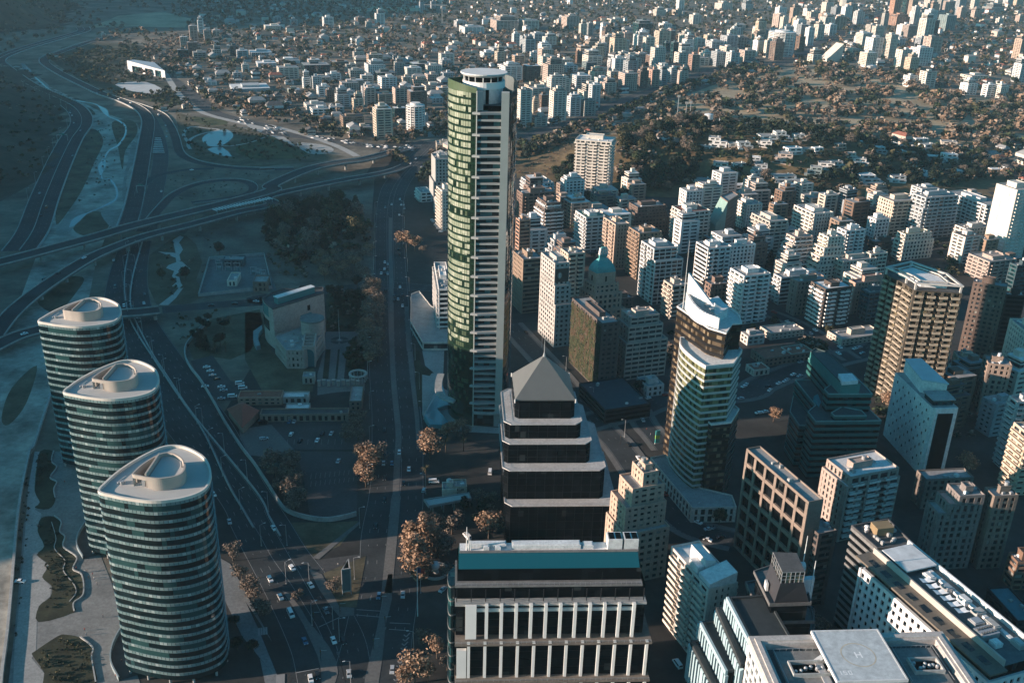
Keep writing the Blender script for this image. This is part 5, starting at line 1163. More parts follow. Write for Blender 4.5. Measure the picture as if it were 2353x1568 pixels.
B_('office_building', 'dark flat-roofed block with teal roof beside the green wall', OFF, 'g', (790,525), (835,560), (972,545), (830,700), 'P', 'P', 'd', roof=mat('roof_teal', (.14, .26, .28), .8, .1, .3))
B_('office_building', 'long brick block half hidden at the right edge of the skyscraper', OFF, 'c', (150,1482), (200,1500), (272,1492), (195,1790), 'R', 'R', 'r')
B_('apartment_building', 'white flat-roofed block below the golden slope, penthouse on top', APT, 'c', (195,1205), (280,1252), (422,1235), (285,1420), 'B1', 'P', 'w')
B_('apartment_building', 'dark brick block with narrow balconies in front of the golden slope', APT, 'c', (157,1292), (220,1318), (420,1285), (225,1560), 'P', 'B2', 'b')
B_('apartment_building', 'dark tower wrapped in white balcony bands, white rooftop terrace', APT, 'c', (305,1342), (372,1388), (490,1380), (370,1640), 'B1', 'B1', 'b', bal=wall('w'), steps=[(0, .86, 0, 0, 1, 0), (.86, 1, -2, -2, -1, 0)])
B_('apartment_building', 'cream terraced block with a white tank cluster on its roof', APT, 'g', (345,135), (430,165), (565,160), (430,330), 'B1', 'B1', 'w', steps=[(0, .6, 3, 2, 2, 0), (.6, .8, 1, 0, 0, 0), (.8, 1, -1, -1, -1, 0)], junk=8)
B_('apartment_building', 'white banded block with a flat green roof', APT, 'c', (573,1432), (650,1480), (782,1470), (650,1715), 'B1', 'B1', 'w', roof=mat('roof_green', (.10, .22, .17), .85, .15, .3), bt='c')
B_('apartment_building', 'wide dark brown block stepping down to the left above the white tower row', APT, 'c', (920,1378), (1000,1410), (1137,1365), (985,1600), 'P', 'P', 'b', steps=[(0, .6, 6, 3, 3, 0), (.6, .8, 3, 1, 1, 0), (.8, 1, 0, 0, 0, 0)], sp=1.6)
B_('apartment_building', 'white tower with a maroon top storey', APT, 'c', (1238,1400), (1312,1445), (1450,1408), (1285,1655), 'B1', 'B1', 'w', roof=mat('roof_maroon', (.20, .08, .06), .85))
B_('apartment_building', 'white stepped block right of the wedge roof', APT, 'c', (1682,1352), (1742,1392), (1850,1385), (1735,1560), 'P', 'P', 'w')
B_('apartment_building', 'cream tower with pale bands between wedge roof and brick-sided block', APT, 'd', (-12,1448), (122,1508), (238,1492), (120,1745), 'B1', 'B1', 'c')
B_('apartment_building', 'white banded tower with a red brick right side', APT, 'd', (258,1395), (425,1455), (528,1432), (410,1640), 'B1', 'Q', 'w', group=Q)
B_('apartment_building', 'cream tower with dark left side and white front bands, below the hillside terraces', APT, 'd', (880,1332), (962,1372), (1112,1347), (945,1600), 'P', 'B1', 'e')
B_('apartment_building', 'grey stepped tower with a turquoise roof patch', APT, 'd', (1105,1312), (1182,1347), (1322,1300), (1150,1620), 'B1', 'B2', 'g', steps=[(0, .75, 3, 2, 0, 0), (.75, 1, 0, 0, 0, 0)], junk=7)
B_('apartment_building', 'broad white tower with long curved balcony bands', APT, 'd', (1335,1300), (1590,1395), (1668,1372), (1540,1620), 'B2', 'B1', 'w', bp=1.6)
B_('apartment_building', 'tallest white tower at the right edge, blank ribbed left side', APT, 'd', (1668,1248), (1800,1295), (1930,1280), (1745,1775), 'V', 'B2', 'w', glass=wall('w'), rec=.2)
B_('apartment_building', 'small pale block in front of the tall ribbed white tower', APT, 'h', (1370,52), (1450,80), (1568,38), (1440,205), 'B1', 'P', 'e')
B_('apartment_building', 'terraced pyramid-shaped block with brown top', APT, 'h', (228,112), (292,140), (402,122), (270,375), 'B1', 'B1', 'p', steps=[(0, .4, 7, 5, 1, 0), (.4, .6, 5, 3, 0, 0), (.6, .8, 3, 2, 0, 0), (.8, 1, 0, 0, 0, 0)], bal=wall('w'))
B_('apartment_building', 'white pyramid-shaped terraced block with chimney-like vents', APT, 'h', (455,108), (520,138), (605,115), (455,395), 'B1', 'P', 'w', steps=[(0, .35, 11, 6, 2, 0), (.35, .55, 8, 4, 1, 0), (.55, .75, 4, 2, 0, 0), (.75, 1, 0, 0, 0, 0)], junk=9)
B_('apartment_building', 'white banded block with a dark top floor behind the terraced pyramid', APT, 'h', (572,68), (640,95), (757,76), (640,300), 'B1', 'B2', 'w')
B_('apartment_building', 'long cream block with recessed balconies left of the bronze tower', APT, 'h', (522,255), (620,302), (802,255), (605,430), 'B1', 'P', 'c')
B_('apartment_building', 'small white grid-fronted block touching the bronze tower', APT, 'h', (790,237), (808,252), (922,240), (805,400), 'P', 'W', 'w')
B_('apartment_building', 'tan block with an olive roof, top storeys stepped', APT, 'h', (958,97), (1042,118), (1195,90), (1030,285), 'B1', 'P', 'c', roof=mat('roof_olive', (.17, .17, .10), .9), steps=[(0, .75, 2, 2, 2, 0), (.75, 1, 0, 0, 0, 0)])
B_('office_building', 'low dark block between the white terraces and the olive-roofed block', OFF, 'h', (788,150), (835,170), (962,125), (830,270), 'R', 'R', 'd')
B_('apartment_building', 'salmon balconied block right of the bronze tower top', APT, 'h', (1475,245), (1612,305), (1748,265), (1590,440), 'B1', 'B2', 'p')
B_('office_building', 'dark glass office at the right edge under the white tower', OFF, 'h', (1737,310), (1800,330), (1960,310), (1790,560), 'R', 'R', 't', glass=GLT)
B_('apartment_building', 'black and white banded block with zigzag balconies', APT, 'h', (382,438), (500,490), (655,455), (480,755), 'B1', 'B2', 'd', bal=wall('w'), roof=ROOFW)
B_('apartment_building', 'slim white block with a dark roof slab left of the zigzag balconies', APT, 'h', (128,385), (200,412), (400,375), (185,590), 'B1', 'R', 'w')
B_('office_building', 'tan block with small windows just left of the zigzag balconies', OFF, 'h', (258,412), (312,440), (480,395), (290,665), 'P', 'P', 'n')
B_('office_building', 'red-brown block under a slate mansard roof', OFF, 'h', (675,432), (702,448), (895,398), (680,655), 'Q', 'Q', 'r', roof=mat('roof_slate2', (.06, .08, .10), .7))
B_('office_building', 'small teal-framed glass block at the left foot of the bronze tower', OFF, 'h', (782,478), (800,515), (880,470), (775,705), 'W', 'W', 't', glass=GLT)
T, pl, za, zb = B_('office_building', 'wide dark brown office with rows of small square windows', OFF, 'h', (1500,410), (1500,440), (1725,520), (1370,935), 'Q', 'P', 'b', ang=-26, sp=1.5)
B_('office_building', 'black glass wing at the right end of the dark brown office', OFF, 'h', (1760,505), (1728,528), (1832,512), (1690,900), 'R', 'R', 'k', ang=-5, glass=GLB)
B_('office_building', 'brown tower with one sunlit edge below the dark brown office', OFF, 'h', (1562,930), (1602,992), (1778,1032), (1545,1320), 'V', 'P', 'n', ang=-12)
B_('office_building', 'low flat-roofed building behind the sunlit-edge tower', OFF, 'h', (1350,905), (1400,960), (1530,968), (1420,1060), 'P', 'P', 'e', ang=-8)
B_('office_building', 'tan tower cut by the right edge, bright left side', OFF, 'h', (1838,690), (1880,800), (2050,820), (1820,1150), 'Q', 'P', 'c', ang=0)
B_('apartment_building', 'grey balconied block at the right edge above the twin grey towers', APT, 'h', (1722,1212), (1800,1255), (1960,1240), (1690,1700), 'B1', 'B3', 'g', ang=8)
B_('apartment_building', 'sunlit balconied block cut by the lower right edge', APT, 'h', (1820,1390), (1870,1470), (2050,1450), (1745,1880), 'B1', 'B1', 'c', ang=8)
g_ = at('k', 1640, 640)
h_ = height_at('l', -43, -9, g_[1])
B_('framed_tower', 'brown slab with deep rectangular windows and a lit end wall', OFF, 'l', (-43,-9), (385,355), (457,342), (300,760), 'V', 'X', 'n', glass=GLB, h=h_, fh=7.4, sp=1.7, rec=1.0, pent=0, junk=3)
B_('office_building', 'lower dark brown wing right of the framed slab', OFF, 'l', (385,480), (452,572), (577,545), (420,900), 'R', 'V', 'd', pent=0, h=h_ * .72)
B_('apartment_building', 'brick and white balconied block with a large white rooftop room', APT, 'l', (530,55), (668,185), (1010,128), (570,600), 'Q', 'B3', 'p', bal=wall('w'), roof=ROOFW, steps=[(0, .88, 2, 1, .5, 0), (.88, 1, 0, 0, 0, 0)])
B_('apartment_building', 'left one of the twin grey residential towers', APT, 'l', (1312,228), (1410,315), (1575,300), (1340,800), 'Q', 'P', 'h', ang=8, steps=[(0, .78, 8, 0, 0, 0), (.78, .9, 4, 0, 0, 0), (.9, 1, 0, 0, 0, 0)])
B_('apartment_building', 'right one of the twin grey residential towers', APT, 'l', (1580,250), (1645,315), (1800,300), (1590,800), 'Q', 'P', 'h', ang=8)
B_('office_building', 'low dark block with a slate roof behind the twin grey towers', OFF, 'l', (1125,135), (1180,200), (1480,160), (1110,390), 'P', 'P', 'h', ang=8, pent=0)
B_('office_building', 'dark brown building with lit windows at the lower right edge', OFF, 'l', (1770,690), (1800,760), (1950,770), (1740,940), 'R', 'W', 'b', ang=5)
B_('office_building', 'low dark teal roofed building at the right edge beside the long hotel', OFF, 'l', (1620,930), (1800,1160), (1960,1160), (1760,1400), 'R', 'R', 'k', ang=8, roof=mat('roof_teal2', (.07, .17, .19), .8, .2, .3), pent=0, h=14)
T, pl, za, zb = B_('apartment_building', 'beige block with white lean-to roofs and curved balconies in the foreground', APT, 'k', (1240,650), (1480,945), (1665,885), (1350,1400), 'B3', 'Q', 'e', bal=mat('beige_balcony', (.66, .58, .47), .8), roof=ROOFW, pent=0, bp=1.5, h=36)
p0, p1, p2, p3 = (Vector(q) for q in pl); uu = (p1 - p0); vv = (p3 - p0)
def qd(s0, s1, t0, t1): return ccw([tuple(p0 + uu * s0 + vv * t0), tuple(p0 + uu * s1 + vv * t0), tuple(p0 + uu * s1 + vv * t1), tuple(p0 + uu * s0 + vv * t1)])
T.part('lean_to_roof', MB().prism(qd(.05, .97, .02, .30), zb + .15, [zb + 2.4, zb + 5.2, zb + 5.2, zb + 2.4]), WHITE)
T.part('stair_house', MB().prism(qd(.3, .65, .33, .72), zb + .15, [zb + 6.2, zb + 5.2, zb + 5.2, zb + 6.2]), ROOFW)
T.part('stair_house', MB().prism(qd(.05, .28, .34, .55), zb + .15, zb + 3.6), ROOFW)
B_('apartment_building', 'small peach setback tower beside the black pyramid tower', OFF, 'k', (975,75), (1040,160), (1112,140), (985,900), 'Q', 'P', 'p', sp=1.5, steps=[(0, .5, 9, 5, 5, 3), (.5, .72, 8, 2, 4, 2), (.72, .88, 5, 1, 3, 1), (.88, 1, 0, 0, 0, 0)], h=50)
# wedge building with a slanted green roof
w_ = [at('c', *q, 34) for q in ((1560,1335),(1610,1372),(1682,1325),(1640,1300))]
T = Thing('wedge_building', 'dark brick building with a steep slanted green roof on its left', APT, (*w_[0], 0), Q); W = MB()
wp = ccw(w_); tier(T, W, wp, -.5, 34, ('R', 'Q'), GL, 3.1, 1.4, wall('b')); roof_on(T, W, wp, 34, ROOFG); T.part('wall', W, wall('b'))
a, b, c, d = (Vector(at('c', *q)) for q in ((1470,1640), (1560,1640), (1650,1600), (1560,1590)))
a0, b0 = Vector(wp[0]), Vector(wp[1])
l0, l1 = Vector(at('c', 1560, 1335, 34)), Vector(at('c', 1610, 1372, 34)); dv = Vector((-9, -4))
T.part('slanted_roof', MB().face([(*l0, 34), (*l1, 34), (*(l1 + dv), 14), (*(l0 + dv), 14)]).face([(*l1, 34), (*l1, 0), (*(l1 + dv), 0), (*(l1 + dv), 14)]).face([(*(l0 + dv), 14), (*(l1 + dv), 14), (*(l1 + dv), 0), (*(l0 + dv), 0)]), mat('slanted_green', (.22, .33, .29), .7, .12, .3))
# white apartment slab on the slope
B_('hillside_apartments', 'large white apartment block standing alone on the slope', APT, 'c', (572,912), (585,948), (862,912), (600,1300), 'B1', 'B3', 'w', ang=-14, fh=3.15, roof=ROOFW, steps=[(0, .94, 0, 0, 0, 0), (.94, 1, 1, 1, 1, 0)], group=None, junk=6)
mb = MB().prism(ccw([at('c', *q, 4) for q in ((555,1300),(700,1330),(930,1350),(1000,1320),(880,1305),(600,1285))]), 0, 5); single('podium_terrace', 'white curved podium terrace at the foot of the hillside apartment block', 'terrace', mb, CONC, (*at('c', 700, 1330, 4), 0))
# buildings between avenue and skyscraper
T, pl, za, zb = blk('clinic_slab', 'long white banded slab left of the skyscraper foot, on a low podium', 'hospital', 'f', (1176,308), (1312,490), (1400,492), (1312,800), 'B1', 'R', 'w', fh=3.4, ang=8, junk=8)
pdp = ccw([at('f', *q, 5) for q in ((1120,705),(1205,850),(1400,850),(1420,700),(1260,600),(1180,500),(1125,520))])
tower('clinic_podium', 'low pale podium with a projecting canopy under the white banded slab', 'podium', pdp, -.3, 5, ('R',), 'e', GL, fh=5, sp=1.8)
blk('office_building', 'plain grey tower of stacked boxes left of the skyscraper', OFF, 'b', (1247,1045), (1290,1085), (1400,1075), (1330,1480), 'X', 'P', 'g', ang=14, steps=[(0, .38, -2, 0, 0, 0), (.38, .62, 2, 0, 0, 0), (.62, 1, 0, 0, 0, 0)], group=Q)
blk('apartment_building', 'slim cream block behind the left edge of the skyscraper', APT, 'b', (1297,1265), (1335,1300), (1420,1290), (1340,1565), 'B1', 'P', 'c', group=Q)
blk('office_building', 'low tan office with a flat roof at the avenue fork', OFF, 'b', (1287,955), (1300,985), (1420,975), (1290,1030), 'R', 'R', 'c', group=Q, ang=8)
blk('house', 'pair of stacked white terraced houses beside the avenue', HSE, 'b', (1160,1275), (1190,1310), (1262,1300), (1195,1370), 'B1', 'B1', 'w', pent=0, group=Q)
# small buildings near the street crossing
blk('house', 'white two-storey building beside the green wall tower', OFF, 'g', (920,1095), (1065,1150), (1170,1125), (1065,1215), 'P', 'P', 'w', pent=1, group=Q, roof=mat('roof_bluegrey', (.22, .28, .29), .85))
blk('dark_pavilion', 'low black pavilion with a blue roof at the street corner', 'pavilion', 'g', (650,1120), (780,1310), (1000,1180), (780,1350), 'R', 'R', 'k', glass=GLB, pent=0, roof=mat('roof_navy', (.03, .06, .075), .5), h=8, group=Q)
for n_, (lab, A, B, C, bs, rf) in enumerate((('tile-roofed house nearest the curved striped tower', (1720,1000), (1790,1040), (1860,1000), (1790,1075), ROOFR), ('grey-roofed house beyond the tile roofs, left of the green office', (1760,900), (1820,930), (1900,890), (1815,965), ROOFG))):
 blk('house', lab, HSE, 'g', A, B, C, bs, 'P', 'P', 'c', pent=0, roof=rf, group=Q)
blk('house', 'pale villa with a flat roof left of the bronze tower foot', HSE, 'h', (520,770), (610,830), (830,750), (650,870), 'P', 'P', 'e', pent=1, group=Q)
blk('house', 'low brown-roofed row house left of the green office', HSE, 'h', (-40,900), (90,960), (400,900), (90,1010), 'P', 'P', 'n', pent=0, roof=ROOFR, group=Q)
blk('house', 'tile-roofed house with a pale terrace left of the green office', HSE, 'h', (200,880), (270,930), (390,890), (280,980), 'P', 'P', 'c', pent=0, roof=ROOFR, group=Q)
blk('house', 'grey-roofed villa under the white and teal tower', HSE, 'h', (60,740), (130,790), (340,750), (130,830), 'P', 'P', 'e', pent=0, roof=ROOFG, group=Q)
blk('house', 'pale villa with grey roof right of the bronze tower foot', HSE, 'h', (1345,990), (1400,1040), (1520,1010), (1400,1100), 'P', 'P', 'e', pent=0, roof=ROOFG, group=Q, h=7)
# services on the left
for lab, t, A, B, C, bs, c, rf, hh in (('low institute canteen with pale roof beside the pink forecourt', 'f', (700,1140), (705,1250), (800,1140), (705,1260), 'n', ROOFG, 5), ('long brick garage wing south of the forecourt', 'f', (90,1300), (100,1340), (700,1330), (100,1350), 'n', ROOFD, 4), ('white-roofed car shelter beside the red brick wing', 'f', (250,1185), (255,1222), (430,1215), (255,1232), 'e', ROOFW, 3.4), ('second narrow white-roofed shelter below the first', 'f', (270,1285), (272,1303), (435,1295), (272,1312), 'e', ROOFW, 3.2), ('long red brick wing left of the forecourt', 'f', (-60,1178), (-50,1225), (250,1215), (-50,1235), 'r', ROOFR, 4.2), ('small grey kiosk on the institute lawn', 'f', (385,1050), (388,1085), (440,1080), (388,1100), 'g', ROOFG, 4)):
 blk('annex', lab, 'annex', t, A, B, C, bs, 'P', 'P', c, pent=0, roof=rf, h=hh, junk=1, ang=5)
q = [at('e', *k, 5) for k in ((1535,1290),(1640,1240),(1760,1300),(1640,1420))]
T = Thing('tiled_hall', 'hall with a large red hipped roof between car park and highway', 'hall', (*q[0], 0)); p = ccw(q); c_ = Vector(p[0]) * .25 + Vector(p[1]) * .25 + Vector(p[2]) * .25 + Vector(p[3]) * .25
T.part('wall', MB().prism(inset(p, .8), 0, 4.6), wall('n')); T.part('roof', MB().frustum(p, [tuple(c_ + (Vector(k) - c_) * .12) for k in p], 4.61, 9.5), mat('roof_red', (.30, .10, .07), .85, .15, .6))
# ring pavilion, pergolas, monument
cx, cy = at('f', 765, 1060, 4); cir = [(cx + 5.6 * math.cos(k * math.pi / 14), cy + 5.6 * math.sin(k * math.pi / 14)) for k in range(28)]
T = Thing('ring_pavilion', 'round open pavilion with a pale ring roof at the forecourt corner', 'pavilion', (cx, cy, 0)); T.part('ring_roof', MB().ring(cir, inset(cir, 1.2), 4, 4.9), CONC)
for k in range(14): T.part('column', MB().tube((*inset(cir, .6)[k * 2], 0), (*inset(cir, .6)[k * 2], 4), .3), CONC)
for k in range(9):
 a = at('f', 500 + k * 33, 1108 - (k % 2) * 6, 3); single('gate_pillar', 'square stone pillar in the row across the forecourt', 'pillar', MB().box(a, 1.6, 1.6, 0, 3.4, 5).box(a, 2.0, 2.0, 3.41, 3.7, 5), mat('pink_granite', (.40, .33, .29)), (*a, 0), 'pillars across the forecourt')
q = at('f', 640, 830); T = Thing('flagpole', 'tall white flagpole standing on the round forecourt emblem', 'flagpole', (*q, 0)); T.part('pole', MB().tube((*q, 0), (*q, 22), .18, .08), WHITE); T.part('base', MB().tube((*q, 0), (*q, .6), 1.2, n=12), CONC)
mb = MB()
for k in range(24):
 if k % 6 == 0: continue
 a0, a1 = k * math.pi / 12, (k + 1) * math.pi / 12
 mb.face([(q[0] + r * math.cos(a), q[1] + r * math.sin(a), .12) for r, a in ((2.5, a0), (6, a0), (6, a1), (2.5, a1))])
struct('plaza_marking', mb, mat('dark_paving', (.06, .06, .055), .9))
q = at('j', 1290, 815); T = Thing('fountain_monument', 'round stone ring with a white globe in the park beside the avenue', 'monument', (*q, 0)); cir = [(q[0] + 6 * math.cos(k * math.pi / 16), q[1] + 6 * math.sin(k * math.pi / 16)) for k in range(32)]
T.part('ring', MB().ring(cir, inset(cir, .9), 0, 1.0), CONC); T.part('plinth', MB().tube((*q, 0), (*q, 1.6), 1.5, 1.1, 12), CONC); T.part('globe', MB().ball((q[0], q[1], 3.4), 2.0, 16), WHITE, smooth=True)
# petrol station
p = [at('j', *k, 5.5) for k in ((1215,328),(1245,372),(1530,318),(1515,282))]
T = Thing('station_canopy', 'long pale flat canopy of the petrol station beside the avenue', 'canopy', (*p[0], 0)); p = ccw(p); T.part('roof', MB().prism(p, 4.8, 5.5), mat('canopy_pale', (.36, .42, .42), .7, .1, .2)); T.part('roof_rim', MB().ring(inset(p, -.25), inset(p, .3), 4.7, 5.9), ROOFG)
for k in range(4):
 for s_ in (.25, .75): a = Vector(p[0]) * (1 - s_) + Vector(p[1]) * s_; b = Vector(p[3]) * (1 - s_) + Vector(p[2]) * s_; c = a + (b - a) * (.12 + .25 * k); T.part('column', MB().tube((*c, 0), (*c, 4.8), .25), STEEL)
blk('station_shop', 'small station shop with roof plant behind the pale canopy', 'shop', 'j', (1395,215), (1405,250), (1490,235), (1405,275), 'R', 'P', 'e', pent=0, h=5, ang=6, junk=3)
blk('station_store', 'round-cornered store with a chimney next to the station shop', 'shop', 'j', (1330,240), (1338,268), (1395,255), (1338,290), 'X', 'X', 'c', pent=1, h=4.5, ang=6, junk=2)
# three-sided billboard, totem, flag
q = [at('j', *k, 11) for k in ((660,875),(722,882),(720,872))]
a, b = Vector(at('j', 662, 975)), Vector(at('j', 720, 965)); T = Thing('billboard', 'three-sided billboard frame on the planted triangle', 'billboard', (*a, 0))
c = (a + b) / 2 + Vector((0, 7)); tri = ccw([tuple(a), tuple(b), tuple(c)]); T.part('panel', MB().prism(tri, 2, 12.5, top=False, bot=False), mat('billboard_grey', (.12, .14, .14), .6)); T.part('frame', MB().ring(inset(tri, -.1), inset(tri, .4), 12.51, 13.0), CONC); T.part('frame', MB().ring(inset(tri, -.1), inset(tri, .4), 1.5, 1.99), CONC)
for k in tri: T.part('post', MB().tube((*k, 0), (*k, 12.9), .22), STEEL)
q = at('g', 1130, 1530); T = Thing('sign_totem', 'tall illuminated blue-green advertising totem at the street corner', 'sign', (*q, 0)); T.part('panel', MB().box(q, 2.4, .6, .6, 8.2, 15), shiny('totem_teal', (.06, .34, .34), .3)); T.part('panel_stripe', MB().box((q[0], q[1]), 2.5, .7, 3.2, 5.4, 15), shiny('totem_lime', (.25, .5, .12), .3)); T.part('base', MB().box(q, 2.6, .9, 0, .6, 15), CONC)
q = at('j', 1170, 1115); T = Thing('flagpole', 'white flagpole with a dark flag beside the avenue', 'flagpole', (*q, 0)); T.part('pole', MB().tube((*q, 0), (*q, 24), .22, .1), WHITE); f_ = MB()
for k in range(6): x0, x1 = k * .5, (k + 1) * .5; f_.face([(q[0] + x0, q[1] + .3 * math.sin(x0 * 2), 21), (q[0] + x1, q[1] + .3 * math.sin(x1 * 2), 21), (q[0] + x1, q[1] + .3 * math.sin(x1 * 2), 23.6), (q[0] + x0, q[1] + .3 * math.sin(x0 * 2), 23.6)], 1 if k > 2 else 0)
T.part('flag', f_, [mat('flag_dark', (.02, .03, .08), .8), mat('flag_red', (.25, .03, .02), .8)])
# substation
ss = [at('e', *k) for k in ((1420,285),(1790,255),(1845,480),(1345,535))]
sheet('substation_yard', [('e', 1420, 285), ('e', 1790, 255), ('e', 1875, 490), ('e', 1345, 535)], .09, mat('yard_gravel', (.13, .15, .15), .9, .2, .1, scale2=.6))
pw = ss + [ss[0]]; mb = MB(); wallstrip(mb, [(x, y, 0) for x, y in pw], 0, .4, 2.6); single('yard_wall', 'pale perimeter wall of the electrical substation', 'wall', mb, CONC, (*ss[0], 0))
for lab, A, B, C, bs, c, hh in (('white hip-roofed control house in the substation', (1535,375), (1538,430), (1605,425), (1540,450), 'w', 4), ('long teal equipment hall along the far substation wall', (1505,262), (1510,290), (1660,272), (1512,300), 't', 5), ('brown transformer building in the substation', (1708,395), (1712,440), (1812,435), (1712,470), 'n', 7)):
 blk('control_house', lab, 'utility building', 'e', A, B, C, bs, 'P', 'P', c, pent=0, h=hh, ang=5, junk=1)
for k in range(9):
 x, y = 1480 + (k % 3) * 60 + (k // 3) * 8, 310 + (k // 3) * 45 if k < 6 else 330 + k * 9
 q = at('e', x if k < 6 else 1720 + (k - 6) * 32, y, 0); T = Thing('transformer_frame', 'steel lattice frame in the substation yard', 'switchgear', (*q, 0), 'switchgear in the substation yard'); mb = MB()
 for dx in (-2.2, 2.2): mb.tube((q[0] + dx, q[1], 0), (q[0] + dx, q[1], 6), .18, n=4)
 T.part('frame', mb.tube((q[0] - 2.6, q[1], 6), (q[0] + 2.6, q[1], 6), .2, n=4), STEEL); T.part('transformer', MB().box(q, 2.4, 1.6, 0, 2.4), mat('transformer_teal', (.12, .20, .21), .6)); 
 for dx in (-1, 0, 1): T.part('insulator', MB().tube((q[0] + dx, q[1], 2.4), (q[0] + dx, q[1], 3.6), .16, n=6), ROOFW)
# viaducts
def viaduct(label, pts, z, w):
 p = pathz(pts, z); T = Thing('viaduct', label, 'viaduct', (p[len(p) // 2][0], p[len(p) // 2][1], 0)); mb = MB(); strip(mb, p, w); ROADS.append((p, w))
 T.part('road_surface', mb, ASPH); mb = MB(); lo = [(a, b, c - 1.6) for a, b, c in p]; L1, R1 = strip(mb, [(a, b, c - .03) for a, b, c in p], w + .6); L2, R2 = strip(mb, lo, w - 1)
 for A, B in ((L1, L2), (R1, R2)):
  for i in range(len(A) - 1): mb.face([A[i], A[i + 1], B[i + 1], B[i]])
 T.part('deck', mb, CONCD)
 for s_ in (-1, 1): mb = MB(); wallstrip(mb, p, s_ * (w / 2 + .1), .35, 1.0); T.part('parapet', mb, CONC)
 d = 0
 for i in range(1, len(p)):
  d += (Vector(p[i][:2]) - Vector(p[i - 1][:2])).length
  if d > 34:
   d = 0; g = terrain(p[i][0], p[i][1])
   if p[i][2] > 4: T.part('pier', MB().tube((p[i][0], p[i][1], g - .3), (p[i][0], p[i][1], p[i][2] - 1.5), 1.2, n=10), CONC)
viaduct('upper of two long viaducts crossing the river bed in front of the loop ramp', TP('e', -60,315,150,262,400,195,650,128,900,55) + TP('a', 1250, 1445, 1560, 1370, 1845, 1290) + TP('b', 180,1255,420,1150,620,1105,800,1080) + [('b', 1000, 1030, 3), ('b', 1120, 1000, .4)], 8.5, 15)
viaduct('lower of two long viaducts, rising from the river road to the avenue', [('e', -40, 800, 2), ('e', 60, 670, 5), ('e', 190, 550, 7)] + TP('e', 370,420,600,278,800,190,1000,120) + TP('a', 1300,1520,1600,1440,1845,1385) + TP('b', 150,1335,420,1270,700,1215,900,1180) + [('b', 1020, 1150, 3), ('b', 1090, 1120, .5)], 7.5, 12)
viaduct('small bridge carrying the cross road behind the farthest oval tower', [('e', -60, 885, 4.5), ('e', 120, 800, 6), ('e', 280, 755, 6.5)] + TP('e', 450,715,650,675,800,650,950,640,1080,625), 6.5, 13)
T = Thing('ramp_shelter', 'white ribbed canopy over the ramp beside the upper viaduct', 'canopy', (*at('a', 1600, 1400, 10), 0))
a, b = V2('a', 1470, 1425, 11), V2('a', 1845, 1345, 11); e = (b - a).normalized(); nn = Vector((-e.y, e.x)) * 7
for k in range(20): q = a + (b - a) * k / 19; T.part('rib', MB().prism(ccw([tuple(q - e * .6), tuple(q + e * .6), tuple(q + e * .6 + nn), tuple(q - e * .6 + nn)]), 10.4, 11), WHITE)
for k in range(7): q = a + (b - a) * k / 6; T.part('post', MB().tube((*q, 0), (*q, 10.4), .3), CONC)
T = Thing('tunnel_beams', 'pale struts spanning the sunken highway trench', 'trench struts', (*at('a', 1075, 980), 0))
for k in range(9): a_, b_ = at('a', 1050 - k * 2, 935 + k * 12, 1.5), at('a', 1090 + k * 3, 935 + k * 12, 1.5); T.part('strut', MB().tube((*a_, 1.2), (*b_, 1.2), .6, n=6), WHITE)
# cultural hall and small white buildings beside the river
A, B, C, D = (V2('a', *q, 16) for q in ((860,415),(1113,462),(1045,408),(905,405)))
T = Thing('cultural_hall', 'white hall with a wedge roof and tall open front beside the river', 'hall', (*A, 0)); p = ccw([tuple(A), tuple(B), tuple(C), tuple(D)])
hs = {tuple(A): 17, tuple(B): 12, tuple(C): 12, tuple(D): 16}
T.part('roof', MB().prism(p, 10, [hs[q] for q in p]), ROOFW); e = (B - A)
for s_, w2 in ((0, .12), (.40, .07), (.68, .06), (.9, .1)): q0, q1 = A + e * s_, A + e * (s_ + w2); k = Vector((1, 4)); T.part('pier', MB().prism(ccw([tuple(q0), tuple(q1), tuple(q1 + k), tuple(q0 + k)]), 0, 10), WHITE)
T.part('back_wall', MB().prism(inset(p, 2.5), 0, 10), GLT)
# ================================================================== FAR CITY
CN = {'h': 'grey-brown', 'd': 'dark brown', 'k': 'black', 'w': 'white', 'c': 'cream', 'p': 'pinkish brick', 'b': 'dark brick', 'r': 'terracotta', 'g': 'grey', 't': 'dark glass', 'n': 'brown', 'e': 'beige', 'o': 'grey-green'}
MARKS = [('the white cultural hall', 333, 153), ('the brick tower cluster', 455, 80), ('the river pond', 505, 325), ('the stepped terracotta blocks', 880, 215), ('the rooftop helipad disc', 1107, 160), ('the blank white slab', 1205, 240), ('the hillside apartment block', 1365, 365), ('the round white office', 1795, 100), ('the tall terracotta tower', 2045, 25), ('the long boulevard', 1910, 110), ('the white water tower', 1625, 275), ('the avenue junction', 910, 345), ('the dark glass office slab', 620, 155), ('the golf park', 2080, 230), ('the lone far towers', 978, 15), ('the domed tower', 1385, 600), ('the emblem tower', 1295, 610), ('the white sail crown', 1600, 690), ('the bronze tower', 2110, 610), ('the terraced white pyramid', 1890, 560), ('the ribbed white tower', 2290, 480), ('the zigzag balconies', 1900, 680), ('the maroon-topped tower', 1575, 470), ('the green office', 1900, 850), ('the tile-roofed houses', 1760, 800), ('the wedge roof', 1655, 460), ('the dark brown office', 2270, 690), ('the olive roof', 2090, 540), ('the pale far field', 870, 22), ('the dark glass tower', 1540, 120), ('the stone tower row', 1350, 75), ('the low white villas', 760, 250), ('the right edge park', 2300, 205)]
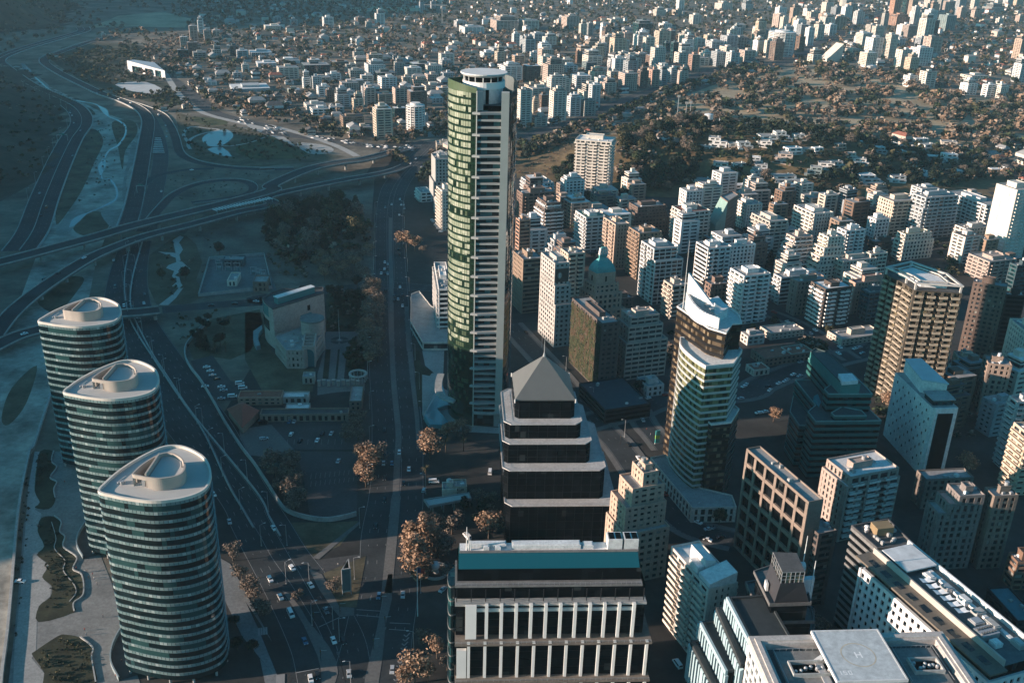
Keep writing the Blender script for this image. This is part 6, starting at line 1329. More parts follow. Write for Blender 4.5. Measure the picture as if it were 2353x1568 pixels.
def where(x, y, z=5, used=None):
 sx_, sy_ = scr(x, y, z); m = min(MARKS, key=lambda k: math.hypot(k[1] - sx_, (k[2] - sy_) * 1.6)); dx, dy = sx_ - m[1], (sy_ - m[2]) * 1.6
 if math.hypot(dx, dy) < 14: return 'right by ' + m[0]
 if abs(dx) > abs(dy): return ('left of ' if dx < 0 else 'right of ') + m[0]
 return ('beyond ' if dy < 0 else 'in front of ') + m[0]
FARG = glassmat('far_glass', (.02, .028, .034), (.06, .07, .075), (.22, .21, .19), .35, .12, cell=(3.2, 3.2, 3.0))
fr_ = random.Random(21)
NFAR = [0]
def far_block(x, y, W_, L, h, c, ang=21.0, g0=None, kind='apartment_building', label=None, style=None, rnd_=fr_, top=True, group='far apartment and office blocks'):
 g0 = terrain(x, y) if g0 is None else g0
 floors = max(2, round(h / 3.0)); hw = 'tall' if floors > 17 else 'mid-rise' if floors > 8 else 'low'
 lab = label or f"{hw} {CN[c]} block {where(x, y, h)}"
 T = Thing(kind, lab, 'building', (x, y, g0), group); NFAR[0] += 1
 p = rect((x, y), W_, L, ang); wm = wall(c, rnd_.choice([0, 0, 1, 2, 3])); W = MB(); f = h / floors; st = style or rnd_.choice(['band', 'band', 'bal', 'grid'])
 z0 = g0 - 1
 T.part('glazing', MB().prism(inset(p, .5), z0, g0 + h - .1, bot=False), FARG if c != 't' else GLT)
 if c == 't':
  for i in range(0, floors, 2): W.prism(p, g0 + i * f - .2, g0 + i * f + .2)
 else:
  for i in range(floors): W.prism(p if st != 'bal' else inset(p, -.25), g0 + i * f - .2, g0 + i * f + (1.3 if st != 'grid' else 1.0))
 W.prism(p, g0 + h - .5, g0 + h + .7, mt=1)
 for k in range(4):
  a, u, nn, LL = edge_pts(p, k); m = max(1, round(LL / (3.8 if st == 'grid' else 9 if st == 'band' else 6.5)))
  for j in range(m + 1):
   pw = 1.3 if st == 'grid' else 2.2 if j in (0, m) else 1.6
   if c == 't': pw = .5
   t = min(max(LL * j / m, pw / 2 + .02), LL - pw / 2 - .02); W.prism(slab_on(a, u, nn, t - pw / 2, t + pw / 2, .08, -.6), z0, g0 + h - .55)
 if h > 14 and rnd_.random() < .42:
  q = rect((x + rnd_.uniform(-.1, .1) * W_, y + rnd_.uniform(-.1, .1) * L), W_ * .72, L * .72, ang); n_ = rnd_.choice([1, 2, 2, 3])
  T.part('glazing', MB().prism(inset(q, .4), g0 + h, g0 + h + n_ * f), FARG)
  for i in range(n_): W.prism(q, g0 + h + .72 + i * f, g0 + h + i * f + 1.5)
  h += n_ * f; p = q; W_ *= .72; L *= .72; W.prism(q, g0 + h - .4, g0 + h + .7, mt=1)
 T.part('wall', W, [wm, rnd_.choice([ROOFG, ROOFW, ROOFD, ROOFG, CONC])])
 if y < 1500: clutter(T, p, g0 + h + .71, rnd_.choice([1, 2, 3, 4]), rnd_)
 if top:
  s_ = rnd_.uniform(.3, .5); q = rect((x + rnd_.uniform(-.12, .12) * W_, y + rnd_.uniform(-.12, .12) * L), W_ * s_, L * s_, ang)
  T.part('penthouse', MB().prism(q, g0 + h + .71, g0 + h + rnd_.uniform(3, 4.5)), wm)
 return T
PLACED = list(NEARB)
def far(t, rows):
 for (xl, xr, yt, yb, c) in rows:
  G = hit(t, (xl + xr) / 2, yb); D = G[1] * cT - (G[2] - CAMH) * sT
  wm = (xr - xl) * .339 * D / FPX; a = 21.0 - math.degrees(math.atan2(G[0], G[1])) * 0
  vx = math.atan2(G[0], G[1]); rel = math.radians(a) + vx; k = fr_.uniform(.7, 1.0)
  W_ = wm / (abs(math.cos(rel)) + k * abs(math.sin(rel))); L = k * W_
  dep = (W_ * abs(math.sin(rel)) + L * abs(math.cos(rel))) * .5
  x, y = G[0] + math.sin(vx) * dep, G[1] + math.cos(vx) * dep
  h = height_at(t, (xl + xr) / 2, yt, y + dep * .4) - G[2] - 3.0
  if h < 4: h = 4
  far_block(x, y, W_, L, h, c, a, terrain(x, y)); PLACED.append((x, y, max(W_, L) * .75))
far('a', [(1290,1345,165,285,'p'),(1345,1385,130,235,'w'),(1277,1345,275,385,'b'),(1210,1280,325,410,'t'),(1225,1275,240,330,'p'),(1310,1400,340,400,'g'),(1440,1502,325,402,'g'),(1385,1432,195,290,'p'),(1560,1622,298,382,'t'),(1605,1682,330,395,'g'),(1690,1845,335,385,'g'),(1440,1495,195,250,'p'),(687,720,218,250,'w'),(1390,1470,535,580,'w'),(1560,1830,565,625,'g'),(1640,1690,425,490,'w'),(1580,1640,480,540,'g')])
far('b', [(390,450,512,600,'w'),(452,522,503,604,'w'),(487,578,568,660,'w'),(548,606,592,690,'b'),(612,716,622,730,'w'),(727,806,652,752,'c'),(808,888,577,722,'p'),(890,1002,618,725,'p'),(1000,1112,578,704,'p'),(1100,1232,598,752,'b'),(870,1002,713,950,'c'),(1000,1092,713,832,'t'),(1212,1242,764,862,'g'),(645,806,764,862,'n'),(385,576,418,516,'t'),(810,952,418,515,'w'),(876,1022,473,556,'t'),(1010,1087,408,500,'g'),(1116,1268,413,482,'t'),(1080,1197,443,522,'w'),(1060,1127,508,570,'c'),(1126,1217,523,600,'p'),(1196,1362,558,642,'c'),(1216,1312,488,552,'p'),(1326,1420,478,552,'g'),(580,702,403,452,'b'),(220,366,438,537,'c'),(75,212,408,456,'w'),(210,372,393,432,'w'),(400,552,683,746,'w'),(440,572,713,782,'w'),(570,672,703,767,'w'),(288,376,598,632,'o'),(525,602,108,192,'w'),(880,947,83,166,'w'),(755,817,108,166,'b'),(815,862,138,187,'c'),(190,247,108,166,'g'),(130,242,163,207,'w'),(305,357,123,176,'g'),(1180,1217,8,87,'g'),(1255,1292,3,82,'g'),(1415,1502,133,187,'w'),(1668,1845,123,202,'c'),(1450,1622,168,232,'w'),(1590,1700,340,395,'w'),(1690,1760,338,425,'c'),(1650,1790,310,360,'g'),(1730,1845,425,520,'w'),(1380,1480,280,320,'w'),(1250,1345,645,700,'w'),(1810,1845,225,300,'c'),(750,860,848,890,'c'),(905,970,175,215,'w')])
far('c', [(178,278,588,862,'w'),(60,217,428,562,'w'),(215,342,428,552,'b'),(345,442,428,547,'c'),(450,542,518,642,'w'),(540,682,493,612,'w'),(395,512,598,822,'w'),(515,612,638,792,'w'),(610,712,663,792,'g'),(660,742,558,732,'w'),(740,852,543,642,'p'),(862,992,478,622,'p'),(990,1062,468,602,'b'),(1070,1142,458,592,'r'),(1140,1197,463,582,'g'),(1195,1267,458,562,'w'),(1265,1337,468,577,'p'),(1335,1412,358,492,'r'),(1240,1347,343,472,'w'),(1213,1267,275,432,'t'),(1165,1215,278,382,'t'),(620,757,363,472,'w'),(620,722,408,477,'o'),(790,857,398,482,'w'),(845,952,363,462,'w'),(980,1062,348,432,'p'),(1050,1137,363,447,'b'),(575,622,338,432,'b'),(370,472,398,462,'p'),(450,562,388,452,'c'),(475,592,428,492,'w'),(480,602,103,202,'p'),(598,652,153,257,'c'),(648,697,148,252,'g'),(740,787,173,287,'w'),(785,852,213,272,'g'),(885,967,208,292,'p'),(985,1082,223,307,'w'),(960,1102,145,242,'t'),(1150,1202,213,292,'p'),(1200,1252,198,292,'r'),(1270,1362,223,322,'w'),(1368,1452,252,347,'w'),(1440,1507,228,332,'c'),(1410,1502,348,432,'w'),(1490,1592,338,452,'g'),(1590,1682,343,462,'w'),(1680,1792,328,432,'p'),(1790,1845,268,382,'c'),(1640,1737,243,322,'g'),(145,202,218,317,'w'),(200,277,233,332,'g'),(270,377,213,292,'w'),(1345,1427,93,167,'w'),(1258,1312,-5,77,'w'),(30,112,338,422,'p'),(145,237,363,432,'p'),(275,387,770,860,'p'),(328,392,628,742,'b'),(275,330,665,775,'c'),(700,790,455,520,'p'),(790,880,470,545,'c'),(340,420,545,620,'w'),(230,340,560,640,'c'),(420,470,640,700,'b'),(1100,1190,60,110,'c'),(1230,1300,60,105,'c'),(190,330,125,210,'c'),(0,190,125,210,'p'),(790,900,120,160,'w'),(1700,1780,20,75,'g'),(1520,1640,15,70,'w'),(1140,1230,150,200,'w')])
far('d', [(0,77,263,382,'w'),(112,207,273,412,'b'),(75,117,263,392,'w'),(290,352,238,352,'b'),(350,412,178,312,'w'),(410,482,158,272,'c'),(490,567,158,247,'w'),(560,632,103,202,'p'),(135,237,88,192,'p'),(185,242,108,202,'c'),(260,347,118,197,'c'),(0,110,188,252,'w'),(680,752,73,167,'w'),(915,987,-25,167,'r'),(910,1067,103,177,'r'),(1010,1072,-12,107,'t'),(1065,1122,38,182,'w'),(1140,1232,83,197,'w'),(1255,1367,93,212,'o'),(1195,1252,128,262,'t'),(870,917,83,192,'g'),(765,837,158,252,'c'),(835,892,168,247,'c'),(755,872,243,392,'w'),(885,967,223,397,'c'),(960,1032,253,322,'w'),(1010,1107,163,257,'p'),(718,832,343,477,'w'),(958,1062,323,482,'w'),(1060,1202,308,452,'w'),(1025,1117,378,497,'c'),(1018,1112,498,592,'w'),(1123,1232,468,602,'w'),(688,742,238,307,'w'),(373,467,358,432,'w'),(1760,1850,253,402,'p'),(1755,1860,418,562,'w'),(1403,1512,548,647,'w'),(1550,1637,558,662,'w'),(1628,1722,568,667,'w'),(1413,1592,493,547,'w'),(1380,1442,43,132,'p'),(1478,1532,63,142,'p'),(1780,1832,98,162,'p'),(1290,1380,0,85,'p'),(1180,1260,20,110,'p'),(1380,1450,-10,45,'b'),(1100,1180,255,330,'g'),(630,740,320,370,'e'),(760,850,448,490,'e'),(1540,1600,130,165,'c'),(1650,1700,120,160,'w'),(1560,1700,40,90,'g')])
# round tower and round white office
def round_block(t, xl, xr, yt, yb, label, c, kind='round_tower'):
 G = hit(t, (xl + xr) / 2, yb); D = G[1] * cT - (G[2] - CAMH) * sT; r = (xr - xl) * .339 * D / FPX / 2; x, y = G[0], G[1] + r; h = height_at(t, (xl + xr) / 2, yt, y) - 2
 T = Thing(kind, label, 'building', (x, y, 0)); cir = [(x + r * math.cos(k * math.pi / 14), y + r * math.sin(k * math.pi / 14)) for k in range(28)]; n = max(3, round(h / 3.1)); f = h / n; W = MB()
 T.part('glazing', MB().prism(inset(cir, .6), 0, h), FARG)
 for i in range(n): W.prism(cir, i * f, i * f + 1.5)
 for k in range(28):
  if k % 2: q = cir[k]; W.box(q, 1.0, 1.0, 0, h - .1, k * 180 / 14)
 W.prism(inset(cir, -.2), h, h + 1); T.part('wall', W, wall(c)); T.part('penthouse', MB().prism(inset(cir, r * .45), h + 1.01, h + 4), wall(c)); PLACED.append((x, y, r))
round_block('b', 1088, 1212, 706, 910, 'rounded white apartment tower with scalloped balconies by the avenue junction', 'w')
round_block('d', 120, 297, 212, 387, 'broad round white office with a ribbed facade beside the boulevard', 'w')
# slanted building and pavilion on the boulevard
G = at('d', 545, 420); T = Thing('slanted_building', 'pale building with a steeply slanted face beside the boulevard', 'building', (*G, 0)); p = rect((G[0], G[1] + 12), 34, 24, 21); T.part('wall', MB().prism(p, 0, [6, 34, 34, 6]), wall('c'))
G = at('d', 803, 478); T = Thing('domed_pavilion', 'white pavilion with a shallow faceted dome under the slim towers', 'pavilion', (*G, 0)); cir = [(G[0] + 17 * math.cos(k * math.pi / 5), G[1] + 15 + 17 * math.sin(k * math.pi / 5)) for k in range(10)]
T.part('wall', MB().prism(inset(cir, 1), 0, 7), wall('w')); T.part('roof', MB().frustum(cir, inset(cir, 12), 7.01, 13), ROOFW)
# random filling of the dense belts, each a building of its own
def polyg(t, *xy): return [at(t, xy[i], xy[i + 1]) for i in range(0, len(xy), 2)]
BELT1 = polyg('c', 60, 480, 300, 340, 700, 330, 1100, 320, 1500, 300, 1845, 260, 1845, 430, 1500, 460, 1330, 560, 1000, 620, 720, 720, 500, 790, 280, 820)
BELT2 = [at(*q) for q in TP('d', 650,300,800,150,1000,60,1400,0,1845,-40,1845,40,1400,130,1250,240,1200,430,1000,460,740,440)]
BELT3 = [at(*q) for q in TP('d', -200,250,150,160,500,70,760,60,700,140,560,230,330,340,120,400,-200,420)]
BELT4 = [at(*q) for q in TP('b', 420,430,900,400,1380,430,1380,700,1250,740,1000,720,700,680,400,620)]
def onroad0(x, y): return any((x - a[0]) ** 2 + (y - a[1]) ** 2 < (w / 2 + 14) ** 2 for p, w in ROADS for a in p[::2])
def clear(x, y, r): return all((x - a) ** 2 + (y - b) ** 2 > (r + c) ** 2 for a, b, c in PLACED)
def fill(poly, n, pal, h0, h1, w0, w1, kind='apartment_building', group='far apartment and office blocks', k_=.62):
 xs = [p[0] for p in poly]; ys = [p[1] for p in poly]; k = 0
 for _ in range(n * 60):
  if k >= n: break
  x, y = fr_.uniform(min(xs), max(xs)), fr_.uniform(min(ys), max(ys)); w_ = fr_.uniform(w0, w1)
  if not inside((x, y), poly) or not seen(x, y, 10) or not clear(x, y, w_ * k_) or onroad0(x, y): continue
  far_block(x, y, w_, w_ * fr_.uniform(.6, .95), fr_.uniform(h0, h1), fr_.choice(pal), 21 + fr_.uniform(-4, 4), kind=kind, group=group); PLACED.append((x, y, w_ * .6)); k += 1
fill(BELT1, 44, 'wwwccpbwg', 12, 40, 18, 30); fill(BELT2, 22, 'wwcwcpg', 20, 62, 20, 32); fill(BELT3, 20, 'wcpwg', 18, 46, 20, 32); fill(BELT4, 16, 'wcpwg', 9, 20, 16, 26)
for q_, r_ in ((('a', 1460, 935), 26), (('a', 1500, 1030), 17), (('a', 860, 590), 26), (('a', 1010, 600), 30), (('a', 950, 590), 30)): PLACED.append((*at(*q_), r_))
PLACED += [(100, 430, 34), (185, 455, 42), (52, 560, 26)]
fill(polyg('g', 150, -150, 900, -200, 1845, -120, 1845, 560, 1400, 420, 900, 330, 560, 420, 300, 300, 160, 200), 26, 'wcpbnwe', 9, 30, 14, 22, 'infill_block', 'infill blocks of the right-hand quarter', .5)
fill(polyg('h', 0, -100, 1300, -140, 1845, 150, 1845, 420, 1500, 330, 900, 330, 760, 560, 100, 650, 0, 400), 34, 'wcpbnweg', 8, 24, 13, 21, 'infill_block', 'infill blocks of the right-hand quarter', .5)
fill(polyg('h', 0, 560, 760, 640, 800, 900, 400, 980, 0, 1020), 9, 'wcpne', 5, 9, 12, 18, 'infill_block', 'infill blocks of the right-hand quarter', .5)
fill(polyg('h', 1100, 1000, 1845, 880, 1845, 1400, 1400, 1500, 1200, 1400), 8, 'bndgc', 8, 26, 14, 22, 'infill_block', 'infill blocks of the right-hand quarter', .5)
hz = random.Random(12)
def modern_house(t, px, py, w, label, c='w', stor=2, ang=None):
 G = hit(t, px, py); D = G[1] * cT - (G[2] - CAMH) * sT; W_ = w * .339 * D / FPX; L = W_ * .55; a = hz.choice([18, 24, -12, 8]) if ang is None else ang
 T = Thing('house', label, 'house', G, 'houses on the wooded mound'); wm = wall(c); u = Vector((math.cos(math.radians(a)), math.sin(math.radians(a)))); v = Vector((-u.y, u.x)); o = Vector(G[:2]); W = MB()
 for s_ in range(stor):
  off = s_ * W_ * .10 * hz.choice([-1, 1]); ww = W_ * (1 - .16 * s_); c_ = o + u * off + v * (L * .5 + s_ * L * .22); z = G[2] + s_ * 3.1
  p = rect(tuple(c_), ww, L, a); W.prism(p, z - (5 if s_ == 0 else 0) + .01 * s_, z + .9).prism(p, z + 2.5, z + 3.1)
  T.part('window_band', MB().prism(inset(p, .5), z + .5, z + 2.6), GL)
  for q in range(4):
   e, uu, nn, LL = edge_pts(p, q)
   for j in range(3): t_ = LL * (j * .42 + .06); W.prism(slab_on(e, uu, nn, t_, min(LL, t_ + LL * .12), .03, -.6), z + .89, z + 2.51)
  if s_ == stor - 1:
   T.part('roof', MB().ring(p, inset(p, .4), z + 3.11, z + 3.6).face([(x, y, z + 3.2) for x, y in inset(p, .3)]), hz.choice([ROOFW, ROOFG, CONC])); T.part('chimney', MB().box(tuple(c_ + u * ww * .25), 1.2, 1.2, z + 3.1, z + 4.8, a), wm)
  else: T.part('terrace', MB().face([(x, y, z + 3.13) for x, y in inset(p, .2)]), CONC)
 T.part('wall', W, wm); PLACED.append((G[0], G[1] + L * .5, W_ * .42)); return T
HH = [('c',1440,1015,110,'wide white villa left of the red-striped house below the crest','w'),('c',1540,1000,120,'long pale villa just under the crest beside the path','w'),('c',1660,995,90,'low villa with a dark roof on the crest road','e'),('c',1735,1010,100,'white villa with a reddish terrace on the crest road','w'),('c',1465,1240,140,'large white arcaded house low on the slope right of the apartment block','w'),('c',1570,1150,120,'tan terraced house above the arcaded house','e'),('c',1700,1130,90,'low white house right of the tan terraced house','w'),('c',1800,1110,90,'grey cube house in the middle of the slope','g'),('c',1825,1200,80,'tall white house above the wedge roof','w'),('c',1690,1300,100,'white cube house near the wedge roof','w'),('c',1810,1300,110,'pale stacked house near the foot of the slope','e'),
 ('d',110,965,150,'broad white curved villa at the upper left of the houses','w'),('d',225,960,110,'white villa with a round end next to the curved villa','w'),('d',85,1000,90,'small white villa under the broad curved villa','w'),('d',335,955,90,'white villa near the park edge, flat roof','w'),('d',240,870,120,'white house on the crest with chimneys','w'),('d',430,910,90,'grey-roofed house beyond the crest','g'),('d',290,1050,130,'white house with a slanted stair wing','w'),('d',390,1030,100,'low tan house in the trees, middle of the slope','e'),('d',465,1045,80,'white two-storey house with balcony, middle slope','w'),('d',195,1110,140,'salmon house with terraces','p'),('d',50,1160,100,'dark glazed house at the left of the slope','g'),('d',490,1150,130,'bright white cube villa in the centre of the slope','w'),('d',590,1140,100,'pale villa right of the bright cube villa','e'),('d',740,1120,100,'white villa with a small tower','w'),('d',610,1020,80,'brown roofed house among tall trees','n'),('d',800,1000,130,'house with a blue-grey gabled front near the park','g'),('d',970,1010,90,'pale house near the park edge, right of the gabled front','e'),('d',1060,1010,100,'long low house at the park edge','e'),('d',1210,1020,120,'white round-ended house at the park edge','w'),('d',1350,1000,120,'cream house with a large wall at the park edge','c'),('d',1010,1070,110,'stepped white house above the stair terraces','w'),('d',1340,1110,130,'white columned house right of the stair terraces','w'),('d',1380,1180,120,'white lower house below the columned house','w'),('d',1240,1100,90,'teal-roofed house near the stair terraces','o'),('d',250,1240,190,'white villa with a long roof terrace near the foot of the slope','w'),('d',410,1200,110,'pale green house left of centre, lower slope','o'),('d',990,1240,120,'white villa between the stair terraces and the dark balconied house','w'),('d',830,1260,160,'dark balconied house on the lower slope','g'),('d',560,1370,170,'large stepped white house with a diagonal wall','w'),('d',200,1380,90,'small white house at the foot of the slope','w'),('d',30,1300,90,'flat white house left of the orange tree','w'),('d',1690,960,230,'very long low white building at the far right park edge','w'),('d',1660,1190,100,'brown house under trees at the right end of the slope','n'),('d',40,1400,100,'white block at the left foot of the slope','w'),('d',770,1480,160,'long pale two-storey block at the foot of the slope','e'),('d',640,1560,140,'pale house with a grey roof behind the brick-sided block','g'),('d',880,1040,80,'grey flat-roofed house in the upper trees','g'),('d',680,1080,70,'small pale house with a round tank','e'),('d',1160,960,90,'low white clubhouse beside the park trees','w')]
for t, x, y, w_, lab, c in HH: modern_house(t, x, y, w_, lab, c, 1 if 'long low' in lab or 'low ' in lab else hz.choice([2, 2, 3]) if w_ > 100 else 2)
T0 = hit('d', 1085, 1110); T = Thing('stair_terraces', 'row of white terraces stepping down the slope like a staircase', 'terraced housing', T0)
for k in range(8):
 g = hit('d', 1085 + k * 19, 1112 + k * 17); p = rect((g[0], g[1] + 3), 9, 8, -35)
 T.part('terrace_house', MB().prism(p, g[2] - 4, g[2] + 3.4), wall('w')); T.part('window_band', MB().prism(inset(p, -.04), g[2] + .8, g[2] + 2.3, top=False, bot=False), GL)
# crest: ring pool, water tower, masts, gabled villa
g = hit('c', 1200, 945); cir = [(g[0] + 21 * math.cos(k * math.pi / 20), g[1] + 8 + 21 * math.sin(k * math.pi / 20)) for k in range(40)]; zc = g[2] + 2.5
T = Thing('ring_reservoir', 'large white scalloped ring reservoir on the crest of the mound', 'reservoir', g); T.part('ring_wall', MB().ring(cir, inset(cir, 1.2), g[2] - 3, zc + 1.2), WHITE); T.part('water_surface', MB().face([(x, y, zc - .8) for x, y in inset(cir, .9)]), DARKGRASS)
for k in range(0, 40, 2): T.part('parapet_block', MB().box(cir[k], 1.8, 1.8, zc + 1.21, zc + 2.2, k * 9), WHITE)
g = hit('c', 1475, 855); T = Thing('water_tower', 'white cylindrical water tower on legs beside the mound road', 'water tower', g)
for k in range(8): a = k * math.pi / 4; T.part('leg', MB().tube((g[0] + 4 * math.cos(a), g[1] + 4 * math.sin(a), g[2] - 1), (g[0] + 4 * math.cos(a), g[1] + 4 * math.sin(a), g[2] + 9), .45), CONC)
T.part('shaft', MB().tube((g[0], g[1], g[2] - 1), (g[0], g[1], g[2] + 9), 1.8, n=12), CONC); T.part('tank', MB().tube((g[0], g[1], g[2] + 9), (g[0], g[1], g[2] + 16), 6.0, n=20).tube((g[0], g[1], g[2] + 16), (g[0], g[1], g[2] + 17.2), 6.0, 1.5, 20), WHITE)
for (x, yt, yb), lab in zip(((1262, 660, 850), (1320, 705, 840), (1352, 700, 800)), ('leftmost of three tall floodlight masts at the park edge', 'middle one of three tall floodlight masts at the park edge', 'rightmost of three tall floodlight masts, shortest in view')):
 g = hit('c', x, yb); h = height_at('c', x, yt, g[1]) - g[2]; T = Thing('floodlight_mast', lab, 'mast', g, 'floodlight masts'); T.part('pole', MB().tube(g, (g[0], g[1], g[2] + h), .6, .35, 6), STEEL); T.part('lamp_head', MB().box(g, 4, 1, g[2] + h, g[2] + h + 3), CONC)
g = hit('c', 1625, 875); T = Thing('gabled_villa', 'white villa with a dark pitched roof on the crest', 'house', g); p = rect((g[0], g[1] + 7), 26, 12, -12); T.part('wall', MB().prism(p, g[2] - 2, g[2] + 6), WHITE)
a, b, c, d = p; r1, r2 = tuple((Vector(a) + Vector(d)) / 2), tuple((Vector(b) + Vector(c)) / 2); z = g[2] + 6.01; e1, e2 = (*r1, z + 5), (*r2, z + 5); q = inset(p, -.8)
T.part('roof', MB().face([(*q[0], z), (*q[1], z), e2, e1]).face([(*q[2], z), (*q[3], z), e1, e2]).face([(*q[3], z), (*q[0], z), e1]).face([(*q[1], z), (*q[2], z), e2]), ROOFD); T.part('chimney', MB().box(r1, 1.6, 1.6, z, z + 7), WHITE)
g = at('b', 1335, 170); T = Thing('tower_crane', 'slim tower crane standing over the far suburb', 'crane', (*g, 0)); T.part('mast', MB().tube((*g, 0), (*g, 46), 1.0, n=4), CONC); T.part('jib', MB().tube((g[0] - 44, g[1], 45), (g[0] + 12, g[1], 45), .8, n=4).tube((*g, 46), (*g, 53), .7, n=4), CONC)
# ================================================================== TREES
def leafmats(n, cols): return [mat(f'leaf_{n}_{i}', c, .9, .25, .8) for i, c in enumerate(cols)]
LM = {'green': leafmats('green', ((.018, .030, .014), (.035, .050, .022), (.055, .065, .030))), 'brown': leafmats('brown', ((.11, .085, .066), (.20, .155, .12), (.29, .23, .175))), 'amber': leafmats('amber', ((.20, .125, .078), (.32, .205, .13), (.43, .295, .20))), 'olive': leafmats('olive', ((.045, .045, .022), (.075, .068, .032), (.11, .09, .045))), 'dark': leafmats('dark', ((.010, .017, .012), (.020, .030, .018), (.032, .042, .022)))}
BARK = mat('bark', (.10, .075, .055), .95, .25, 1.2)
def crown(kind, n, seed, leaf):
 """leaf clumps spread over several lobes; unit tree, 1 m high, so it can be scaled"""
 r = random.Random(seed); mb = MB(); lobes = []
 if kind == 'conifer':
  for k in range(7): z = .18 + .8 * k / 7; lobes.append((0, 0, z, .27 * (1 - z) + .04, .10))
 elif kind == 'column':
  for k in range(9): z = .18 + .76 * k / 8; lobes.append((r.uniform(-.05, .05), r.uniform(-.05, .05), z, .15 * math.sin(math.pi * min(.92, max(.12, z * .95))) + .03, .13))
 else:
  for k in range(9): a = r.uniform(0, 6.28); d = r.uniform(.05, .26); lobes.append((d * math.cos(a), d * math.sin(a), r.uniform(.42, .8), r.uniform(.13, .21), r.uniform(.11, .18)))
 for k in range(n):
  x, y, z, rr, rz = r.choice(lobes); d = Vector((r.gauss(0, 1), r.gauss(0, 1), r.gauss(0, 1))).normalized(); q = r.uniform(.55, 1.12)
  c = Vector((x, y, z)) + Vector((d.x * rr, d.y * rr, d.z * rz)) * q
  nrm = (d + Vector((r.gauss(0, .6), r.gauss(0, .6), r.gauss(0, .6)))).normalized(); a = nrm.orthogonal().normalized(); b = nrm.cross(a); s_ = leaf * r.uniform(.6, 1.3); t = r.uniform(0, 6.28)
  a, b = a * math.cos(t) + b * math.sin(t), b * math.cos(t) - a * math.sin(t)
  mb.face([tuple(c - a * s_), tuple(c - b * s_ * .7), tuple(c + a * s_), tuple(c + b * s_ * .7)], min(2, max(0, int(r.gauss(1.0, .8)))))
 return mb, lobes
def branches(lobes, seed, top):
 r = random.Random(seed); mb = MB().tube((0, 0, -.02), (.01, .005, top), .022, .010, 6)
 for x, y, z, rr, rz in lobes: mb.tube((0, 0, top * r.uniform(.5, .95)), (x, y, z), .009, .003, 4, cap=False)
 return mb
PROTO = {}
def make_tree(key, name, kind, pal, n, leaf, seed, top):
 mb, lobes = crown(kind, n, seed, leaf)
 o = bpy.data.objects.new(name, None); o.location = (0, 0, 0)
 tr = bpy.data.objects.new('trunk', branches(lobes, seed, top).mesh('trunk', BARK)); cr = bpy.data.objects.new('crown', mb.mesh('crown', LM[pal])); tr.parent = o; cr.parent = o
 KIDS[f'{key}'] = [tr, cr]; PROTO.setdefault(key[0], []).append((o, [tr, cr]))
for k in range(3):
 make_tree(('green', k), 'broadleaf_tree', 'round', 'green', 1200, .044, 30 + k, .55); make_tree(('brown', k), 'bare_tree', 'round', 'brown', 850, .034, 40 + k, .6); make_tree(('amber', k), 'poplar_tree', 'column', 'amber', 1500, .025, 50 + k, .8)
 make_tree(('olive', k), 'olive_tree', 'round', 'olive', 1100, .044, 60 + k, .5); make_tree(('conifer', k), 'conifer_tree', 'conifer', 'dark', 1000, .040, 70 + k, .85); make_tree(('dark', k), 'evergreen_tree', 'round', 'dark', 1200, .044, 80 + k, .5)
 make_tree(('tuft', k), 'autumn_tree', 'round', 'amber', 1100, .034, 90 + k, .6)
o = bpy.data.objects.new('palm_tree', None); mb = MB(); r_ = random.Random(2)
for k in range(22):
 a = k * 2.4; el = r_.uniform(-.5, .9); p = Vector((0, 0, .8)); d = Vector((math.cos(a) * math.cos(el), math.sin(a) * math.cos(el), math.sin(el)))
 for s_ in range(4): q = p + d * .085; w_ = Vector((-math.sin(a), math.cos(a), 0)) * (.03 - .006 * s_); mb.face([tuple(p - w_), tuple(q - w_ * .8), tuple(q + w_ * .8), tuple(p + w_)], s_ % 3); p = q; d = (d + Vector((0, 0, -.3))).normalized()
PT, PC = bpy.data.objects.new('trunk', MB().tube((0, 0, -.02), (0, 0, .82), .035, .025, 7).mesh('trunk', BARK)), bpy.data.objects.new('fronds', mb.mesh('fronds', LM['olive'])); PT.parent = o; PC.parent = o; PROTO['palm'] = [(o, [PT, PC])]
tr_ = random.Random(99); NT = {}
def tree(kind, x, y, h, label, group=None, wide=1.0):
 o, kids = tr_.choice(PROTO[kind]); c = o.copy(); COL.objects.link(c); c.location = (x, y, terrain(x, y)); s_ = h * tr_.uniform(.92, 1.08); c.scale = (s_ * wide, s_ * wide, s_); c.rotation_euler = (0, 0, tr_.uniform(0, 6.28))
 props(c, label, 'tree', group or 'trees'); NT[kind] = NT.get(kind, 0) + 1
 for k in kids: d = k.copy(); COL.objects.link(d); d.parent = c
 return c
def tr(t, x, y, kind, h, label, wide=1.0): p = hit(t, x, y); tree(kind, p[0], p[1], h * (1.08 if kind in ('brown', 'tuft', 'dark') else 1), label, 'trees in the near streets and gardens', wide)
for x, y, h, lab in ((1165,880,24,'tallest orange poplar of the clump beside the avenue, front'),(1205,760,22,'orange poplar behind the tallest one beside the avenue'),(1140,720,18,'orange poplar leaning over the avenue kerb'),(1240,690,20,'orange poplar at the back of the clump near the gas station'),(1180,830,18,'orange poplar low in front of the clump')): tr('j', x, y, 'amber', h, lab, 1.5)
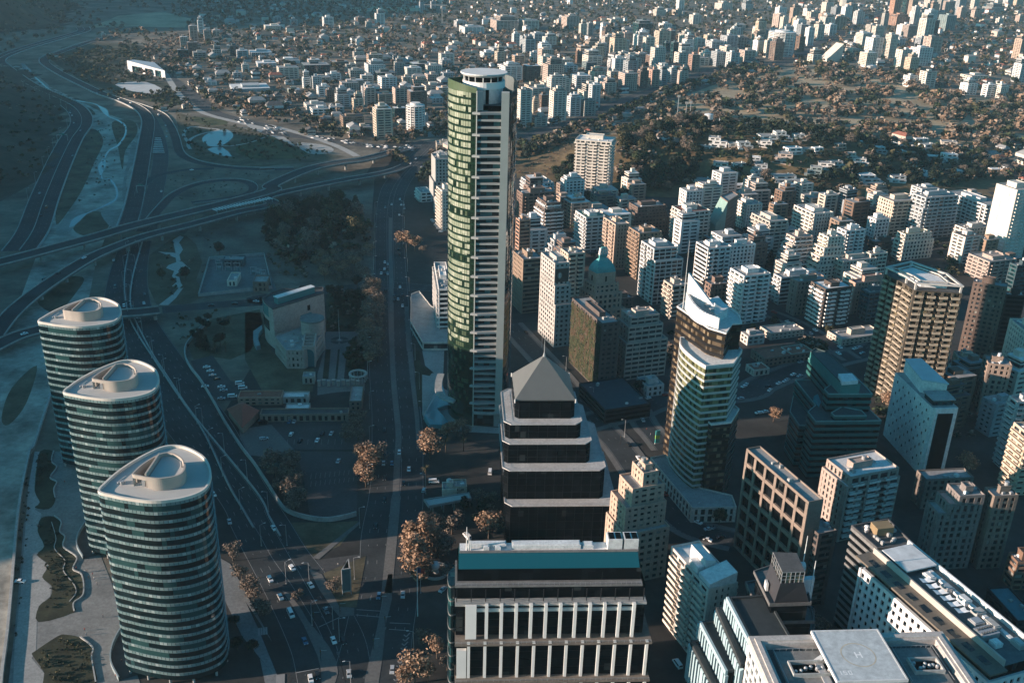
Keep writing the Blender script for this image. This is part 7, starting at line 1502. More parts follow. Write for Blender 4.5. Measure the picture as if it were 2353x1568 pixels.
for t, x, y, k, h, lab in (('j',1360,700,'brown',13,'bare brown tree behind the globe fountain'),('j',1310,720,'brown',11,'thin bare tree left of the globe fountain'),('j',1400,560,'brown',13,'dim bare tree between poplars and black tower'),('j',1290,560,'brown',14,'dark bare tree behind the poplar clump'),('j',1650,590,'tuft',14,'orange tree touching the left foot of the pyramid tower'),('j',1400,880,'brown',9,'low brown tree right of the globe fountain'),('j',1300,1400,'tuft',10,'orange shrubby tree in the park near the bottom'),('j',1200,1310,'brown',8,'bare thin tree by the chevron markings'),('j',1150,1568,'tuft',13,'big orange tree at the bottom edge beside the avenue'),('j',1090,1580,'tuft',10,'orange tree cut by the bottom edge, left one'),('j',1240,1560,'tuft',9,'orange tree cut by the bottom edge, right one'),('j',1370,1480,'brown',8,'small brown tree left of the columned office'),('j',1250,60,'tuft',14,'orange tree beside the palm near the gas station'),('j',1225,190,'palm',9,'palm on the avenue edge left of the gas station'),('j',610,960,'brown',8,'pale bare tree left of the three-sided billboard'),('j',350,1010,'brown',6,'small bare tree on the traffic island'),('j',850,150,'tuft',15,'reddish tree between car park and avenue'),('j',880,100,'brown',13,'brown tree beside the reddish avenue tree'),
 ('j',40,960,'brown',9,'bare tree in the strip beside the highway, third'),('j',60,1020,'brown',8,'bare tree in the strip beside the highway, fourth'),('j',120,1110,'brown',9,'bare tree in the strip beside the highway, nearest'),('i',1580,740,'brown',9,'bare tree in the strip beside the highway, farthest'),('i',1640,870,'brown',9,'bare tree in the strip beside the highway, second'),('i',1690,950,'brown',8,'bare tree right of the nearest oval tower'),('i',1790,1110,'brown',8,'bare tree by the blue path near the crossing'),('i',1600,1180,'dark',5,'dark bush beside the blue path'),('i',1610,1350,'dark',6,'dark round tree left of the blue path'),('i',1720,1360,'dark',6,'dark round tree right beside the blue path bend'),
 ('f',870,520,'tuft',14,'orange-topped tree at the crossing north of the institute'),('f',880,620,'brown',14,'brown avenue tree below the orange-topped one'),('f',850,690,'brown',13,'dim brown avenue tree, third from the crossing'),('f',870,870,'brown',15,'round brown avenue tree opposite the clinic canopy'),('f',900,980,'brown',14,'brown avenue tree above the ring pavilion'),('f',880,930,'brown',12,'dark brown avenue tree touching the round one'),('f',1075,200,'tuft',16,'bright orange tree at the avenue fork, left'),('f',1110,215,'tuft',15,'bright orange tree at the avenue fork, middle'),('f',1150,225,'tuft',13,'bright orange tree at the avenue fork, right'),('f',1200,240,'brown',8,'thin bare tree beside the fork trees'),('f',540,390,'tuft',10,'orange tree left of the dim park shed'),('f',600,360,'brown',12,'brown tree in the park above the cross road, left'),('f',650,340,'brown',12,'brown tree in the park above the cross road, middle'),('f',740,320,'brown',12,'brown tree in the park above the cross road, right'),('f',420,270,'brown',12,'tall brown park tree near the white bus'),('f',840,250,'tuft',9,'thin orange tree beside the avenue opposite the fork'),('f',250,200,'tuft',12,'orange-brown tree in the dark park grove'),('f',630,440,'brown',7,'slim bare tree beside the cross road'),('f',695,430,'brown',7,'slim bare tree right beside the other slim one'),('f',1370,1500,'tuft',10,'orange tree below the skyscraper foot, left'),('f',1440,1480,'tuft',10,'orange tree below the skyscraper foot, middle'),('f',1480,1490,'brown',9,'brown tree below the skyscraper foot, right'),('f',1250,1568,'tuft',13,'orange tree left of the palms near the skyscraper'),('f',1360,1590,'palm',9,'left palm below the skyscraper'),('f',1480,1580,'palm',9,'right palm below the skyscraper'),
 ('h',920,1300,'tuft',11,'orange tree at the foot of the bronze tower, left'),('h',980,1310,'tuft',10,'orange tree at the foot of the bronze tower, right'),('h',145,1380,'tuft',9,'orange street tree left of the green office'),('l',1455,150,'tuft',12,'lone orange tree behind the twin grey towers'),('l',470,1240,'brown',9,'orange-brown tree between black pyramid tower and long hotel'),('k',1550,500,'olive',9,'yellow-green tree on the corner by the shop podium'),('h',1410,1080,'dark',9,'dark tree beside the pale villa right of the bronze tower'),('h',120,330,'conifer',15,'dark conifer between the cream tower and the terraced pyramid'),('h',520,800,'olive',8,'small lit tree beside the pale villa'),
 ('e',1100,420,'olive',9,'round tree on the brown lawn, left of the zigzag path'),('e',1260,420,'dark',11,'dark round tree on the brown lawn, right of the zigzag path'),('e',1490,250,'dark',11,'round tree above the substation wall'),('e',1360,880,'conifer',12,'dark cypress beside the institute garden, left'),('e',1400,900,'conifer',11,'dark cypress beside the institute garden, right'),('e',1460,920,'palm',8,'palm beside the institute car park'),('e',1530,910,'palm',8,'second palm beside the institute car park'),('g',1010,1180,'dark',8,'dark tree in front of the white two-storey building'),('d',105,1320,'tuft',14,'orange tree at the left foot of the hillside houses'),('c',1205,1300,'tuft',12,'golden tree below the slope'),('c',1165,1440,'tuft',10,'yellow tree between the brown block and the maroon-topped tower'),('c',1010,1340,'olive',13,'pale tree above the wide brown block'),('c',1050,940,'brown',16,'pale round bare tree left of the ring reservoir'),('c',1145,780,'conifer',26,'tall dark conifer at the park edge left of the masts'),('d',450,540,'olive',24,'large yellow-green tree in the golf park, upper'),('d',210,610,'olive',26,'large yellow-green tree in the golf park, lower')): tr(t, x, y, k, h, lab, 1.25 if k in ('brown', 'tuft', 'dark', 'olive') else 1.0)
# groves of single trees: (polygon, number, kinds, height range, words)
def grove(poly, n, kinds, h0, h1, words, gap=5.0, wide=1.2, seed=1):
 r = random.Random(seed); xs = [p[0] for p in poly]; ys = [p[1] for p in poly]; pts = []
 NM = {'green': 'green', 'brown': 'bare brown', 'amber': 'orange', 'olive': 'olive-green', 'conifer': 'dark conical', 'dark': 'dark evergreen', 'tuft': 'orange-brown', 'palm': 'palm-like'}
 for _ in range(n * 40):
  if len(pts) >= n: break
  x, y = r.uniform(min(xs), max(xs)), r.uniform(min(ys), max(ys))
  if inside((x, y), poly) and all((x - a) ** 2 + (y - b) ** 2 > gap * gap for a, b in pts) and clear(x, y, 3): pts.append((x, y)); k = r.choice(kinds); tree(k, x, y, r.uniform(h0, h1) * 1.05, f'{NM[k]} tree {words}', 'trees in groves', wide)
grove(polyg('f', 120, 60, 330, -60, 560, -100, 760, -40, 820, 150, 700, 250, 450, 250, 200, 230), 46, ['dark', 'dark', 'conifer', 'brown', 'olive', 'green'], 12, 22, 'in the dark park grove behind the institute', 6, 1.2, 2)
grove(polyg('f', 560, 480, 820, 460, 820, 680, 720, 700, 600, 620), 14, ['dark', 'dark', 'conifer'], 7, 12, 'in the garden right of the institute', 4, 1.2, 3)
grove(polyg('f', 700, 880, 780, 840, 790, 1030, 710, 1050), 9, ['dark', 'green'], 5, 9, 'in the bed above the ring pavilion', 3, 1.2, 4)
grove(polyg('e', 1290, 770, 1420, 700, 1560, 720, 1560, 900, 1450, 910, 1310, 930), 10, ['dark', 'brown'], 6, 10, 'between institute and curved garden wall', 5, 1.2, 5)
grove(polyg('j', 170, 130, 330, 60, 400, 300, 340, 420, 270, 380, 220, 260), 13, ['brown'], 8, 12, 'in the dim corner of the car park', 6, 1.3, 6)
grove(polyg('f', 640, 1480, 790, 1250, 800, 1500, 700, 1568), 5, ['brown'], 7, 11, 'at the avenue side of the car park', 6, 1.3, 7)
grove(polyg('f', 815, 480, 900, 470, 905, 760, 900, 1010, 830, 1010, 815, 750), 30, ['brown', 'brown', 'brown', 'tuft'], 10, 15, 'in the avenue row by the institute', 5, 1.25, 21)
grove(polyg('f', 480, 300, 820, 260, 830, 420, 520, 430), 24, ['brown', 'tuft', 'brown', 'brown'], 8, 13, 'in the brown clump above the cross road', 5, 1.3, 22)
grove(polyg('j', 770, 60, 840, 40, 830, 240, 780, 260), 7, ['brown', 'brown', 'tuft'], 9, 13, 'beside the avenue wall of the car park', 5, 1.25, 23)
grove(polyg('c', 870, 1000, 1100, 1010, 1400, 1020, 1480, 1130, 1380, 1280, 1100, 1300, 880, 1280), 62, ['dark', 'dark', 'green', 'olive', 'dark', 'brown'], 11, 19, 'on the dark slope right of the hillside block', 8, 1.25, 8)
grove(polyg('c', 430, 1170, 550, 1150, 545, 1290, 700, 1370, 900, 1380, 900, 1350, 560, 1400, 480, 1330), 20, ['dark', 'green'], 8, 14, 'below the hillside block', 7, 1.25, 9)
grove([at(*q) for q in TP('c', 1480, 1040, 1845, 1040) + TP('d', 300, 930, 900, 960, 1500, 1030, 1700, 1180, 1300, 1280, 900, 1300, 500, 1300, 0, 1300) + TP('c', 1500, 1290)], 74, ['dark', 'dark', 'green', 'olive', 'brown', 'conifer'], 8, 16, 'among the hillside houses', 8, 1.2, 10)
grove(polyg('j', 1480, 200, 1700, 380, 1680, 560, 1560, 520, 1480, 420), 6, ['dark', 'brown'], 7, 11, 'between petrol station and pyramid tower', 6, 1.2, 11)
# distant woods and the countless far roofs: one object each
def low_crown(kind, seed, n, leaf): mb, _ = crown(kind, n, seed, leaf); return [(f, m) for f, m in zip(([Vector(mb.v[i]) for i in q] for q in mb.f), mb.m)]
LOW = {'round': [low_crown('round', 200 + k, 34, .135) for k in range(6)], 'conifer': [low_crown('conifer', 300 + k, 28, .12) for k in range(3)]}
WOOD = {k: MB() for k in ('far', 'park', 'hill', 'river', 'mound')}
PAL = ['green', 'brown', 'olive', 'dark', 'tuft']; WM = []
for k in PAL: WM += LM[k] if k != 'tuft' else leafmats('fartuft', ((.15, .10, .066), (.24, .16, .105), (.31, .215, .145)))
wr = random.Random(77)
def wood(mb, x, y, h, pal, wide=1.2, conif=False):
 z0 = terrain(x, y); L = wr.choice(LOW['conifer' if conif else 'round']); a = wr.uniform(0, 6.28); ca, sa = math.cos(a) * h * wide, math.sin(a) * h * wide; pi = PAL.index(pal) * 3
 for f, m in L:
  i = len(mb.v); mb.v.extend((x + v.x * ca - v.y * sa, y + v.x * sa + v.y * ca, z0 + (v.z - .15) * h) for v in f); mb.f.append((i, i + 1, i + 2, i + 3)); mb.m.append(pi + m)
ROOFS = MB(); RM_ = [wall('w'), wall('c'), wall('p'), ROOFR, ROOFG, ROOFD, wall('b'), wall('g')]
NH = 0; SUBP = []
def cottage(x, y, w, d, h, a, wc, rc, own):
 global NH
 z0 = terrain(x, y); p = rect((x, y), w, d, a); e = [Vector(q) for q in inset(p, -.5)]; z = z0 + h
 r1, r2 = (e[0] + e[3]) / 2 * .8 + (e[1] + e[2]) / 2 * .2, (e[1] + e[2]) / 2 * .8 + (e[0] + e[3]) / 2 * .2; rz = z + d * .27
 def rf(mb, m): 
  a_, b_, c_, d_ = [(*q, z) for q in e]; q1, q2 = (*r1, rz), (*r2, rz)
  mb.face([a_, b_, q2, q1], m).face([c_, d_, q1, q2], m).face([d_, a_, q1], m).face([b_, c_, q2], m)
 if own:
  T = Thing('house', f'{CN["wcp"[wc] if wc < 3 else "g"]} house, {["", "", "", "tiled", "grey", "dark"][rc]} roof, {where(x, y, 3)}', 'house', (x, y, z0), 'far suburban houses'); T.part('wall', MB().prism(p, z0 - .5, z), RM_[wc]); m = MB(); rf(m, 0); T.part('roof', m, RM_[rc])
  q = inset(p, -.03); T.part('window_band', MB().prism(q, z0 + h * .35, z0 + h * .68, top=False, bot=False), FARG) if h > 5 else None
 else: ROOFS.prism(p, z0 - .5, z, wc, top=False); rf(ROOFS, rc)
OPEN = [at(*q) for q in TP('a', 600,100,1100,70,1300,130,1240,200,900,190)]
RIVERSIDE = [at(*q) for q in TP('a', 420,330,560,320,900,330,1050,420,840,450,900,520,1120,560,1280,720,1000,700,640,600,400,470)]
AVEN = []
for p_, w_ in ROADS: AVEN += [(a[0], a[1], w_ / 2 + 5) for a in p_]
BK = {}
for a in AVEN: BK.setdefault((int(a[0] // 60), int(a[1] // 60)), []).append(a)
def onroad(x, y):
 i, j = int(x // 60), int(y // 60)
 return any((x - a) ** 2 + (y - b) ** 2 < c * c for di in (-1, 0, 1) for dj in (-1, 0, 1) for a, b, c in BK.get((i + di, j + dj), ()))
DENSE = [BELT1, BELT2, BELT3, BELT4]
RIV = [at(*q) for q in TP('a', 0,360,300,290,590,190,640,260,330,390,330,450,700,640,960,790,1000,900,830,1510) + TP('e', 600,300,300,950) + TP('i', 60,1568,-300,1568,-300,0) + TP('e', 0,700) + TP('a', 330,1568,620,800,300,640,0,470)]
PARKV = [at(*q) for q in TP('a', 1180,740,1845,880) + TP('b', 420,950,900,1020,850,1100,300,1140) + TP('a', 1600,1140,1260,1060,1200,900)]
y = 1090.0; nown = 0
while y < 3700:
 step = 24 + (y - 1090) * .010; xl, xr = -(y * .53 + 60), y * .56 + 120; x = xl
 while x < xr:
  X, Y = x + wr.uniform(-.4, .4) * step, y + wr.uniform(-.4, .4) * step; x += step
  if not seen(X, Y, 5, 20) or onroad(X, Y): continue
  hb = lerp(HL_Y, HL_X, Y)
  if X < hb + 6: continue
  if ((X - 262) / 285) ** 2 + ((Y - 1135) / 165) ** 2 < 1.0: continue
  P_ = (X, Y)
  if inside(P_, RIV) or inside(P_, PARKV) or inside(P_, OPEN): continue
  if inside(P_, GOLF):
   n = mnoise.noise(Vector((X / 90, Y / 60, 5)))
   if n > -.22 + .1 * wr.random():
    for _ in range(4): wood(WOOD['park'], X + wr.uniform(-9, 9), Y + wr.uniform(-9, 9), wr.uniform(11, 21), wr.choice(['brown', 'brown', 'brown', 'tuft', 'tuft', 'olive', 'dark', 'green']), 1.3)
   continue
  if inside(P_, RIVERSIDE):
   for _ in range(6 if clear(X, Y, 12) else 0): wood(WOOD['river'], X + wr.uniform(-15, 15), Y + wr.uniform(-15, 15), wr.uniform(5, 11), wr.choice(['green', 'dark', 'olive']), 1.4)
   continue
  if not clear(X, Y, 7): continue
  dense = any(inside(P_, q) for q in DENSE); u_ = wr.random(); sx_, sy_ = scr(X, Y, 0)
  if X < -150 and Y < 1330 and sx_ < 700: continue
  if sx_ < 420 and sy_ < 130 and u_ < .8:
   if u_ < .5: wood(WOOD['far'], X, Y, wr.uniform(8, 14), wr.choice(['green', 'dark', 'olive', 'brown']), 1.4)
   continue
  if u_ < (.26 if dense else .40):
   big = wr.random() < (.5 if dense else .12); w_ = wr.uniform(14, 24) if big else wr.uniform(9, 15); h_ = wr.uniform(7, 13) if big else wr.uniform(4, 6.5)
   own = nown < 245 and Y < 2050; nown += own
   cottage(X, Y, w_, w_ * wr.uniform(.55, .8), h_, 21 + wr.choice([0, 90]) + wr.uniform(-8, 8), wr.choice([0, 0, 1, 1, 2, 7]), wr.choice([3, 4, 4, 4, 5, 5]), own)
  for _ in range(2 if dense else 3):
   if wr.random() < .9: wood(WOOD['far'], X + wr.uniform(-.5, .5) * step, Y + wr.uniform(-.5, .5) * step, wr.uniform(8, 16), wr.choice(['green', 'brown', 'brown', 'olive', 'dark', 'tuft'] if Y < 2400 else ['green', 'brown', 'olive', 'dark']), 1.3, wr.random() < .1)
 y += step
# boulevard edge wood (dark strip of trees in the towers' shade), hillside scrub, pond park bushes
def scatter(key, poly, n, pals, h0, h1, cf=.0, wide=1.3):
 xs = [p[0] for p in poly]; ys = [p[1] for p in poly]; k = 0
 for _ in range(n * 30):
  if k >= n: break
  x, y = wr.uniform(min(xs), max(xs)), wr.uniform(min(ys), max(ys))
  if inside((x, y), poly) and not onroad(x, y) and clear(x, y, 3): wood(WOOD[key], x, y, wr.uniform(h0, h1), wr.choice(pals), wide, wr.random() < cf); k += 1
scatter('park', [at(*q) for q in TP('c', 180,870,420,830,640,780,760,700,1000,640,1300,560,1560,440,1845,380,1845,480,1500,560,1250,650,1000,740,800,850,500,930,250,1100)], 300, ['dark', 'green', 'dark', 'olive', 'brown'], 9, 17)
scatter('park', polyg('c', 170, 950, 350, 930, 560, 900, 500, 1000, 350, 1060, 190, 1130), 60, ['brown', 'olive', 'dark'], 9, 15)
scatter('park', polyg('c', 880, 850, 1300, 830, 1500, 800, 1500, 900, 1350, 960, 1050, 900, 900, 960), 50, ['olive', 'brown', 'dark', 'tuft'], 3, 8)
scatter('river', polyg('a', 1200, 760, 1300, 780, 1500, 850, 1845, 900, 1845, 990, 1600, 1090, 1330, 1060, 1220, 900), 120, ['dark', 'green', 'olive'], 2.5, 6)
scatter('river', polyg('b', 0, 880, 300, 950, 600, 1040, 560, 1090, 200, 1100, 0, 1080), 70, ['dark', 'green'], 2.5, 6)
scatter('river', polyg('a', 620, 800, 800, 800, 900, 870, 860, 960, 800, 1100, 760, 1250, 640, 1350, 520, 1400), 70, ['dark', 'olive'], 1.5, 3.5)
scatter('river', polyg('f', 120, 60, 330, -60, 560, -100, 780, -60, 850, 150, 840, 300, 500, 420, 200, 300), 150, ['dark', 'dark', 'brown', 'olive', 'green'], 7, 14)
scatter('river', polyg('f', 120, 240, 380, 260, 420, 430, 260, 440, 200, 330), 30, ['brown', 'olive'], 3, 6)
scatter('park', polyg('b', 1130, 1170, 1240, 1080, 1260, 1180, 1220, 1260, 1140, 1240), 16, ['dark', 'green'], 8, 13)
scatter('river', polyg('i', 250, 20, 350, 20, 340, 180, 250, 240), 25, ['dark'], 1.5, 3); scatter('river', polyg('i', 280, 470, 400, 500, 480, 800, 530, 960, 440, 1040, 300, 1100, 330, 900, 300, 720), 60, ['dark'], 1, 2.2); scatter('river', polyg('i', 250, 1380, 400, 1270, 560, 1290, 610, 1400, 600, 1568, 320, 1568), 45, ['dark', 'olive'], 1, 2.6)
scatter('river', polyg('i', 90, 900, 130, 600, 160, 300, 190, 120, 200, 500, 150, 900, 120, 1300, 90, 1400), 40, ['dark'], 1, 2)
scatter('mound', polyg('c', 870, 1000, 1100, 1010, 1400, 1020, 1480, 1130, 1380, 1280, 1100, 1310, 860, 1290), 330, ['dark', 'dark', 'green', 'olive', 'dark', 'brown'], 8, 15)
scatter('mound', polyg('c', 440, 1170, 550, 1150, 545, 1290, 700, 1380, 950, 1400, 950, 1460, 560, 1430, 470, 1330), 70, ['dark', 'green'], 6, 11)
scatter('mound', [at(*q) for q in TP('c', 1480, 1040, 1845, 1040) + TP('d', 300, 930, 900, 960, 1500, 1030, 1750, 1180, 1300, 1290, 900, 1330, 500, 1400, 0, 1380) + TP('c', 1500, 1330)], 620, ['dark', 'dark', 'green', 'olive', 'brown', 'dark'], 7, 14)
scatter('mound', polyg('c', 180, 1180, 300, 1110, 560, 960, 560, 1140, 400, 1190), 90, ['olive', 'brown', 'tuft'], 1.5, 4)
scatter('mound', polyg('g', -20, 60, 900, -40, 1845, 30, 1845, 330, 1500, 300, 900, 330, 300, 260), 130, ['dark', 'green', 'brown'], 5, 9)
scatter('mound', polyg('h', 0, 60, 1300, 0, 1800, 260, 1500, 420, 800, 420, 200, 420), 130, ['dark', 'green', 'brown', 'olive'], 5, 9)
scatter('mound', polyg('h', 0, 680, 400, 660, 760, 780, 700, 960, 300, 900, 0, 860), 110, ['dark', 'brown', 'olive'], 4, 8)
scatter('mound', polyg('g', 900, 700, 1230, 640, 1230, 1000, 1180, 1180, 900, 1080), 30, ['dark', 'brown'], 5, 9)
scatter('mound', polyg('h', 800, 1250, 1100, 1300, 1500, 1100, 1845, 1300, 1700, 1500, 1000, 1568), 50, ['dark', 'brown', 'green'], 5, 9)
scatter('far', polyg('a', 950, 370, 1010, 300, 1180, 250, 1250, 260, 1220, 480, 1150, 490, 1100, 420), 120, ['brown', 'tuft', 'brown'], 7, 12)
scatter('far', polyg('a', 1230, 480, 1340, 500, 1480, 640, 1845, 740, 1845, 800, 1600, 760, 1450, 710), 90, ['brown', 'tuft', 'olive', 'green'], 6, 11)
scatter('far', polyg('b', 0, 650, 180, 680, 330, 740, 640, 900, 800, 960, 640, 930, 400, 880, 0, 790), 90, ['brown', 'tuft', 'olive', 'green'], 6, 11)
scatter('far', polyg('b', 640, 880, 860, 900, 1230, 880, 1380, 850, 1380, 940, 1200, 970, 900, 990, 760, 960), 60, ['brown', 'dark', 'olive', 'green'], 7, 13)
scatter('river', polyg('a', 1150, 1180, 1845, 1160, 1845, 1280, 1720, 1340, 1400, 1380, 1150, 1340), 90, ['dark', 'olive', 'brown'], 1, 2.6)
scatter('river', polyg('e', 1000, 100, 1350, 0, 1500, 60, 1400, 300, 1340, 520, 1060, 560), 40, ['dark', 'olive', 'brown'], 1.5, 4)
scatter('river', polyg('e', 1120, 640, 1500, 620, 1300, 780, 1250, 960, 1180, 860), 30, ['dark', 'olive', 'brown'], 1.5, 3.5)
scatter('mound', polyg('f', 560, 490, 820, 470, 830, 1000, 700, 1060, 690, 900, 790, 780, 560, 760), 60, ['dark', 'green', 'brown'], 4, 8)
k = 0
while k < 3600:
 yy = wr.uniform(950, 3600); bx = lerp(HL_Y, HL_X, yy); xx = bx - wr.uniform(-4, 420) ; k += 1
 if seen(xx, yy, terrain(xx, yy), 10) and not onroad(xx, yy): wood(WOOD['hill'], xx, yy, wr.uniform(3, 7) * (1 + (yy - 950) / 2600), wr.choice(['dark', 'green', 'brown', 'dark', 'olive']), 1.5)
for key, nm, lab in (('far', 'far_woodland', 'trees of the far suburbs merging into one canopy'), ('park', 'park_woodland', 'mixed bare and evergreen trees of the golf park and boulevard'), ('mound', 'garden_woodland', 'dense dark garden trees between the hillside houses and apartment blocks'), ('hill', 'hillside_scrub', 'dark scrub and low trees over the left hillsides'), ('river', 'shrubbery', 'low dark shrubs along river, pond park and plaza beds')): stuff(nm, WOOD[key], WM, lab)
stuff('far_rooftops', ROOFS, RM_, 'countless small roofs of the far suburbs')
# ================================================================== CARS
TYRE = mat('tyre', (.02, .02, .02), .9, .1, 3); CARG = shiny('car_glass', (.01, .014, .016), .05)
LAMPM = mat('headlight', (.7, .7, .66), .3, .05, 3)
CARC = {'white': (.80, .80, .78), 'silver': (.45, .47, .48), 'black': (.015, .016, .018), 'blue': (.05, .14, .24), 'red': (.35, .04, .03), 'grey': (.14, .15, .16), 'orange': (.5, .16, .08)}
def body_mb(L, W_, prof, inset_w):
 """side profile [(x, z)] swept across the width with the upper part drawn in"""
 mb = MB(); n = len(prof); zs = [z for _, z in prof]; lo = min(zs); hi = max(zs)
 for s_ in (-1, 1): mb.v.extend((x, s_ * (W_ / 2 - inset_w * max(0, (z - .85) / max(.01, hi - .85))), z) for x, z in prof)
 for k in range(n): q = (k + 1) % n; mb.f.append((k, q, n + q, n + k)); mb.m.append(0)
 mb.f.append(tuple(range(n))[::-1]); mb.f.append(tuple(range(n, 2 * n))); mb.m += [0, 0]
 return mb
SED = [(-2.15, .3), (-2.2, .75), (-2.0, .92), (-1.3, .98), (-.75, 1.42), (.55, 1.45), (1.15, 1.0), (2.0, .86), (2.2, .65), (2.15, .3)]
HAT = [(-1.95, .3), (-2.0, .9), (-1.75, 1.45), (.5, 1.52), (1.1, 1.05), (1.85, .9), (2.0, .65), (1.95, .3)]
VAN = [(-2.6, .35), (-2.65, 1.2), (-2.55, 2.1), (1.3, 2.15), (2.0, 1.3), (2.5, 1.1), (2.6, .7), (2.55, .35)]
def make_car(kind, col):
 paint = shiny('car_paint_' + col, CARC[col], .25, .5); prof = {'car': SED, 'hatchback': HAT, 'van': VAN}[kind]; L = prof[-2][0] - prof[1][0]; W_ = 1.8 if kind != 'van' else 2.0
 o = bpy.data.objects.new(kind, None); ks = []
 def add(nm, mb, m): k = bpy.data.objects.new(nm, mb.mesh(nm, m)); k.parent = o; ks.append(k)
 add('car_body', body_mb(L, W_, prof, .22), paint)
 hi = max(z for _, z in prof); g = MB()
 if kind == 'van': scrn = ((1.34, 2.10), (1.98, 1.34)); rear = ((-2.62, 1.35), (-2.57, 2.0)); side = ((-2.2, 1.35), (-2.2, 2.0), (1.2, 2.0), (1.75, 1.35))
 elif kind == 'car': scrn = ((.60, 1.43), (1.12, 1.04)); rear = ((-1.26, 1.02), (-.80, 1.40)); side = ((-1.05, 1.02), (-.66, 1.36), (.5, 1.38), (.95, 1.04))
 else: scrn = ((.55, 1.49), (1.06, 1.09)); rear = ((-1.98, 1.0), (-1.80, 1.40)); side = ((-1.7, 1.02), (-1.6, 1.40), (.45, 1.44), (.9, 1.06))
 def wy(z): return W_ / 2 - .22 * max(0, (z - .85) / (hi - .85))
 def off(p, d): return p
 (x0, z0), (x1, z1) = scrn; g.face([(x0 + .04, -wy(z0) + .08, z0 + .03), (x1 + .05, -wy(z1) + .08, z1 + .03), (x1 + .05, wy(z1) - .08, z1 + .03), (x0 + .04, wy(z0) - .08, z0 + .03)])
 add('windscreen', g, CARG); g = MB()
 (x0, z0), (x1, z1) = rear; g.face([(x0 - .04, -wy(z0) + .1, z0 + .03), (x1 - .04, -wy(z1) + .1, z1 + .03), (x1 - .04, wy(z1) - .1, z1 + .03), (x0 - .04, wy(z0) - .1, z0 + .03)]); add('rear_window', g, CARG)
 for s_ in (-1, 1): add('side_window', MB().face([(x, s_ * (wy(z) + .015), z) for x, z in side]), CARG)
 wx = 1.35 if kind != 'van' else 1.75
 for sx_ in (-1, 1):
  for s_ in (-1, 1): add('wheel', MB().tube((sx_ * wx, s_ * (W_ / 2 - .2), .33), (sx_ * wx, s_ * (W_ / 2 + .03), .33), .33, n=10), TYRE)
 fx = prof[-2][0]
 for s_ in (-1, 1): add('headlight', MB().box((fx - .03, s_ * W_ * .34), .1, .35, .6, .78), LAMPM)
 return o, ks
CARP = {}
def car(t, x, y, col, kind='car', label=None, z=None, deg=None, flip=False, parts=True, road_hint=None):
 best = None; g = at(t, x, y, 0)
 for p, w in ROADS:
  for i in range(len(p) - 1):
   if abs(p[i][0] - g[0]) > 60 or abs(p[i][1] - g[1]) > 60: continue
   a, b = Vector(p[i][:2]), Vector(p[i + 1][:2]); zz = p[i][2]; q = Vector(at(t, x, y, zz)); d = b - a
   if d.length < .01: continue
   s_ = max(0, min(1, (q - a).dot(d) / d.length_squared)); e = (a + d * s_ - q).length - w / 2
   if best is None or e < best[0] - .01: best = (e, math.atan2(d.y, d.x), zz)
 zz = .1 if (best is None or best[0] > 6) else best[2]
 an = math.radians(deg) if deg is not None else (best[1] if best else 0)
 if flip: an += math.pi
 zz = zz if z is None else z; q = at(t, x, y, zz + .5); place_car(q[0], q[1], zz + .02, an, col, kind, label, parts)
def place_car(x, y, z, an, col, kind, label, parts=True, group='cars on the roads'):
 if (kind, col) not in CARP: CARP[(kind, col)] = make_car(kind, col)
 o, ks = CARP[(kind, col)]
 c = o.copy(); COL.objects.link(c); c.location = (x, y, z); c.rotation_euler = (0, 0, an); c.name = 'parked_car' if 'parked' in (label or '') else kind
 props(c, label or f'{col} {kind} on the road', 'car', group)
 for k in (ks if parts else ks[:5]): d = k.copy(); COL.objects.link(d); d.parent = c
for x, y, c, k, lab in ((195,518,'white','car','white car on the right-hand carriageway before the junction'),(320,790,'white','hatchback','white car entering the junction, left'),(170,865,'white','hatchback','white car at the barrier end of the left carriageway'),(445,905,'white','car','white car crossing the asphalt apron'),(240,985,'white','car','white car beside the traffic island tip'),(310,1100,'white','van','white van beside the traffic island'),(547,1080,'grey','hatchback','grey car in the shade beyond the island'),(405,1283,'blue','car','blue-grey car on the left carriageway near the bottom'),(600,1278,'white','car','white car in the shaded junction'),(668,1285,'black','hatchback','black car right of the white one in the shaded junction'),(705,1505,'silver','car','pale blue car at the bottom centre'),(445,1540,'white','hatchback','white car waiting at the bottom stop line'),(490,1515,'black','car','black car waiting at the bottom stop line'),(907,980,'blue','hatchback','dark blue car stopped at the avenue crossing'),(1070,973,'silver','hatchback','silver car on the right avenue carriageway by the poplars'),(997,1480,'silver','hatchback','silver car on the avenue near the chevrons'),(885,505,'black','car','black car on the dark avenue beside the car park wall'),(945,330,'black','hatchback','black car farther along the dark avenue'),(945,180,'black','car','black car on the avenue level with the petrol station'),(1075,215,'black','car','black car on the right avenue carriageway opposite the station'),(1110,120,'white','car','white car on the right avenue carriageway near the palm'),(938,80,'silver','car','silver car on the avenue, left of a pair'),(995,80,'blue','car','blue car on the avenue, right of a pair'),(1045,8,'white','hatchback','white car at the crossing below the skyscraper')): car('j', x, y, c, k, lab)
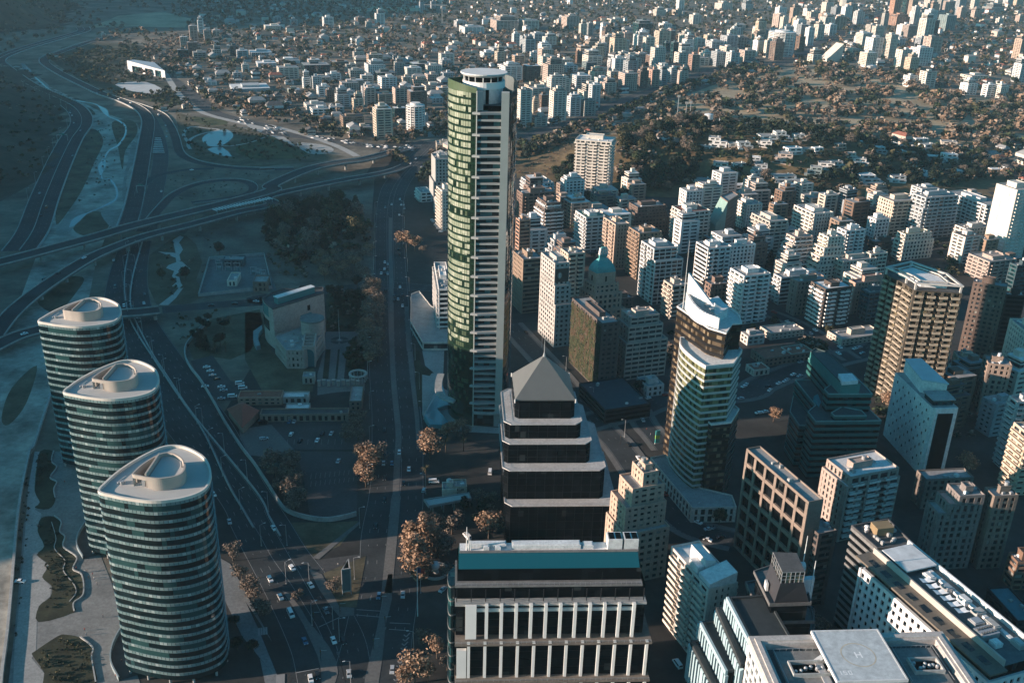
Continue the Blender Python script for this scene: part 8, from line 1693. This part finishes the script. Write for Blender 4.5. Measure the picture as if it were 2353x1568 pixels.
for t, x, y, c, k, lab, dg in (('j',1340,935,'silver','car','silver car parked in the park beside the fountain',60),('j',632,65,'silver','car','silver car alone in the dark car park',85),('j',1660,140,'white','van','white van beside the pyramid tower',88),('j',1212,262,'silver','hatchback','silver car at the petrol station entrance',85),('j',1280,205,'white','van','white pickup behind the petrol station canopy',5),('j',1390,290,'white','car','white car under the edge of the station canopy',10),('j',1505,575,'white','van','white box van in the lane behind the columned office',120),('k',1270,1440,'white','van','white van in the yard right of the columned office',110),('k',1480,525,'silver','car','silver car parked by the lit street tree',20),('k',1560,580,'black','car','black car parked in the dark street by the framed slab',20),
 ('f',303,1380,'blue','car','left car of a pair in the institute car park',85),('f',335,1378,'silver','car','right car of a pair in the institute car park',85),('f',313,1465,'white','hatchback','white car alone in the second row of the institute car park',85),('f',585,1460,'silver','car','silver car at the right end of the second row',85),('f',525,1460,'black','car','black car in the second parking row',85),('f',490,1505,'white','car','white car in the lowest parking row',85),('f',372,1510,'black','car','black car in the lowest parking row',85),('f',180,1355,'white','van','white van at the end of the brick wing',20),('f',130,1495,'silver','car','silver car on the light parking apron',30),('f',75,565,'silver','car','silver car on the cross road behind the institute',10),('f',45,1222,'grey','van','grey van beside the red brick wing',5),('f',120,1388,'black','van','black van in front of the brick garage',5)): car(t, x, y, c, k, lab, deg=dg)
for i, (x, y) in enumerate(((1400,1010),(1425,1036),(1440,1064),(1470,1088),(1390,1140),(1500,1143),(1515,1166))): car('e', x, y, ['white', 'white', 'silver', 'black', 'white', 'white', 'silver'][i], 'car', f'{["white", "white", "silver", "black", "white", "white", "silver"][i]} car parked beside the curved garden wall', deg=15)
car('e', 1625, 1122, 'white', 'van', 'upper of two white vans parked by the garden', deg=15); car('e', 1645, 1152, 'white', 'van', 'lower of two white vans parked by the garden', deg=15); car('e', 1575, 1210, 'white', 'van', 'white van parked beside the tiled hall', deg=10); car('e', 1500, 1222, 'silver', 'car', 'silver car parked beside the tiled hall', deg=10); car('e', 1780, 1495, 'silver', 'hatchback', 'silver car near the highway wall below the tiled hall', deg=20)
for x, y, c, k, lab in ((770,285,'white','car','white car under the lower viaduct edge'),(780,470,'grey','van','grey truck-like van before the bridge'),(840,595,'white','hatchback','white car about to pass under the bridge'),(853,570,'black','car','black car beside the white one before the bridge'),(900,610,'black','hatchback','black car at the bridge edge'),(975,577,'white','car','white car on the right carriageway before the bridge'),(980,515,'grey','car','grey car on the right carriageway'),(950,360,'black','car','black car on the right carriageway, farther'),(570,270,'white','car','white car on the lower viaduct'),(395,375,'black','car','black car on the lower viaduct'),(300,415,'black','hatchback','black car low on the lower viaduct ramp'),(165,785,'white','car','white car on the small bridge at the left'),(1735,565,'silver','car','silver car on the cross road'),(1430,592,'black','car','black car on the cross road, left'),(1590,580,'black','car','black car on the cross road, right'),(862,143,'silver','car','silver car between the two viaducts')): car('e', x, y, c, k, lab)
for t, x, y, c, lab in (('i',1447,290,'white','white car beside the roof edge of the nearest oval tower'),('i',1555,475,'silver','silver car on the left carriageway beside the nearest oval tower'),('i',1830,865,'white','white car on the left carriageway, lower'),('i',135,880,'white','white car parked beside the embankment wall')): car(t, x, y, c, 'car', lab)
for i, (x, y, c) in enumerate(((947,300,'white'),(967,312,'silver'),(945,345,'white'),(967,345,'black'),(923,375,'white'),(967,378,'silver'),(948,378,'black'),(1050,468,'white'),(955,490,'black'),(1010,530,'black'),(1065,525,'black'),(1037,550,'silver'),(1010,560,'black'),(1067,595,'white'),(945,1435,'black'),(1020,145,'silver'),(1040,215,'black'),(1045,245,'black'))):
 car('f', x, y, c, 'car', f'{c} car {"waiting at the light above the cross road" if i < 7 else "on the cross road" if i < 9 else "queueing below the cross road" if i < 14 else "on the avenue by the skyscraper foot" if i == 14 else "on the avenue by the orange fork trees"}', flip=i % 2 == 0)
for i, (x, y, c) in enumerate(((1158,1075,'white'),(1122,1108,'white'),(1195,1132,'silver'),(993,1385,'white'),(950,1405,'silver'),(1050,1350,'white'),(1058,1387,'white'),(1075,1387,'silver'),(1045,1455,'white'),(1080,1412,'silver'),(1135,1020,'silver'),(1045,1022,'white'),(1010,1015,'white'))): car('b', x, y, c, 'car', f'{c} car on the avenue {"curve near the junction" if i < 3 or i > 9 else "left of the grey box tower"}')
for i in range(8): car('b', 1270 + i * 8, 1492 + i * 11, ['white', 'silver', 'black', 'white', 'silver', 'white', 'grey', 'white'][i], 'hatchback', f'{["white", "silver", "black", "white", "silver", "white", "grey", "white"][i]} car parked in the row below the slim cream block', deg=10)
for i, (x, y, c) in enumerate(((475,765,'white'),(488,783,'white'),(500,833,'white'),(545,885,'silver'),(428,912,'white'),(492,1055,'silver'),(268,1308,'silver'),(280,1460,'black'),(360,1128,'grey'),(370,725,'white'),(130,565,'white'),(50,548,'white'),(735,650,'white'),(805,672,'white'),(885,697,'white'),(873,712,'white'),(655,632,'white'),(1075,780,'white'),(1122,850,'white'),(1130,890,'silver'),(1128,925,'white'),(1093,1297,'white'),(1300,1152,'white'),(70,232,'white'))):
 if i == 23: continue
 car('a', x, y, c, 'van' if i in (4, 17) else 'car', f'{c} {"vehicle" if i in (4, 17) else "car"} on the {"far-bank highway" if i < 12 else "near-bank highway" if i < 17 else "slip road beside the trench"}')
car('a', 315, 1405, 'orange', 'van', 'orange-red lorry on the far-bank highway')
for i, (x, y, c) in enumerate(((282,1060,'white'),(325,1070,'silver'),(227,1105,'white'),(122,1165,'white'),(110,1140,'black'),(55,1320,'white'),(90,1312,'white'),(750,915,'silver'),(330,755,'silver'))): car('h', x, y, c, 'car', f'{c} car on the street {"left of the green office" if i < 5 else "corner below the striped tower" if i < 7 else "by the bronze tower"}')
car('g', 1035, 1368, 'silver', 'car', 'silver car turning at the corner by the totem'); car('g', 965, 1300, 'white', 'hatchback', 'white car beside the black pavilion'); car('g', 1820, 1320, 'white', 'car', 'white car right of the striped tower')
jr = random.Random(5)
for i in range(75):
 k = jr.uniform(.38, .97) * (len(jam) - 2); a, b = Vector(jam[int(k)][:2]), Vector(jam[int(k) + 1][:2]); f = k - int(k); p = a + (b - a) * f; d = (b - a).normalized(); nn = Vector((-d.y, d.x)); o_ = jr.choice([-8.5, -5, -1.8, 1.8, 5, 8.5]); c = jr.choice(['white', 'white', 'silver', 'black', 'grey']); q = p + nn * o_
 place_car(q.x, q.y, .13, math.atan2(d.y, d.x), c, 'car', f'{c} car in the traffic jam above the pond park', False)
for p_, w_, wd, n_ in ((st1, 13, 'in the street behind the pyramid tower', 16), (st2, 15, 'in the cross street by the striped tower', 16), (st4, 9, 'in the lane below the white terraces', 8)):
 for i in range(n_):
  k = jr.uniform(.05, .95) * (len(p_) - 2); a, b = Vector(p_[int(k)][:2]), Vector(p_[int(k) + 1][:2]); q = a + (b - a) * (k - int(k)); d = (b - a).normalized(); nn = Vector((-d.y, d.x)); c = jr.choice(['white', 'white', 'silver', 'black', 'grey', 'red']); q = q + nn * (w_ / 2 - 1.1) * jr.choice([-1, 1])
  if seen(q.x, q.y, 1, 0): place_car(q.x, q.y, .15, math.atan2(d.y, d.x), c, 'car', f'{c} parked car {wd}', False, 'parked cars')
# two-wheeler with rider
q = at('j', 850, 1012, .2); T = Thing('motorcycle', 'motorcycle waiting at the avenue stop line', 'motorcycle', (*q, .12))
for d in (-.7, .7): T.part('wheel', MB().tube((q[0] - .06, q[1] + d, .44), (q[0] + .06, q[1] + d, .44), .32, n=12), TYRE)
T.part('body', MB().box(q, .35, 1.2, .55, .95).tube((q[0], q[1] + .5, .9), (q[0], q[1] + .6, 1.15), .06), shiny('car_paint_grey', CARC['grey'])); T.part('handlebar', MB().tube((q[0] - .35, q[1] + .55, 1.15), (q[0] + .35, q[1] + .55, 1.15), .03), STEEL)
MOTO = q
# ================================================================== PEOPLE
def person_mesh(name, joints, edges, radii, sub=1):
 me = bpy.data.meshes.new(name); me.from_pydata(joints, edges, []); o = bpy.data.objects.new(name, me); COL.objects.link(o)
 sk = o.modifiers.new('skin', 'SKIN'); lv = me.skin_vertices[0].data
 for i, r in enumerate(radii): lv[i].radius = r if hasattr(r, '__len__') else (r, r); lv[i].use_root = (i == 0)
 ss = o.modifiers.new('sub', 'SUBSURF'); ss.levels = sub; ss.render_levels = sub
 dg = bpy.context.evaluated_depsgraph_get(); m2 = bpy.data.meshes.new_from_object(o.evaluated_get(dg)); bpy.data.objects.remove(o)
 m2.polygons.foreach_set('use_smooth', [True] * len(m2.polygons)); return m2
SKIN = mat('skin', (.42, .26, .19), .7, .08, 5); HAIR = mat('hair', (.03, .022, .018), .8, .1, 8)
def clothed(me, top, low):
 me.materials.clear()
 for m in (low, top, SKIN, HAIR): me.materials.append(m)
 for p in me.polygons:
  z = p.center.z; r = abs(p.center.x)
  p.material_index = 3 if z > 1.62 else 2 if z > 1.46 or (r > .2 and z < .86 and z > .7) else 1 if z > .9 else 0
 return me
def walker(st):
 J = [(0, 0, .95), (0, 0, 1.2), (0, 0, 1.42), (0, .02, 1.52), (0, .04, 1.62), (0, .03, 1.72), (.19, 0, 1.40), (.25, -.08 * st, 1.15), (.24, .06 - .1 * st, .92), (.24, .09 - .1 * st, .80), (-.19, 0, 1.40), (-.25, .08 * st, 1.15), (-.24, .06 + .1 * st, .92), (-.24, .09 + .1 * st, .80), (.10, 0, .90), (.11, .16 * st, .50), (.11, .10 * st - .05, .09), (.11, .10 * st + .12, .04), (-.10, 0, .90), (-.11, -.10 * st, .50), (-.11, -.30 * st, .12), (-.11, -.30 * st + .14, .06)]
 E = [(0, 1), (1, 2), (2, 3), (3, 4), (4, 5), (2, 6), (6, 7), (7, 8), (8, 9), (2, 10), (10, 11), (11, 12), (12, 13), (0, 14), (14, 15), (15, 16), (16, 17), (0, 18), (18, 19), (19, 20), (20, 21)]
 R = [(.14, .10), (.14, .10), (.15, .10), .055, .095, .085, .06, .048, .038, .035, .06, .048, .038, .035, .085, .06, .045, .04, .085, .06, .045, .04]
 return J, E, R
CL = [mat('cloth_dark', (.03, .032, .04), .9, .2, 3), mat('cloth_blue', (.06, .09, .16), .9, .2, 3), mat('cloth_grey', (.18, .18, .18), .9, .2, 3), mat('cloth_red', (.28, .06, .05), .9, .2, 3), mat('cloth_pale', (.5, .48, .44), .9, .2, 3)]
PM = [(clothed(person_mesh('person', *walker(s)), CL[a], CL[b]), w) for s, a, b, w in ((1, 0, 0, 'in dark clothes'), (.6, 3, 0, 'in a red top'), (.9, 4, 1, 'in a pale top and blue trousers'), (.2, 2, 0, 'in a grey top'))]
pr_ = random.Random(3)
for i, (t, x, y, wh) in enumerate([('i', 410, 55, 'walking near the farthest bed'), ('i', 440, 215, 'walking beside the middle oval tower'), ('i', 218, 505, 'walking on the promenade'), ('i', 255, 512, 'walking on the promenade by the bed edge'), ('i', 268, 516, 'walking on the promenade by the bed edge'), ('i', 520, 800, 'standing at the wavy bed edge'), ('i', 575, 820, 'in the small group on the plaza'), ('i', 590, 815, 'in the small group on the plaza'), ('i', 602, 862, 'in the small group on the plaza'), ('i', 628, 840, 'walking across the plaza'), ('i', 640, 870, 'walking across the plaza'), ('i', 660, 905, 'walking toward the terrace wall'), ('i', 700, 1125, 'alone by the terrace wall'), ('i', 575, 1215, 'at the pale steps of the nearest bed'), ('i', 585, 1245, 'at the pale steps of the nearest bed'), ('i', 625, 1385, 'beside the nearest bed edging'), ('i', 825, 1430, 'near the foot of the nearest oval tower'), ('i', 785, 1530, 'at the bottom edge of the plaza'), ('j', 630, 775, 'waiting on the traffic island'), ('j', 530, 810, 'waiting near the planted triangle'), ('f', 885, 1420, 'on the avenue kerb'), ('g', 1060, 1440, 'at the corner crossing'), ('g', 1085, 1475, 'at the corner crossing'), ('j', 645, 1085, 'at the traffic light on the island')]):
 g = at(t, x, y, .15); k = i % 4; o = link('person', PM[k][0]); o.location = (g[0], g[1], .15); o.rotation_euler = (0, 0, pr_.uniform(0, 6.28)); props(o, f'person {PM[k][1]} {wh}', 'person', 'people on foot')
J, E, R = walker(0); J = [(0, -.1, .98), (0, -.05, 1.2), (0, .05, 1.42), (0, .1, 1.52), (0, .13, 1.62), (0, .13, 1.73), (.19, .05, 1.40), (.28, .25, 1.25), (.32, .5, 1.2), (.3, .56, 1.2), (-.19, .05, 1.40), (-.28, .25, 1.25), (-.32, .5, 1.2), (-.3, .56, 1.2), (.12, -.08, .95), (.2, .3, .85), (.2, .2, .5), (.2, .32, .45), (-.12, -.08, .95), (-.2, .3, .85), (-.2, .2, .5), (-.2, .32, .45)]
o = link('person', clothed(person_mesh('person', J, E, R), CL[4], CL[0])); o.location = (MOTO[0], MOTO[1], .15); props(o, 'rider in a pale jacket sitting on the motorcycle', 'person')
# ================================================================== STREET LAMPS, TRAFFIC LIGHTS
LO = bpy.data.objects.new('street_lamp', None); LK = []
for nm, mb, m in (('pole', MB().tube((0, 0, 0), (0, 0, 11), .14, .08), STEEL), ('arm', MB().tube((0, 0, 10.9), (1.9, 0, 11.5), .06, n=5), STEEL), ('lamp_head', MB().box((2.2, 0), .9, .32, 11.42, 11.58), ROOFW), ('base', MB().box((0, 0), .5, .5, 0, .4), CONC)): k = bpy.data.objects.new(nm, mb.mesh(nm, m)); k.parent = LO; LK.append(k)
def lamp(x, y, z, rz, lab): c = LO.copy(); COL.objects.link(c); c.location = (x, y, z); c.rotation_euler = (0, 0, rz); props(c, lab, 'street lamp', 'street lamps'); [setattr(d, 'parent', c) for d in [COL.objects.link(e) or e for e in [k.copy() for k in LK]]]
def lamps(path, off, gap, words, y0=0, y1=1e9):
 d = 0
 for i in range(1, len(path)):
  a, b = Vector(path[i - 1][:2]), Vector(path[i][:2]); d += (b - a).length
  if d > gap and y0 < b.y < y1:
   d = 0; u = (b - a).normalized(); nn = Vector((-u.y, u.x)); q = b + nn * off
   if seen(q.x, q.y, 5, 0): lamp(q.x, q.y, path[i][2], math.atan2(-nn.y * off, -nn.x * off), 'grey street lamp ' + words)
lamps(hwL, 9.9, 30, 'on the wall between the two highway carriageways', 280, 760); lamps(hwR, -9.2, 30, 'along the right-hand carriageway', 300, 760); lamps(avL, -8.6, 36, 'along the institute side of the avenue', 290, 900); lamps(avR, 8.4, 36, 'along the park side of the avenue', 290, 900); lamps(hw1, 14, 45, 'along the far-bank highway', 900, 1500); lamps(st1, 7, 40, 'along the street behind the skyscraper', 300, 700)
for x, y, z in ((655, 785, 0), (485, 868, 0), (1450, 1540, 0)): q = at('j', x, y); 
for i, (t, x, y) in enumerate((('j', 922, 1050), ('j', 643, 1100), ('j', 950, 1190), ('j', 872, 1340), ('j', 468, 1160), ('g', 880, 1535), ('j', 515, 1420))):
 q = at(t, x, y); T = Thing('traffic_light', ['traffic light at the avenue stop line, left', 'traffic light on the island corner', 'traffic light on the median beside the second stop line', 'traffic light on the lower median', 'traffic light on the triangular island', 'tall lamp post on the corner by the totem', 'traffic light at the bottom of the island'][i], 'traffic light', (*q, .2), 'traffic lights'); T.part('pole', MB().tube((*q, .2), (*q, 5.2), .12), mat('dark_metal', (.03, .03, .03), .5)); h = T.part('signal_head', MB().box((q[0], q[1]), .42, .36, 4.3, 5.4), mat('dark_metal', (.03, .03, .03), .5)); T.part('arm', MB().tube((q[0], q[1], 5.1), (q[0] + 2.4, q[1], 5.4), .07, n=5), STEEL)
 for k, cc in enumerate(((.4, .03, .02), (.35, .22, .02), (.02, .25, .08))): T.part('lens', MB().tube((q[0], q[1] - .18, 5.15 - k * .32), (q[0], q[1] - .24, 5.15 - k * .32), .11, n=8), shiny(f'lens_{k}', cc, .3), h)
# gantries over the highways
for t, x0, y0, x1, y1, lab in (('a', 390, 960, 460, 955, 'overhead sign gantry across half of the far-bank highway'), ('a', 930, 1310, 985, 1310, 'overhead sign gantry across the near-bank highway')):
 a, b = Vector(at(t, x0, y0, 0)), Vector(at(t, x1, y1, 0)); T = Thing('sign_gantry', lab, 'gantry', (*a, 0), 'sign gantries'); T.part('beam', MB().tube((*a, 7.5), (*b, 7.5), .5, n=6), CONC)
 for q in (a, b): T.part('post', MB().tube((*q, 0), (*q, 7.8), .35), CONC)
 m = (a + b) / 2; T.part('sign_panel', MB().box(tuple(m), (b - a).length * .6, .3, 7.1, 9.2), mat('sign_green', (.03, .20, .16), .5))
# ================================================================== UNIQUE LABELS
bpy.context.view_layer.update()
ORDW = ['first', 'second', 'third', 'fourth', 'fifth', 'sixth', 'seventh', 'eighth', 'ninth', 'tenth', 'eleventh', 'twelfth', 'thirteenth', 'fourteenth', 'fifteenth', 'sixteenth', 'seventeenth', 'eighteenth', 'nineteenth', 'twentieth']
def ordw(i): return ORDW[i] if i < 20 else f'{i + 1}th' if (i + 1) % 10 not in (1, 2, 3) else f'{i + 1}' + {1: 'st', 2: 'nd', 3: 'rd'}[(i + 1) % 10]
by = {}
for o in TOPS: by.setdefault(o['label'], []).append(o)
for lab, os_ in by.items():
 if len(os_) > 1:
  os_.sort(key=lambda o: scr(o.location.x, o.location.y, o.location.z)[0])
  for i, o in enumerate(os_): o['label'] = f'{lab}, leftmost' if i == 0 else f'{lab}, rightmost' if i == len(os_) - 1 else f'{lab}, {ordw(i)} from the left'
print('WOOD', {k: len(v.f) for k, v in WOOD.items()}, 'NT', NT, 'far', NFAR, 'own', nown)
# ================================================================== HAZE
hz_ = bpy.data.materials.new('haze'); hz_.use_nodes = True; n = hz_.node_tree; n.nodes.remove(n.nodes['Principled BSDF']); pv = n.nodes.new('ShaderNodeVolumePrincipled'); pv.inputs['Color'].default_value = (.50, .80, .95, 1); pv.inputs['Density'].default_value = HAZE; pv.inputs['Anisotropy'].default_value = .0
n.links.new(pv.outputs[0], n.nodes['Material Output'].inputs['Volume'])
hb = MB().prism([(-5200, -1700), (6200, -1700), (6200, 9200), (-5200, 9200)], -2.0, 345.0); o = link('haze', hb.mesh('haze', hz_)); o['kind'] = 'stuff'
